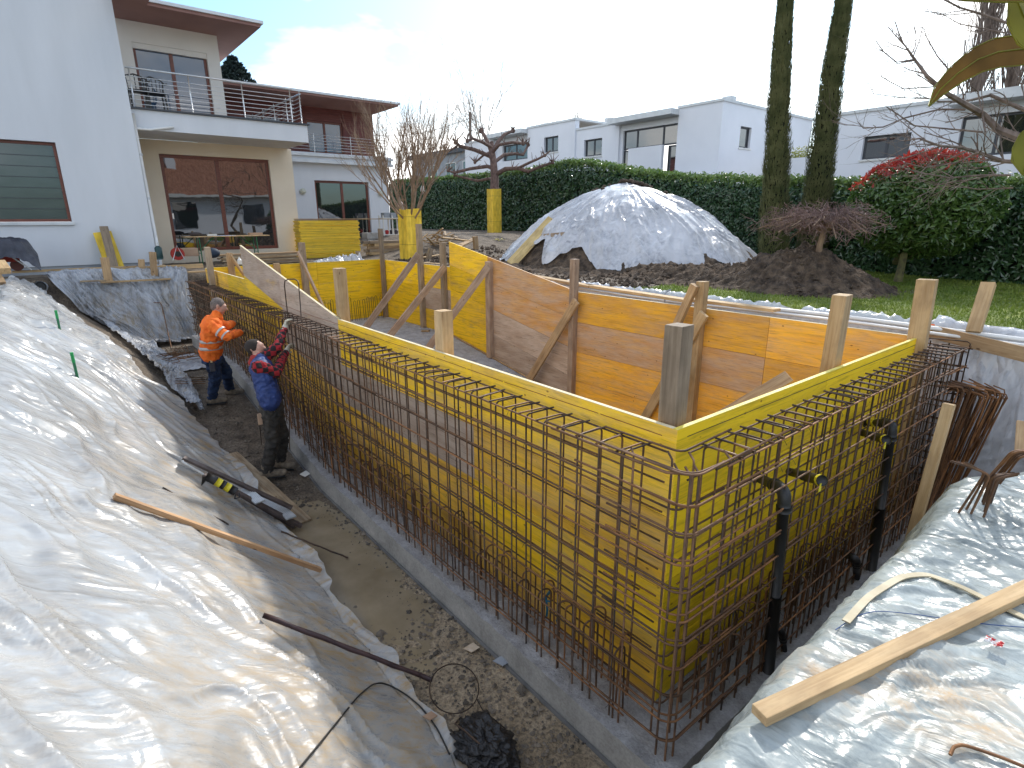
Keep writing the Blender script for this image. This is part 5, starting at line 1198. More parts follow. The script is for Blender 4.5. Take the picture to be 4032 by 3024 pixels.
# ------------------------------------------------------------------ building-site things
from mathutils.bvhtree import BVHTree
def _bvh():
    V = []; Fc = []; n0 = 0
    gx2 = np.arange(-3, 16, .08); gy2 = np.arange(-11, 4.2, .08); Xg, Yg = np.meshgrid(gx2, gy2, indexing='ij')
    for S in SHEETS+[np.stack([Xg, Yg, terrain(Xg, Yg)], -1)]:
        a, b = S.shape[:2]; V.append(S.reshape(-1, 3)); I = np.arange(a*b).reshape(a, b)+n0; Fc.append(np.stack([I[:-1, :-1], I[1:, :-1], I[1:, 1:], I[:-1, 1:]], -1).reshape(-1, 4)); n0 += a*b
    return BVHTree.FromPolygons(np.concatenate(V).tolist(), np.concatenate(Fc).tolist())
BVH = _bvh()
def onT(x, y, off=0.0, far=20):
    d = Vector(_ray(x, y)).normalized(); loc, nrm, i, dist = BVH.ray_cast(Vector(CAM), d)
    if loc is None: return onZ(x, y, 0)
    if nrm.dot(d) > 0: nrm = -nrm
    return loc-d*(off/max(.35, abs(nrm.dot(d))))
def clear(p, q, half, n=24):
    """raise a straight thing until it rests on the ground below it"""
    up = 0
    for i in range(n+1):
        c = p.lerp(q, i/n); h = BVH.ray_cast(c+Vector((0, 0, 2)), Vector((0, 0, -1)))[0]
        if h is not None: up = max(up, h.z+half-c.z)
    return Vector((0, 0, up))
def single(m, name, mat, label, cat, group=None, **k): return tag(m.build(name, mat, None, **k), label, cat, group)
# stack of yellow shuttering panels
sx0 = onX(1190, 1014, 16.3).y; n = 40
panel = None
lab = 'yellow shuttering panel in the tall stack beside the terrace door'
for i in range(n):
    m = MB(); m.box((-.25, -.97, 0), (.25, .97, .0265))
    if panel is None: panel = m.build('yellow_sheet_board', ply('stacked_panel', 1, .0, base=(.98, .66, .05), dark=.5), None, origin=(0, 0, 0), bevel=.002); o = panel
    else: o = panel.copy(); col.objects.link(o)
    j = .18 if i < 6 else 0
    o.location = (16.55+random.gauss(0, .012), sx0-.98+j+random.gauss(0, .02), .05+i*.0285); o.rotation_euler = (0, 0, random.gauss(0, .006)); tag(o, lab, 'panel', 'stacked yellow shuttering panels')
zt = .05+n*.0285
single(MB().box((16.3, sx0-1.9, zt+.002), (16.8, sx0-.05, zt+.028)), 'board', simple('dark_red_ply', (.10, .035, .02), (.16, .06, .035), 4, .5), 'thin dark red board lying on top of the tall yellow panel stack', 'board')
a, b = onX(1158, 857, 16.35), onX(1637, 865, 15.0)
tag(beam('lath', (16.4, a.y, zt+.045), (15.9, b.y-.4, zt+.04), .04, .025, M['wood_new']), 'long pale lath poking out from the top of the panel stack', 'lath')
# low stacks of old boards
def board_stack(label, x, ya, yb_, z0, n, wd=.22, th=.027, mats=('wood_grey', 'wood', 'wood_muddy'), jit=.05, cat='board', name='board', ax='y', grp=None, rows=1):
    for r in range(rows):
        for i in range(n):
            j1, j2 = random.gauss(0, jit), random.gauss(0, jit); z = z0+th*(i+.5)*1.06; xx = x+r*wd*1.04+random.gauss(0, .012)
            p, q = ((xx, ya+j1, z), (xx, yb_+j2, z)) if ax == 'y' else ((ya+j1, xx, z), (yb_+j2, xx, z))
            tag(beam(name, p, q, wd, th, M[mats[i % len(mats)]]), label, cat, grp)
q = onX(866, 985, 14.9); q2 = onX(1180, 985, 14.9)
board_stack('weathered board in the low stack in front of the terrace door', 14.9, q.y, q2.y, .06, 9, .26, .03, ('wood_muddy', 'wood_grey', 'wood'), .09, grp='low stack of weathered boards')
p = onX(1462, 1003, 15.2); board_stack('short sawn beam in the pile right of the yellow panel stack', 15.2, p.y, p.y-1.15, .06, 6, .09, .08, ('wood', 'wood_new', 'wood_grey'), .10, 'beam', 'beam', grp='pile of sawn beams', rows=4)
p = onX(1585, 985, 15.6); board_stack('beam in the small low pile at the foot of the vase-shaped tree', 15.6, p.y+.1, p.y-.55, .06, 4, .09, .08, ('wood', 'wood_new'), .06, 'beam', 'beam', grp='small pile of sawn beams', rows=3)
p = onT(1700, 962, .1); lab = 'splintered offcut in the loose firewood heap by the yellow tree casing'
for i in range(34):
    c = p+Vector((random.gauss(0, .22), random.gauss(-.15, .38), random.uniform(.0, .35))); a = random.uniform(0, 6.28); d = Vector((math.cos(a), math.sin(a), random.gauss(.1, .25)))*random.uniform(.2, .55)
    tag(beam('offcut', c-d/2, c+d/2, random.uniform(.03, .10), random.uniform(.015, .03), M[random.choice(('wood', 'wood_new', 'wood_muddy'))], bevel=0), lab, 'offcut', 'heap of splintered offcuts')
for k, (a, b, w_, mt, lb) in enumerate((((1740, 935), (1850, 948), .22, 'wood_new', 'pale plank lying flat beyond the pool, nearest the firewood heap'), ((1700, 908), (1870, 918), .20, 'wood_new', 'pale plank lying flat in front of the hedge'), ((1770, 925), (1862, 930), .25, 'wood_new', 'short wide pale plank on the mud before the hedge'), ((1800, 972), (1868, 940), .22, 'wood', 'plank pointing at the pool beside a short stake'), ((1640, 1018), (1742, 1003), .20, 'wood_new', 'plank on the ground just behind the far right pool corner'), ((1655, 1035), (1735, 1040), .16, 'wood_new', 'short plank end resting behind the far shuttering'), ((1845, 900), (1990, 935), .20, 'wood_grey', 'long flat board at the foot of the tall yellow casing'))):
    p, q = onT(*a, .05), onT(*b, .05)
    if (q-p).length > 3.2: q = p+(q-p).normalized()*3.2
    tag(beam('plank', p, q, w_, .035, M[mt]), lb, 'plank')
for k in range(3): p, q = onT(1832, 912, .08+k*.07), onT(1912, 926, .08+k*.07); q = p+(q-p).normalized()*2.0; tag(beam('beam', p+Vector((0, .02*k, .02+k*.075)), q+Vector((0, 0, .02+k*.075)), .16, .07, M['wood_new']), 'pale beam in the low pile beside the tall yellow casing', 'beam', 'three pale beams by the tall casing')
def casing(label, cx_, cy_, w_, z0, z1):
    t = thing('tree_casing', label, 'tree casing', (cx_, cy_, z0)); h = w_/2; mt = M['wood_yellow']; up_ = (0, 1, 0)
    for (dx, dy, ux_) in ((-h, 0, 'y'), (h, 0, 'y'), (0, h, 'x'), (0, -h, 'x')):
        for s in (-1, 0, 1):
            o = s*w_/3; a = (cx_+dx+(o if ux_ == 'x' else 0), cy_+dy+(o if ux_ == 'y' else 0)); beam('board', (a[0], a[1], z0), (a[0], a[1], z1+random.gauss(0, .015)), .026 if ux_ == 'y' else w_/3-.004, w_/3-.004 if ux_ == 'y' else .026, mt, up=(0, 1, 0), parent=t)
    m = MB(); 
    for z in (z0+.3*(z1-z0), z0+.85*(z1-z0)): m.box((cx_-h-.018, cy_-h-.018, z), (cx_+h+.018, cy_+h+.018, z+.006))
    m.build('wire_binding', M['rebar_dark'], t)
c1 = onY(1612, 838, -5.75); tz = onY(1612, 824, -5.75).z; casing('short wide yellow board casing round the vase-shaped bare tree', c1.x+.0, c1.y, .48, .1, tz)
b = onD(1945, 745, 23.5); casing('tall slim yellow board casing round the pruned tree', b.x, b.y, .42, .55, b.z)
# grey blocks and garden shelf by the rear door
p = onX(1449, 925, 18.4); 
for k in range(2): single(MB().box((18.4+.05*k, p.y-.52-.05*(1-k), .28+.24*k), (18.9, p.y+.02, .50+.24*k)), 'stone_block', M['conc'], ['lower of two pale stone steps below the rear terrace door', 'upper of two pale stone steps below the rear terrace door'][k], 'step', bevel=.012)
p = onX(1512, 912, 18.8); q = onX(1582, 912, 18.8); t = thing('garden_shelf', 'white plant shelf with trays and pots at the house corner', 'shelf', (18.8, p.y, .4)); zt_ = onX(1512, 848, 18.8).z; zb_ = .38
for y in (p.y, (p.y+q.y)/2, q.y):
    for x in (18.8, 19.15): MB().box((x-.02, y-.02, zb_), (x+.02, y+.02, zt_)).build('leg', M['white_wood'], t)
for z in (zb_+.25, zt_-.12): MB().box((18.77, q.y, z), (19.18, p.y, z+.03)).build('shelf', M['white_wood'], t)
for i in range(3): yy = p.y-.06-(i*.28); MB().box((18.8, yy-.22, zt_-.08), (19.1, yy, zt_+.10)).build('planter', M['plinth'], t)
for i, c in enumerate(((.35, .02, .02), (.03, .03, .04), (.05, .04, .05))): MB().lathe((18.95, p.y-.2-.2*i, zb_+.28), [(.06, 0), (.08, .12), (.05, .16)], 10).build('pot', simple('pot_%d' % i, c), t)
p = onD(1577, 818, 19); t = thing('garden_lantern', 'small dark house-shaped garden lantern beside the yellow casing', 'lantern', (p.x, p.y, .3)); z = p.z
MB().tube([(p.x, p.y, .2), (p.x, p.y, z-.15)], .02, 6).build('post', M['grey_frame'], t); MB().box((p.x-.1, p.y-.1, z-.15), (p.x+.1, p.y+.1, z+.08)).build('lamp_box', simple('lantern_glass', (.35, .30, .25), None, rough=.3), t)
MB().lathe((p.x, p.y, z+.08), [(.2, 0), (.02, .15)], 4).build('roof', simple('lantern_roof', (.13, .06, .05)), t); MB().box((p.x-.105, p.y-.02, z-.15), (p.x-.1, p.y+.02, z+.08)).build('bar', M['grey_frame'], t)
p = onD(1664, 744, 18.2); single(MB().lathe((p.x, p.y, p.z-.14), [(.01, 0), (.07, .07), (.075, .13), (.05, .2), (.01, .27)], 12), 'bird_feeder', M['white_pvc'], 'small white egg-shaped feeder hanging in the vase-shaped tree', 'bird feeder', smooth=True)
# folding table
a, c = onX(717, 915, 15.9), onX(1050, 914, 15.9); t = thing('folding_table', 'long folding beer table with green legs in front of the terrace door', 'table', (15.9, (a.y+c.y)/2, .05)); zt_ = .80
MB().box((15.65, c.y, zt_-.025), (16.15, a.y, zt_)).build('tabletop', M['wood_new'], t, bevel=.003)
for y in (a.y-.35, c.y+.35):
    for x in (15.72, 16.08): MB().tube([(x, y, zt_-.03), (x, y, .06)], .014, 6).build('leg', M['green_paint'], t)
    MB().tube([(15.72, y, .35), (16.08, y, .35)], .012, 6).build('stretcher', M['green_paint'], t); MB().tube([(15.9, y, .4), (15.9, y+(-.4 if y > (a.y+c.y)/2 else .4), zt_-.03)], .012, 6).build('brace', M['green_paint'], t)
def on_table(name, y, m, mat, label, cat): o = single(m, name, mat, label, cat); return o
y = onX(765, 905, 15.9).y; m = MB(); m.ball((15.85, y, zt_+.05), (.11, .17, .055), 14, 8); m.ball((15.85, y-.22, zt_+.02), (.07, .12, .02), 10, 6); on_table('cap', y, m, simple('brown_cloth', (.07, .055, .05), None, rough=.9), 'brown cap lying on the left part of the folding table', 'cap')
y = onX(825, 908, 15.9).y; on_table('carton', y, MB().box((15.75, y-.14, zt_+.001), (15.9, y+.1, zt_+.05)), M['white_wood'], 'small white carton beside the cap on the folding table', 'carton')
y = onX(865, 912, 15.9).y; on_table('drawing_sheet', y, MB().box((15.68, y-.35, zt_+.001), (16.0, y+.12, zt_+.006)), simple('paper_blue', (.60, .66, .82), None), 'bluish plan sheet spread on the folding table', 'paper')
y = onX(1000, 908, 15.9).y; on_table('carton', y, MB().box((15.8, y-.2, zt_+.001), (15.98, y+.16, zt_+.065)), M['cardboard'], 'brown cardboard box near the right end of the folding table', 'carton')
# cable reel, canister, cartons on the terrace edge
p = onX(703, 1024, 14.6); t = thing('cable_reel', 'red and black cable reel standing by the terrace door', 'cable reel', (14.6, p.y, .06)); cz = p.z+.15
for dx in (-.05, .05): MB().tube([(14.6+dx-.004, p.y, cz), (14.6+dx+.004, p.y, cz)], .15, 24).build('flange', simple('red_plastic', (.35, .02, .015), None, rough=.4), t)
MB().tube([(14.555, p.y, cz), (14.645, p.y, cz)], .11, 20).build('cable', M['black'], t); MB().tube([(14.54, p.y, cz), (14.535, p.y, cz)], .07, 16).build('hub', M['black'], t)
MB().tube([(14.52, p.y+.13, p.z), (14.52, p.y, cz+.2), (14.52, p.y-.13, p.z)], .01, 6).build('stand', M['steel'], t)
p = onX(630, 1022, 14.7); t = thing('canister', 'dark green canister with white cap at the foot of the downpipe', 'canister', p); MB().lathe(p, [(.07, 0), (.08, .05), (.08, .28), (.03, .33)], 12).build('body', simple('dark_green_plastic', (.012, .05, .05), None, rough=.4), t, smooth=True); MB().lathe(p+Vector((0, 0, .33)), [(.035, 0), (.035, .07)], 10).build('cap', M['white_pvc'], t)
p = onX(722, 1010, 15.0); single(MB().box((15, p.y-.36, p.z), (15.35, p.y, p.z+.2)), 'cardboard_box', M['cardboard'], 'crushed cardboard box under the folding table', 'box', bevel=.01)
p = onX(843, 1014, 14.7); m = MB(); m.ball((14.8, p.y, p.z+.11), (.13, .18, .13), 14, 10); single(m, 'tool_bag', simple('dark_blue_bag', (.02, .035, .06), None, rough=.7), 'dark blue bag on the ground at the end of the low board stack', 'bag', smooth=True)
p = onX(945, 1040, 12.3); t = thing('plastic_bottle', 'small white plastic bottle behind the far shuttering boards', 'bottle', p); MB().lathe(p, [(.05, 0), (.05, .09), (.02, .13)], 10).build('body', M['white_pvc'], t); MB().lathe(p+Vector((0, 0, .13)), [(.02, 0), (.02, .03)], 8).build('cap', M['white_pvc'], t)
# scrap of film in front of the stack
xs_, ys_ = np.meshgrid(np.linspace(13.1, 13.8, 30), np.linspace(0, 1, 60), indexing='ij'); ya, yb_ = onX(1250, 1015, 13.4).y, onX(1440, 1010, 13.4).y
Yg = ya+(yb_-ya)*ys_+.06*fbm(xs_*4, ys_*5, 2); Zg = terrain(xs_, Yg, False)+.05+.13*ridge(xs_*2.4, ys_*6, 3)*(.4+ys_)
tag(grid_obj('film_scrap', xs_, Yg, Zg, M['sheet_mound']), 'crumpled scrap of white film in front of the tall yellow panel stack', 'plastic film')
# ground boards around the pit head
def pl(a, b, X0, w_, h_, mat, label, cat='plank', X1=None, up=(0, 0, 1), name='plank'): return tag(beam(name, onX(*a, X0), onX(*b, X0 if X1 is None else X1), w_, h_, M[mat], up=up), label, cat)
pl((48, 1071), (648, 1046), 13.9, .03, .05, 'wood_new', 'long thin level batten in front of the white house wall')
pl((555, 1058), (800, 1046), 13.6, .03, .10, 'wood_new', 'short wide board nailed to stakes by the downpipe')
pl((395, 1112), (672, 1098), 13.2, .10, .035, 'wood_new', 'plank weighing down the film at the head of the pit')
pl((740, 1072), (860, 1066), 13.1, .16, .03, 'wood_new', 'plank holding the film at the far left pool corner')
pl((315, 1108), (418, 1104), 13.25, .08, .03, 'wood_muddy', 'short plank on the earth before the upright stake')
def stake(a, b, X0, w_, mat, label, X1=None): return tag(beam('wooden_stake', onX(*b, X0 if X1 is None else X1), onX(*a, X0), w_, w_*.8, M[mat], up=(1, 0, 0)), label, 'stake', 'stakes driven around the pit')
stake((411, 1014), (428, 1112), 13.3, .15, 'wood', 'square stake in front of the boards leaning on the white wall')
stake((600, 992), (608, 1085), 13.4, .13, 'wood', 'square stake nearest the downpipe'); stake((556, 1021), (560, 1085), 13.7, .12, 'wood', 'low stake just left of the downpipe stake')
stake((1780, 922), (1788, 962), 15.5, .12, 'wood', 'short stake beyond the pool, left of two before the hedge'); stake((1870, 930), (1876, 992), 13.2, .14, 'wood', 'short stake beyond the pool, right of two before the hedge')
stake((1697, 978), (1682, 1040), 12.6, .12, 'wood_grey', 'short leaning stake behind the far right pool corner')
tag(beam('plank', onX(408, 893, 14.85), onX(462, 1100, 13.9), .17, .05, M['wood_grey'], up=(1, 0, 0)), 'grey scaffold plank leaning against the white house wall', 'plank')
tag(beam('plank', onX(402, 914, 14.92), onX(462, 1076, 14.3), .36, .03, M['wood_yellow'], up=(1, 0, 0)), 'yellow board leaning on the white wall behind the grey plank', 'plank')
# covered machine at far left
p = onX(50, 1066, 13.6); t = thing('covered_machine', 'red concrete mixer part covered with a dark tarp by the house wall', 'covered machine', (13.8, p.y, .05))
xx, yy = np.meshgrid(np.linspace(-1, 1, 40), np.linspace(-1, 1, 50), indexing='ij'); r = np.sqrt(xx**2+yy**2)
Zg = p.z+.62-.16*r**3+.05*fbm(xx*2.5, yy*2.5, 4)-.20*sstep(.75, 1.05, r)+.03*ridge(xx*3, yy*3, 2)
grid_obj('tarp', 13.8+xx*.42+.02*fbm(yy*3, xx, 2), p.y+.05+yy*.50, Zg, M['tarp'], t)
m = MB(); m.tube([(13.8, p.y+.5, p.z+.35), (13.8, p.y-.15, p.z+.32)], [.2, .16], 14); m.build('drum', simple('red_machine', (.30, .03, .02), None, rough=.5), t, smooth=True)
MB().tube([(13.78, p.y-.08, p.z+.09), (13.82, p.y-.08, p.z+.09)], .11, 16).build('wheel', simple('dark_red_wheel', (.12, .04, .03)), t)
m = MB()
for k in (-1, 1): m.tube([(13.7, p.y+.1, p.z+.4), (13.6, p.y-.30*k, p.z)], .014, 6)
m.build('frame', M['white_pvc'], t)
tag(beam('timber', onX(-10, 1035, 12.6), onX(14, 1068, 12.3), .22, .12, M['wood_new']), 'fresh timber end at the left edge above the film', 'timber')
tag(beam('timber', onX(-14, 1085, 12.4), onX(10, 1125, 12.2), .10, .18, M['wood']), 'brown timber end at the left edge under the fresh one', 'timber')
p = onT(160, 1130, .08, 22); t = thing('drain_hose', 'short grey corrugated drain hose end sticking from the earth', 'hose', p); a = Vector((-.8, .1, .1)).normalized()
m = MB(); pts = [p-a*.3+a*.03*k for k in range(13)]; m.tube(pts, [.10 if k % 2 else .115 for k in range(13)], 14, cap=False); m.build('corrugated_pipe', M['plinth'], t, smooth=True); MB().tube([p+a*.02, p+a*.03], .085, 14).build('dark_mouth', M['black'], t)
p, q = onZ(48, 1095, .02), onZ(-6, 1215, .0); t = thing('white_tube', 'white plastic tube with black cable ties along the left edge', 'tube', q); MB().tube([p, q], .06, 12).build('tube', M['white_pvc'], t, smooth=True)
for s in (.15, .45, .78): c = p.lerp(q, s); MB().tube([c, c+(q-p).normalized()*.03], .065, 12).build('cable_tie', M['black'], t); MB().tube([c, c+Vector((-.05, -.2, .03))], .005, 4).build('tie_tail', M['black'], t)
for (a, b, l) in (((219, 1222), (234, 1292), 'upper'), ((281, 1388), (302, 1474), 'lower')):
    q = onT(*b, .02); p = Vector(onX(*a, q.x-.02)); t = thing('marking_stake', l+' of two thin green marking stakes in the left film', 'marking stake', q, 'green marking stakes'); MB().tube([p, p.lerp(q, .45)], .016, 6).build('green_tip', simple('green_tip', (.02, .30, .08), None), t); MB().tube([p.lerp(q, .44), q-Vector((0, 0, .08))], .014, 6).build('shaft', M['green_paint'], t)
# things lying on the left bank
def rod(pts, r, mat, name, label, cat, off=.06, n=7, taper=None):
    P = []
    for i in range(len(pts)-1):
        for k in range(6): s = k/6; P.append(onT(pts[i][0]+(pts[i+1][0]-pts[i][0])*s, pts[i][1]+(pts[i+1][1]-pts[i][1])*s, off))
    P.append(onT(*pts[-1], off))
    for it in range(3): P = [P[0]]+[(P[i-1]+P[i]*2+P[i+1])/4 for i in range(1, len(P)-1)]+[P[-1]]
    m = MB(); m.tube(P, taper or r, n); return single(m, name, M[mat] if isinstance(mat, str) else mat, label, cat, smooth=True)
def straight(a, b, r, mat, name, label, cat, off=.08, lift=(0, 0)):
    p, q = onT(*a, r), onT(*b, r); p.z += lift[0]; q.z += lift[1]; m = MB(); k = 12; m.tube([p.lerp(q, i/k)+Vector((0, 0, .004*math.sin(i*1.9))) for i in range(k+1)], [r*(1+.10*math.sin(i*2.3)) for i in range(k+1)], 8); return single(m, name, mat, label, cat, smooth=True)
straight((1040, 2447), (1700, 2690), .017, simple('old_branch', (.03, .015, .018), (.075, .04, .04), 9, .55), 'wooden_stick', 'long dark rusty stick lying from the left film down to the mud', 'stick', lift=(.05, .03))
straight((1110, 2110), (1372, 2213), .009, M['rebar_dark'], 'steel_rod', 'dark steel rod poking from the film over the muddy puddle', 'rod', lift=(.05, .05))
straight((640, 1920), (900, 2065), .008, M['rebar_dark'], 'steel_rod', 'thin dark rod lying on the film left of the stepladder', 'rod')
p, q = onT(450, 1958, .03), onT(1262, 2246, .03); _c = clear(p, q, .02)*.75; p += _c; q += _c*.6; tag(beam('batten', p, q, .05, .04, wood('orange_batten', (.50, .28, .13), (.66, .42, .23), dark=(.30, .14, .05))), 'long orange-toned wooden batten lying down the left film', 'batten')
p, q = onT(905, 1790, .05), onT(1195, 2060, .03); tag(beam('plank', p, q, .20, .04, M['wood_muddy']), 'mud-smeared plank behind the stepladder at the worker\'s feet', 'plank')
def ladder():
    t = thing('stepladder', 'old stepladder with black and yellow taped rail lying on the left film', 'stepladder', onT(1000, 1960, .1)); g = simple('ladder_rail', (.07, .055, .05), (.14, .11, .10), 8, .5, metal=.3)
    A0, A1 = onT(722, 1802, .16), onT(1150, 2000, .22); B0, B1 = onT(765, 1850, .14), onT(1187, 2072, .08); 
    _c = clear(A0, A1, .03)*.8; A0 += _c; A1 += _c; B0 += _c; B1 += _c*.5
    beam('rail', A0, A1, .06, .03, g, parent=t); beam('rail', B0.lerp(B1, .08), B1, .06, .035, g, parent=t); C0, C1 = onT(900, 1920, .06), onT(1160, 2075, .04); beam('rear_leg', C0, C1, .05, .03, g, parent=t)
    MB().tube([A0, onT(716, 1808, .16), onT(722, 1822, .15), B0.lerp(B1, .10)], .012, 8).build('top_hoop', M['alu'], t, smooth=True)
    for a, b, c, d in (((962, 1925), (1025, 1978), (1030, 1975), (968, 1915)), ((1030, 1955), (1092, 2010), (1096, 2006), (1036, 1948)), ((1085, 1982), (1148, 2040), (1152, 2036), (1090, 1976))):
        p, q = onT(*a, .24), onT(*b, .20); o = beam('tread', p, q, .11, .018, M['alu'], parent=t)
        d_ = (q-p).normalized(); s_ = d_.cross(Vector((0, 0, 1))).normalized(); m = MB()
        for k in range(-3, 4): m.bar(p+s_*k*.015+Vector((0, 0, .012)), q+s_*k*.015+Vector((0, 0, .012)), .005, .004)
        m.build('tread_ribs', M['fascia'], t)
    d = (B1-B0); 
    for i, (s0, s1, mt) in enumerate(((.10, .19, 'black'), (.19, .235, 'yellow_tape'), (.235, .27, 'black'), (.27, .315, 'yellow_tape'), (.315, .37, 'black'))): MB().tube([B0+d*s0, B0+d*s1], .045, 10).build('grip_tape', M[mt], t, smooth=True)
    c = B0+d*.1; MB().tube([c, c+Vector((.02, .05, -.10))], [.04, .004], 5).build('tape_end', M['black'], t)
    c = B0+d*.37; MB().tube([c, c+Vector((-.05, .03, -.05)), c+Vector((-.12, .0, -.02)), c+Vector((-.05, -.02, .0))], .008, 5).build('knotted_cord', M['black'], t)
ladder()
# wires and cable at the near toe
cc = onT(1788, 2712, .03); t = None; m = MB(); pts = []
for k in range(0, 33): a = 2*math.pi*k/30; pts.append(onT(1788+97*math.cos(a), 2712+98*math.sin(a), .05+.02*math.sin(a*2)))
pts += [onT(1900, 2795, .04), onT(1990, 2870, .04)]
m.tube(pts, .0045, 6); single(m, 'wire_loop', M['rebar_dark'], 'round loop of stiff grey wire on the mud by the black bag', 'wire', smooth=True)
rod([(1175, 3030), (1240, 2950), (1330, 2840), (1410, 2740), (1465, 2695), (1500, 2688), (1540, 2700), (1600, 2735), (1660, 2785), (1720, 2865), (1770, 2970)], .0055, 'black', 'cable', 'black cable running over the film edge towards the black bag', 'cable', off=.012)
p = onT(1905, 2985, .0); t = thing('rubbish_bag', 'shiny black plastic bag slumped on the mud at the bottom', 'plastic bag', p)
n_u, n_v = 110, 70; U, V = np.meshgrid(np.linspace(0, 2*math.pi, n_u), np.linspace(0, 1, n_v), indexing='ij'); sx_, sy_, sz_ = np.sin(V*math.pi)*np.cos(U), np.sin(V*math.pi)*np.sin(U), -np.cos(V*math.pi)
dn = 1+.45*fbm(sx_*1.6+5+sz_, sy_*1.6+sz_*.7, 3)+.20*ridge(sx_*2.4+sz_*2, sy_*2.4+9-sz_, 3)
grid_obj('bag_film', p.x+sx_*.20*dn, p.y+sy_*.15*dn, p.z+.075+sz_*.10*dn, M['black_plastic'], t)
MB().tube([p+Vector((-.05, .05, .18)), p+Vector((.1, .08, .20)), p+Vector((.25, .05, .10)), p+Vector((.33, -.05, .02))], .006, 6).build('cord', M['rebar_dark'], t)
def scrap(px, w_, mat, label, name='scrap'):
    a = onT(px[0]-w_, px[1]+w_*.1, .02); b = onT(px[0]+w_*.2, px[1]-w_*.6, .03); c = onT(px[0]+w_, px[1], .02); d = onT(px[0], px[1]+w_*.6, .03); m = MB(); e = Vector((0, 0, .006)); m.add([a, b, c, d, a+e, b+e, c+e, d+e], [(0, 1, 2, 3), (7, 6, 5, 4), (0, 4, 5, 1), (1, 5, 6, 2), (2, 6, 7, 3), (3, 7, 4, 0)]); single(m, name, mat, label, 'scrap')
scrap((1201, 1866), 21, M['white_wood'], 'white square scrap on the dark gravel behind the worker'); scrap((1857, 2551), 32, simple('tan_card', (.5, .38, .26), (.62, .52, .4), 20), 'torn beige card scrap on the mud next to the footing'); scrap((1693, 2820), 30, M['cardboard'], 'piece of brown cardboard at the film edge near the black bag'); scrap((1980, 2600), 40, M['plinth'], 'thin grey offcut strip on the mud beside the footing')
m = MB()
for a, b in (((1225, 2125), (1255, 2124)), ((1255, 2124), (1236, 2152))): m.tube([onT(*a, .01), onT(*b, .01)], .004, 5)
single(m, 'bent_wire', M['rebar_dark'], 'small bent wire lying in the muddy puddle', 'wire')
TB = [onT(2985, 2838, .022), onT(4032, 2342, .022)]; TB[1] = TB[1]+(TB[1]-TB[0])*.12; _c = clear(TB[0], TB[1], .024); TB = [TB[0]+_c*.5, TB[1]+_c*.5]
# right bank: timber, strap, string, wrapper, rusty hook
tag(beam('timber', TB[0], TB[1], .074, .044, M['wood_new'], bevel=.003), 'long fresh sawn timber lying across the near right film', 'timber')
def ribbon(pts, w_, off, mat, name, label, cat, th=.006):
    P = []
    for i in range(len(pts)-1):
        for k in range(8): s = k/8; P.append(onT(pts[i][0]+(pts[i+1][0]-pts[i][0])*s, pts[i][1]+(pts[i+1][1]-pts[i][1])*s, off))
    P.append(onT(*pts[-1], off)); 
    for it in range(4): P = [P[0]]+[(P[i-1]+P[i]*2+P[i+1])/4 for i in range(1, len(P)-1)]+[P[-1]]
    m = MB(); vs = []
    for i, p in enumerate(P): d = (P[min(i+1, len(P)-1)]-P[max(i-1, 0)]).normalized(); s = d.cross(Vector((0, 0, 1))).normalized()*w_/2; u = Vector((0, 0, th)); vs += [p-s, p+s, p+s+u, p-s+u]
    fs = [(i*4+k, i*4+(k+1) % 4, i*4+4+(k+1) % 4, i*4+4+k) for i in range(len(P)-1) for k in range(4)]; m.add(vs, fs); return single(m, name, mat, label, cat, smooth=False)
ribbon([(3330, 2450), (3420, 2350), (3550, 2270), (3650, 2262), (3780, 2310), (3920, 2380), (4060, 2445)], .034, .012, simple('beige_strap', (.45, .38, .24), (.56, .49, .34), 9, .6), 'lashing_strap', 'beige flat strap draped over the right film', 'strap')
rod([(3290, 2480), (3370, 2425), (3453, 2404), (3600, 2418), (3742, 2440), (3900, 2460), (4060, 2472)], .0022, simple('blue_string', (.03, .08, .22), None), 'string', 'thin blue string across the right film and timber', 'string', off=.008, n=5)
p = onT(3910, 2540, .01); t = thing('sweet_wrapper', 'crumpled red and white wrapper on the right film', 'wrapper', p)
xx, yy = np.meshgrid(np.linspace(-1, 1, 16), np.linspace(-1, 1, 16), indexing='ij'); grid_obj('wrapper_film', p.x+xx*.03, p.y+yy*.022, p.z+.012+.012*fbm(xx*2, yy*2, 3)+.008*ridge(xx*3, yy*3, 2), simple('wrapper', (.75, .74, .72), (.55, .03, .03), 30, .3, ramp_=(.5, .55)), t)
rod([(3741, 2972), (3755, 2940), (3790, 2932), (3850, 2950), (3950, 2985), (4060, 3030)], .006, 'rebar_orange', 'bent_rebar', 'rusty hooked rebar end in the bottom right corner', 'rebar', off=.012)
# tall slanting timber and rebar bundles by the right trench
tag(beam('timber', onZ(3545, 2275, -1.75), onX(3738, 1590, -.62), .075, .075, M['wood_new'], up=(1, 0, 0)), 'tall fresh timber leaning upright from the right trench', 'timber')
t = thing('rebar_bundle', 'bundle of long rusty hooked bars leaning in the right corner of the pit', 'rebar bundle', (-.95, -3.2, -2))
for i in range(58):
    s = random.random(); bx = 3585+110*s+random.gauss(0, 12); tx = 3775+195*s+random.gauss(0, 14); p = onZ(bx, 2110-25*s, -1.98); q = onY(tx, 1535+25*s+random.gauss(0, 10), -4.15+random.gauss(0, .06)); d = (q-p).normalized(); h = Vector((random.gauss(.18, .03), random.gauss(-.02, .03), random.gauss(.02, .02)))
    m = MB(); m.tube([p, p.lerp(q, .5)+Vector((random.gauss(0, .02), 0, random.gauss(0, .02))), q-d*.03, q+h*.12, q+h], RB*1.0, 6); m.build('bar', M[random.choice(('rebar', 'rebar_orange', 'rebar_orange'))], t, smooth=True)
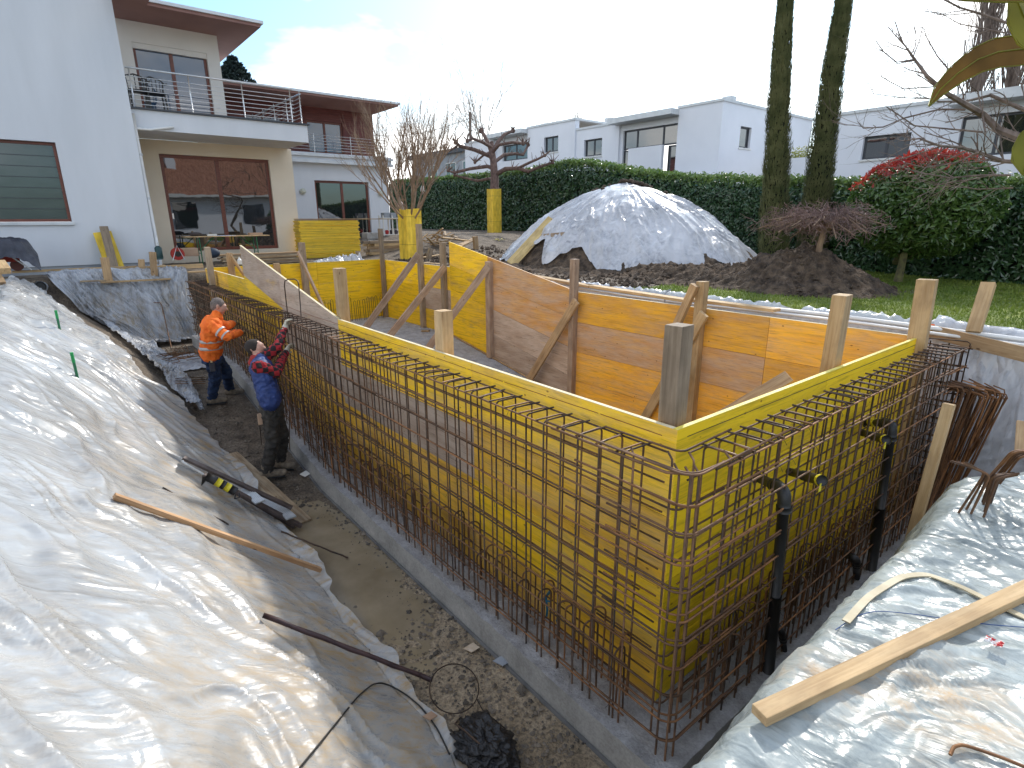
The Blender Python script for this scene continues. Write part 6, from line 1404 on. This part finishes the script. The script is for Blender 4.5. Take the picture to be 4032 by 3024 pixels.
def hooks(label, fan, n, off):
    t = thing('rebar_bundle', label, 'rebar bundle', onD(fan[0][0], fan[0][1], 3.2))
    for i in range(n):
        s = i/max(n-1, 1); a, b, c = fan; D_ = 3.3+.25*random.random(); j = random.gauss(0, 10); p = onD(a[0]+off[0]*s+j, a[1]+off[1]*s, D_+.25); q = onD(b[0]+off[0]*s, b[1]+off[1]*s, D_); r = onD(c[0]+off[0]*s*.6+j, c[1]+off[1]*s*.6, D_-.04)
        m = MB(); m.tube(rounded([p, q, r], .04, 4), RB*1.05, 6); m.build('bar', M[random.choice(('rebar', 'rebar_orange'))], t, smooth=True)
hooks('fan of hooked rusty bars rising behind the right film', [(3760, 2080), (3880, 1860), (3770, 1815)], 4, (20, 12))
hooks('second sheaf of hooked bars just right of the hooked fan', [(3830, 2100), (3905, 1870), (3995, 1862)], 7, (30, 14))
hooks('sheaf of bent bars cut off by the right edge', [(3900, 1880), (3985, 1775), (4090, 1770)], 6, (30, 24))
tag(beam('board', onD(4022, 1790, 3.6), onD(4030, 1660, 3.7), .07, .02, M['wood']), 'short brown board at the right edge above the bent bars', 'board')
# lawn side: batter board, stake, conduits
tag(beam('plank', onY(3656, 1302, -4.72), onY(4060, 1402, -4.35), .03, .14, M['wood'], bevel=.003), 'horizontal batter board with an orange mark at the lawn edge', 'plank')
tag(beam('wooden_stake', onY(3832, 1310, -4.66), onY(3893, 1116, -4.90), .12, .09, M['wood_new'], up=(0, 1, 0)), 'slanting stake behind the batter board on the lawn', 'stake', 'stakes driven around the pit')
o = single(MB().bar(onY(3674, 1276, -4.695), onY(3672, 1292, -4.695), .001, .030, up=(1, 0, 0)), 'orange_mark', simple('orange_paint', (.85, .14, .02), None, rough=.5), 'small orange paint mark on the batter board', 'paint mark'); o.parent = None
for k, (z, y0, lb) in enumerate(((.07, -4.62, 'upper of two pale conduits along the lawn edge'), (.03, -4.56, 'lower of two pale conduits along the lawn edge'))):
    m = MB(); m.tube([(x, y0-.05+.03*math.sin(x*.8+k)+(.02*x if x < 0 else .012*x), z+.015*math.sin(x*1.3)) for x in np.arange(-3, 6.5, .3)], .024 if k == 0 else .018, 8); single(m, 'conduit', M['white_pvc'], lb, 'conduit', smooth=True)
m = MB(); b = onY(2618, 1195, -4.45); m.tube([b-Vector((0, 0, .3)), b, onY(2617, 1160, -4.45), onY(2624, 1147, -4.5), onY(2640, 1142, -4.6)], .013, 8); single(m, 'grey_tube', M['plinth'], 'bent grey tube sticking up behind the back shuttering wall', 'tube', smooth=True)
for a, b, lb in (((2063, 1080), (2330, 1128), 'far plank of the pair laid along the back film strip'), ((2300, 1122), (2720, 1186), 'near plank of the pair laid along the back film strip'), ((2700, 1176), (3060, 1222), 'thin plank end on the lawn edge behind the back wall')):
    p, q = onZ(*a, .12), onZ(*b, .12); tag(beam('plank', p, q, .16, .04, M['wood_new']), lb, 'plank')
# boards on the mound
def onM(x, y, off=.1):
    d = _ray(x, y); ts = np.arange(6, 30, .01); P = CAM+d*ts[:, None]; h = top_ground(P[:, 0], P[:, 1])+mound_h(P[:, 0], P[:, 1])+off; i = int(np.argmax(P[:, 2] < h)) or len(ts)-1; return Vector([float(v) for v in P[i]])
p, q = onM(2175, 862, .16), onM(2012, 1040, .12); tag(beam('plank', q, p, .26, .03, wood('pale_yellow_plank', (.55, .40, .16), (.68, .52, .26), dark=(.36, .22, .08)), up=(q-p).cross(Vector(CM[0])) ), 'pale yellow plank leaning up the left flank of the covered mound', 'plank')
p, q = onM(2130, 930, .14), onM(2226, 922, .16); tag(beam('board', p, q, .10, .03, M['wood_grey'], up=Vector(CM[2])), 'small brown board lying on the mound film beside the plank', 'board')
lab = 'curl of yellow tape on the mud before the hedge'
for c, lb in (((2195, 1030), 'curl of yellow plastic on the earth below the mound film'), ((1960, 945), 'yellow plastic scraps on the mud at the tall casing')):
    p = onT(*c, .05); m = MB()
    for i in range(14): a = Vector((random.gauss(0, .12), random.gauss(0, .12), random.uniform(0, .05))); m.bar(p+a, p+a+Vector((random.gauss(0, .07), random.gauss(0, .07), random.gauss(0, .02))), .03, .004)
    single(m, 'yellow_plastic', M['yellow_tape'], lb, 'plastic scrap')
# far trench: hooked bar, cloth with bent bars
m = MB(); m.tube([onX(606, 1192, 12.9), onX(630, 1192, 12.7), onX(637, 1202, 12.68), onX(676, 1375, 12.3)], .010, 7); single(m, 'hooked_bar', M['rebar_orange'], 'single rusty hooked bar leaning on the end film', 'rebar', smooth=True)
p = onT(700, 1432, .03, 22)
xx, yy = np.meshgrid(np.linspace(-1, 1, 40), np.linspace(-1, 1, 40), indexing='ij'); grid_obj_ = grid_obj('cloth', p.x+xx*.75, p.y+yy*.42+.05*fbm(xx*2, yy, 2), terrain(p.x+xx*.75, p.y+yy*.42)+.05+.05*fbm(xx*2.5, yy*2.5, 3), M['sheet_mound']); tag(grid_obj_, 'pale cloth on the trench floor under the bent offcuts', 'cloth')
t = thing('rebar_offcuts', 'tangle of bent rusty offcuts on the pale cloth in the far trench', 'rebar offcuts', p)
for i in range(26):
    c = p+Vector((random.gauss(0, .28), random.gauss(-.05, .16), .10+random.uniform(0, .12))); a = random.gauss(.2, .5); d = Vector((math.sin(a), -math.cos(a), 0)); L_ = random.uniform(.25, .6); m = MB(); m.tube(rounded([c-d*L_*.5, c+d*L_*.3, c+d*L_*.35+Vector((.1, .04, random.uniform(-.03, .1)))], .03, 3), RB, 5); m.build('bar', M[random.choice(('rebar', 'rebar_orange'))], t)
for i in range(4): p1, q1 = onT(690, 1490+7*i, .05), onT(808, 1486+8*i, .05); m = MB(); m.tube([p1, q1], RB*1.1, 6); m.build('bar', M['rebar'], t)
# hoop being threaded in by the worker
m = MB(); pts = [onY(1141, 1300, .30), onY(1135, 1262, .30), onY(1120, 1125, .30), onY(1122, 1105, .30), onY(1135, 1100, .30), onY(1160, 1099, .28), onY(1172, 1106, .27), onY(1176, 1120, .27), onY(1188, 1272, .27)]; m.tube(pts, RB*1.1, 7); single(m, 'rebar_hoop', M['rebar_dark'], 'tall bent steel hoop held up by the worker in the blue vest', 'rebar', smooth=True)
m = MB(); z0 = float(zf(5.6)); p = onZ(1108, 1775, z0); m.tube([onZ(1110, 1772, z0), onY(1107, 1575, p.y-.06), onY(1112, 1560, p.y-.06), onY(1122, 1557, p.y-.06), onY(1131, 1564, p.y-.06), onY(1139, 1575, p.y-.06), onZ(1140, 1782, z0)], RB, 6); single(m, 'starter_hairpin', M['rebar'], 'loose hairpin bar standing beside the blue-vested worker', 'rebar', smooth=True)
# plastic chairs on the balcony
def chair(x, y, label):
    t = thing('plastic_chair', label, 'chair', (x, y, 3.79), 'dark balcony chairs'); z = 3.79; bk = M['black']
    for dx in (-.2, .2):
        for dy in (-.2, .2): MB().tube([(x+dx, y+dy, z), (x+dx*.9, y+dy*.9, z+.44)], .02, 6).build('leg', bk, t)
    MB().box((x-.22, y-.22, z+.42), (x+.22, y+.22, z+.45)).build('seat', bk, t, bevel=.01)
    m = MB(); 
    for k in range(9): a = math.pi*(k/8)-math.pi/2; m.tube([(x-.2*math.cos(a)*0+.2, y+.22*math.sin(a)*1, z+.45), (x+.24-.02*math.cos(a), y+.25*math.sin(a), z+.85-.12*abs(math.sin(a)))], .009, 4)
    m.build('backrest_slats', bk, t); MB().tube([(x-.2, y-.25, z+.66), (x+.1, y-.27, z+.68), (x+.24, y-.2, z+.80), (x+.26, y, z+.86), (x+.24, y+.2, z+.80), (x+.1, y+.27, z+.68), (x-.2, y+.25, z+.66)], .016, 6).build('armrest', bk, t, smooth=True)
chair(15.75, .12, 'dark plastic chair against the wall on the balcony'); chair(15.85, -.25, 'dark plastic chair nearer the glass on the balcony')
# ------------------------------------------------------------------ people
def solid(name, parts, mat, parent, voxel=.011, smooth=3, disp=None, seed=0):
    """tapered limbs fused into one continuous skin"""
    m = MB()
    for p in parts:
        if len(p) == 4: m.capsule(*p)
        elif len(p) == 2: m.ball(p[0], p[1], 14, 10)
        else: # flattened: p,q,ra,rb,side vector,extra half width
            a, b, ra, rb, s, wa, wb = p; s = Vector(s).normalized(); k = 5
            for i in range(-k, k+1): m.capsule(Vector(a)+s*wa*i/k, Vector(b)+s*wb*i/k, ra, rb)
    o = m.build(name, mat, parent, smooth=True); r = o.modifiers.new('r', 'REMESH'); r.mode = 'VOXEL'; r.voxel_size = voxel; r.use_smooth_shade = True
    s = o.modifiers.new('s', 'SMOOTH'); s.iterations = smooth; s.factor = .6
    if disp:
        tx = bpy.data.textures.new(name+'_folds', 'CLOUDS'); tx.noise_scale = disp[0]; tx.noise_depth = 2; d = o.modifiers.new('d', 'DISPLACE'); d.texture = tx; d.strength = disp[1]; d.mid_level = .5; d.texture_coords = 'LOCAL'
    return o
def hand(W, d, up, side, curl=.6, L_=.18, lefty=1):
    """wrist W, direction d, back-of-hand normal up: palm + five fingers, returned as capsule parts"""
    d = Vector(d).normalized(); s = d.cross(Vector(up)).normalized()*lefty; up = s.cross(d).normalized()*lefty; ps = []
    pc = Vector(W)+d*L_*.25
    ps.append((Vector(W), pc, .026, .028)); ps.append((pc, pc+d*L_*.22, .016, .012, s, .026, .030))
    for i, (o, ln) in enumerate(((-.032, .80), (-.011, .95), (.011, .9), (.031, .70))):
        a = pc+d*L_*.22+s*o; l = L_*.22*ln; q = a; dd = d.copy()
        for k in range(3):
            ang = curl*(.7+.4*k); dd = (dd*math.cos(ang)-up*math.sin(ang)).normalized(); nq = q+dd*l*(1-.2*k); ps.append((q, nq, .0095-.001*k, .0088-.001*k)); q = nq
    th = pc-d*L_*.12-s*.026; t1 = th+(-s*.7+d*.5-up*.3).normalized()*.04; t2 = t1+(d*.7-up*.7).normalized()*.035; ps += [(th, t1, .013, .011), (t1, t2, .011, .009)]
    return ps
skin = simple('skin', (.42, .22, .155), (.50, .28, .20), 12, .5); hair_g = simple('grey_hair', (.10, .08, .07), (.19, .15, .13), 40, .9); beard = simple('dark_beard', (.05, .03, .025), None, rough=.9)
def head(t, c, fwd, up, skinm, R=.092):
    """returns skin parts for skull, face, nose, ears ; c is the skull centre"""
    f = Vector(fwd).normalized(); u = (Vector(up)-f*Vector(up).dot(f)).normalized(); s = f.cross(u); c = Vector(c)
    P = [(c+u*.02-f*.015, (R*.93, R*.93, R*1.02)), (c+f*.025-u*.01, (R*.80, R*.80, R*.98)), (c+f*.045-u*.06, c+f*.055-u*.085, .045, .03),
         (c+f*.085+u*.012, c+f*.108-u*.018, .009, .015), (c+f*.075+u*.028+s*.032, c+f*.075+u*.028-s*.032, .016, .016), (c+f*.085-u*.046+s*.016, c+f*.085-u*.046-s*.016, .010, .010)]
    for k in (-1, 1): P += [(c+s*k*.080-u*.02-f*.01, c+s*k*.086+u*.018-f*.018, .012, .017), (c+f*.062-u*.02+s*k*.038, (.022, .022, .022))]
    return P, f, u, s, c
def eyes(t, f, u, s, c):
    for k in (-1, 1):
        MB().ball(c+f*.078+u*.008+s*k*.032, .011, 8, 6).build('eye', simple('eye_white', (.5, .48, .46), None, rough=.2), t, smooth=True); MB().ball(c+f*.0875+u*.008+s*k*.032, .005, 6, 5).build('iris', M['black'], t)

def worker1():
    # orange jacket, facing the cage
    zg = -1.5
    for _ in range(20): zg = zg*.6+.4*(float(terrain(*onZ(852, 1588, zg)[:2], False))+.012)
    fo = onZ(852, 1600, zg); t = thing('person', 'person in orange high-visibility jacket and dark blue trousers tying rebar', 'person', (fo.x, fo.y, zg))
    Y = fo.y; J = lambda x, y, yy: onY(x, y, yy)
    pel = J(832, 1395, Y+.02); che = J(838, 1290, Y+.0); nek = J(850, 1245, Y-.06); skl = J(862, 1206, Y-.12); wst = J(833, 1360, Y+.02)
    f = Vector((-.25, -1, 0)).normalized(); s = Vector((0, 0, 1)).cross(f).normalized()*-1   # s: towards the viewer side
    s = Vector((-1, .25, 0)).normalized()
    sh1, sh2 = che+s*.17+Vector((0, 0, .06)), che-s*.17+Vector((0, 0, .06))
    el1 = J(893, 1318, Y-.12)+s*.10; h1 = J(955, 1306, .46)+s*.02; el2 = J(890, 1290, Y-.15)-s*.14; h2 = J(922, 1272, .42)
    hp1, hp2 = pel+s*.09, pel-s*.09
    an1 = onZ(840, 1590, zg)+Vector((0, 0, .10)); kn1 = hp1.lerp(an1, .5)+f*.05+s*.03; an2 = onZ(908, 1556, zg)+Vector((0, 0, .10)); kn2 = hp2.lerp(an2, .5)+f*.07
    P, ff, u, hs, c = head(t, skl, f+Vector((0, 0, -.35)), (0, 0, 1), skin)
    body = P+[(nek, skl-u*.04, .058, .055), (wst, che, .09, .10, s, .04, .06), (pel, wst, .09, .09, s, .04, .04), (hp1, kn1, .085, .06), (kn1, an1, .058, .042), (hp2, kn2, .085, .06), (kn2, an2, .058, .042), (sh1, el1, .055, .045), (el1, h1-(h1-el1)*.12, .042, .03), (sh2, el2, .055, .045), (el2, h2, .042, .03)]
    body += hand(h1-(h1-el1)*.1, (h1-el1), (0, 0, 1), 1, .7)+hand(h2, (h2-el2).normalized()+Vector((0, 0, .1)), (0, 0, 1), 1, .6, lefty=-1)
    solid('body', body, skin, t, .008)
    gl = simple('brown_glove', (.16, .11, .06), (.28, .2, .12), 20, .9)
    solid('glove', [(a, b, ra+.004, rb+.004) if len(p_) == 4 else (a, b, ra+.004, rb+.004, *p_[4:]) for p_ in hand(h1-(h1-el1)*.1, (h1-el1), (0, 0, 1), 1, .7) for a, b, ra, rb in [p_[:4]]], gl, t, .006)
    solid('glove', [(a, b, ra+.004, rb+.004) if len(p_) == 4 else (a, b, ra+.004, rb+.004, *p_[4:]) for p_ in hand(h2, (h2-el2).normalized()+Vector((0, 0, .1)), (0, 0, 1), 1, .6, lefty=-1) for a, b, ra, rb in [p_[:4]]], gl, t, .006)
    eyes(t, ff, u, hs, c)
    # short grey hair cap
    solid('hair', [(c+u*.028-ff*.024, (.092, .092, .090)), (c-ff*.05-u*.02, (.055, .055, .06))], hair_g, t, .008)
    fl = simple('orange_fleece', (.80, .13, .012), (.95, .20, .02), 9, .85, 60, .3)
    hem = J(831, 1385, Y+.02)
    jac = [(che+Vector((0, 0, .04)), hem, .135, .15, s, .10, .075), (che, nek-Vector((0, 0, .02)), .13, .085), (nek-u*.03, nek+u*.015, .08, .07), (sh1-s*.03, sh1, .08, .078), (sh2+s*.03, sh2, .08, .078)]
    solid('jacket', jac, fl, t, .012, disp=(.075, .055)); solid('sleeve', [(sh1, el1, .080, .068), (el1, h1-(h1-el1)*.18, .066, .048)], fl, t, .010, disp=(.05, .035)); solid('sleeve', [(sh2, el2, .080, .068), (el2, h2-(h2-el2)*.22, .066, .048)], fl, t, .010, disp=(.05, .035))
    rf = simple('reflective_band', (.42, .40, .38), (.50, .48, .45), 10, .4)
    for k, zz in enumerate((.52, .78)):
        b0 = (che+Vector((0, 0, .04))).lerp(hem, zz); rr = .135+.015*zz+.012; ww = .10-.025*zz; m = MB(); pts0 = []; pts1 = []
        for i in range(32):
            a = 2*math.pi*i/32; q = b0+s*(ww*(1 if math.cos(a) > 0 else -1)*min(1, abs(math.cos(a))*3)+rr*math.cos(a))+f*rr*math.sin(a); pts0.append(q+Vector((0, 0, -.022))); pts1.append(q+Vector((0, 0, .022)))
        m.add(pts0+pts1, [(i, (i+1) % 32, 32+(i+1) % 32, 32+i) for i in range(32)]); o = m.build('reflective_band', rf, t, smooth=True); sd_ = o.modifiers.new('s', 'SOLIDIFY'); sd_.thickness = .004
    for sa, sb, ra in ((.55, .66, .087), (.90, .99, .080)):
        q0, q1 = sh1.lerp(el1, sa), sh1.lerp(el1, sb); MB().tube([q0, q1], [ra, ra-.002], 18, cap=False).build('reflective_band', rf, t, smooth=True)
    tr = simple('navy_trousers', (.012, .022, .055), (.03, .06, .14), 6, .9, 50, .4)
    solid('trousers', [(pel+Vector((0, 0, .06)), pel-Vector((0, 0, .04)), .135, .14, s, .05, .05), (hp1, kn1, .108, .082), (kn1, an1+Vector((0, 0, .02)), .082, .068), (hp2, kn2, .108, .082), (kn2, an2+Vector((0, 0, .02)), .082, .068)], tr, t, .011, disp=(.06, .06))
    bt = simple('muddy_boot', (.15, .115, .08), (.30, .24, .17), 14, .9, 50, .6)
    for an in (an1, an2): g = Vector((an.x, an.y, zg)); solid('boot', [(an+Vector((0, 0, .04)), g+Vector((0, 0, .06)), .068, .062), (g+Vector((0, 0, .052))-f*.04, g+Vector((0, 0, .048))+f*.17, .056, .048)], bt, t, .009, disp=(.04, .012)); MB().bar(g-f*.09+Vector((0, 0, .012)), g+f*.19+Vector((0, 0, .012)), .09, .02).build('boot_sole', M['black'], t, bevel=.008)
    MB().bar(pel+s*.17+Vector((0, 0, .02)), pel+s*.17+Vector((0, 0, -.22)), .07, .04).build('tool_pouch', simple('black_pouch', (.02, .02, .025), (.05, .05, .06), 8, .8), t, bevel=.01)
    MB().bar(pel+s*.19+Vector((0, 0, .08)), pel+s*.19+Vector((0, 0, -.08)), .03, .03).build('tool_handle', M['wood_new'], t, bevel=.006)
worker1()

def worker2():
    # blue vest, tartan sleeves, looking up while threading a hoop
    zg = -1.7
    for _ in range(20): zg = zg*.6+.4*(float(terrain(*onZ(1085, 1860, zg)[:2], False))+.012)
    fo = onZ(1085, 1872, zg); t = thing('person', 'person in blue padded vest, tartan sleeves and dark cap reaching up with a hoop', 'person', (fo.x, fo.y, zg)); Y = fo.y; J = lambda x, y, yy: onY(x, y, yy)
    pel = J(1068, 1605, Y-.02); wst = J(1060, 1550, Y); che = J(1030, 1462, Y+.02); nek = J(1014, 1408, Y-.0); skl = J(1010, 1372, Y-.03)
    f = Vector((-.45, -1, 0)).normalized(); s = Vector((-1, .45, 0)).normalized()
    fh = Vector((-.75, -.8, .25)).normalized(); upv = Vector((.25, .35, 1))
    sh1 = che+s*.17+Vector((0, 0, .10)); sh2 = che-s*.16+Vector((0, 0, .12))
    el1 = J(1088, 1462, Y-.12)+s*.05; h1 = J(1128, 1382, .40); el2 = J(1092, 1368, Y-.22); h2 = J(1122, 1288, .38)
    hp1, hp2 = pel+s*.09, pel-s*.09
    an1 = onZ(1056, 1880, zg)+Vector((0, 0, .10)); an2 = onZ(1106, 1842, zg)+Vector((0, 0, .10)); kn1 = hp1.lerp(an1, .5)+f*.05; kn2 = hp2.lerp(an2, .5)+f*.07
    P, ff, u, hs, c = head(t, skl, fh, upv, skin, .095)
    body = P+[(nek, skl-u*.04, .056, .055), (wst, che, .085, .095, s, .04, .05), (pel, wst, .09, .085, s, .04, .04), (hp1, kn1, .085, .06), (kn1, an1, .058, .042), (hp2, kn2, .085, .06), (kn2, an2, .058, .042), (sh1, el1, .055, .045), (el1, h1, .042, .030), (sh2, el2, .055, .045), (el2, h2, .042, .030)]
    d1 = (h1-el1).normalized(); d2 = (h2-el2).normalized(); H1 = hand(h1, d1+Vector((0, -.2, .2)), -f+Vector((0, 0, .2)), 1, .55); H2 = hand(h2, d2, -f, 1, .95, lefty=-1)
    solid('body', body+H1+H2, skin, t, .008)
    gl = simple('pale_glove', (.42, .37, .26), (.60, .56, .46), 25, .9)
    grow_ = lambda H: [((a, b, ra+.004, rb+.004) if len(p_) == 4 else (a, b, ra+.004, rb+.004, *p_[4:])) for p_ in H for a, b, ra, rb in [p_[:4]]]
    solid('glove', grow_(H1)+[(h1-d1*.05, h1, .036, .036)], gl, t, .006); solid('glove', grow_(H2)+[(h2-d2*.07, h2, .038, .036)], gl, t, .006)
    eyes(t, ff, u, hs, c)
    solid('cap', [(c+u*.032-ff*.030, (.104, .104, .094)), (c-ff*.052-u*.012, (.070, .070, .062))], simple('black_cap', (.03, .022, .018), None, rough=.95), t, .008)
    solid('beard', [(c+ff*.050-u*.070+hs*.035, c+ff*.074-u*.086, .024, .028), (c+ff*.050-u*.070-hs*.035, c+ff*.074-u*.086, .024, .028), (c+ff*.01-u*.045+hs*.070, c+ff*.045-u*.070+hs*.045, .016, .022), (c+ff*.01-u*.045-hs*.070, c+ff*.045-u*.070-hs*.045, .016, .022), (c+ff*.092-u*.032+hs*.02, c+ff*.092-u*.032-hs*.02, .007, .007)], beard, t, .006, 2)
    mk = c+ff*.100-u*.105; m = MB(); n = 9; pts = []
    for i in range(n):
        for j in range(5): a = (i/(n-1)-.5)*1.6; pts.append(mk+hs*.075*math.sin(a)+ff*(.03*math.cos(a)-.02)+u*(.035*(j/4-.5)*2*math.cos(a*.8)))
    m.grid(pts, n, 5); o = m.build('face_mask', simple('white_mask', (.66, .68, .70), None, rough=.7), t, smooth=True); so = o.modifiers.new('s', 'SOLIDIFY'); so.thickness = .004
    hood = simple('red_hood', (.26, .022, .02), (.36, .04, .03), 8, .95); solid('hood', [(nek-u*.03-ff*.03, nek-u*.015+ff*.03, .085, .07), (nek-u*.045-ff*.08, nek-u*.06-ff*.02, .06, .07)], hood, t, .01, disp=(.05, .02))
    ck, nt_, b_ = nodes('tartan'); v = coords(nt_, (1, 1, 1), False); ch = N(nt_, 'TexChecker'); ch.inputs['Scale'].default_value = 16; ch.inputs['Color1'].default_value = (.30, .015, .02, 1); ch.inputs['Color2'].default_value = (.018, .012, .014, 1); nt_.links.new(v, ch.inputs['Vector']); nt_.links.new(ch.outputs[0], b_.inputs['Base Color']); b_.inputs['Roughness'].default_value = .95
    solid('sleeve', [(sh1, el1, .078, .068), (el1, h1-(h1-el1)*.12, .064, .046)], ck, t, .010, disp=(.05, .035)); solid('sleeve', [(sh2, el2, .078, .066), (el2, h2-(h2-el2)*.15, .062, .044)], ck, t, .010, disp=(.05, .035))
    vm = simple('blue_vest', (.010, .026, .11), (.02, .05, .19), 7, .6, 30, .4); hem = J(1064, 1575, Y)
    solid('vest', [(che+Vector((0, 0, .05)), hem, .118, .125, s, .085, .045), (che+Vector((0, 0, .05)), nek-u*.05, .11, .08), (sh1-s*.05, sh1-s*.01+Vector((0, 0, -.01)), .075, .066), (sh2+s*.05, sh2+s*.02, .075, .066)], vm, t, .011, disp=(.06, .045))
    m = MB(); m.tube([nek+f*.09-u*.04, che+f*.145, hem+f*.15], .006, 5); m.build('zip', M['black'], t)
    tr = simple('grey_trousers', (.028, .026, .024), (.07, .062, .052), 6, .95, 50, .5)
    solid('trousers', [(pel+Vector((0, 0, .05)), pel-Vector((0, 0, .04)), .13, .135, s, .045, .045), (hp1, kn1, .105, .080), (kn1, an1+Vector((0, 0, .02)), .082, .072), (hp2, kn2, .105, .080), (kn2, an2+Vector((0, 0, .02)), .082, .072)], tr, t, .011, disp=(.055, .06))
    bt = simple('muddy_shoe', (.12, .095, .07), (.27, .215, .15), 16, .9, 50, .6)
    for an, g_ in ((an1, f), (an2, (f+s*.5).normalized())): g = Vector((an.x, an.y, zg)); solid('boot', [(an+Vector((0, 0, .05)), g+Vector((0, 0, .06)), .068, .064), (g+Vector((0, 0, .052))-g_*.04, g+Vector((0, 0, .048))+g_*.19, .057, .050)], bt, t, .009, disp=(.04, .012)); MB().bar(g-g_*.09+Vector((0, 0, .012)), g+g_*.21+Vector((0, 0, .012)), .095, .02).build('boot_sole', M['black'], t, bevel=.008)
    MB().bar(pel+s*.13-f*.12+Vector((0, 0, -.02)), pel+s*.14-f*.12+Vector((0, 0, -.16)), .05, .02).build('tool_pouch', M['cardboard'], t, bevel=.006)
    MB().tube([pel+s*.13-f*.13+Vector((0, 0, -.12)), pel+s*.14-f*.14+Vector((0, 0, -.42))], .006, 5).build('pliers', M['rebar_dark'], t)
worker2()
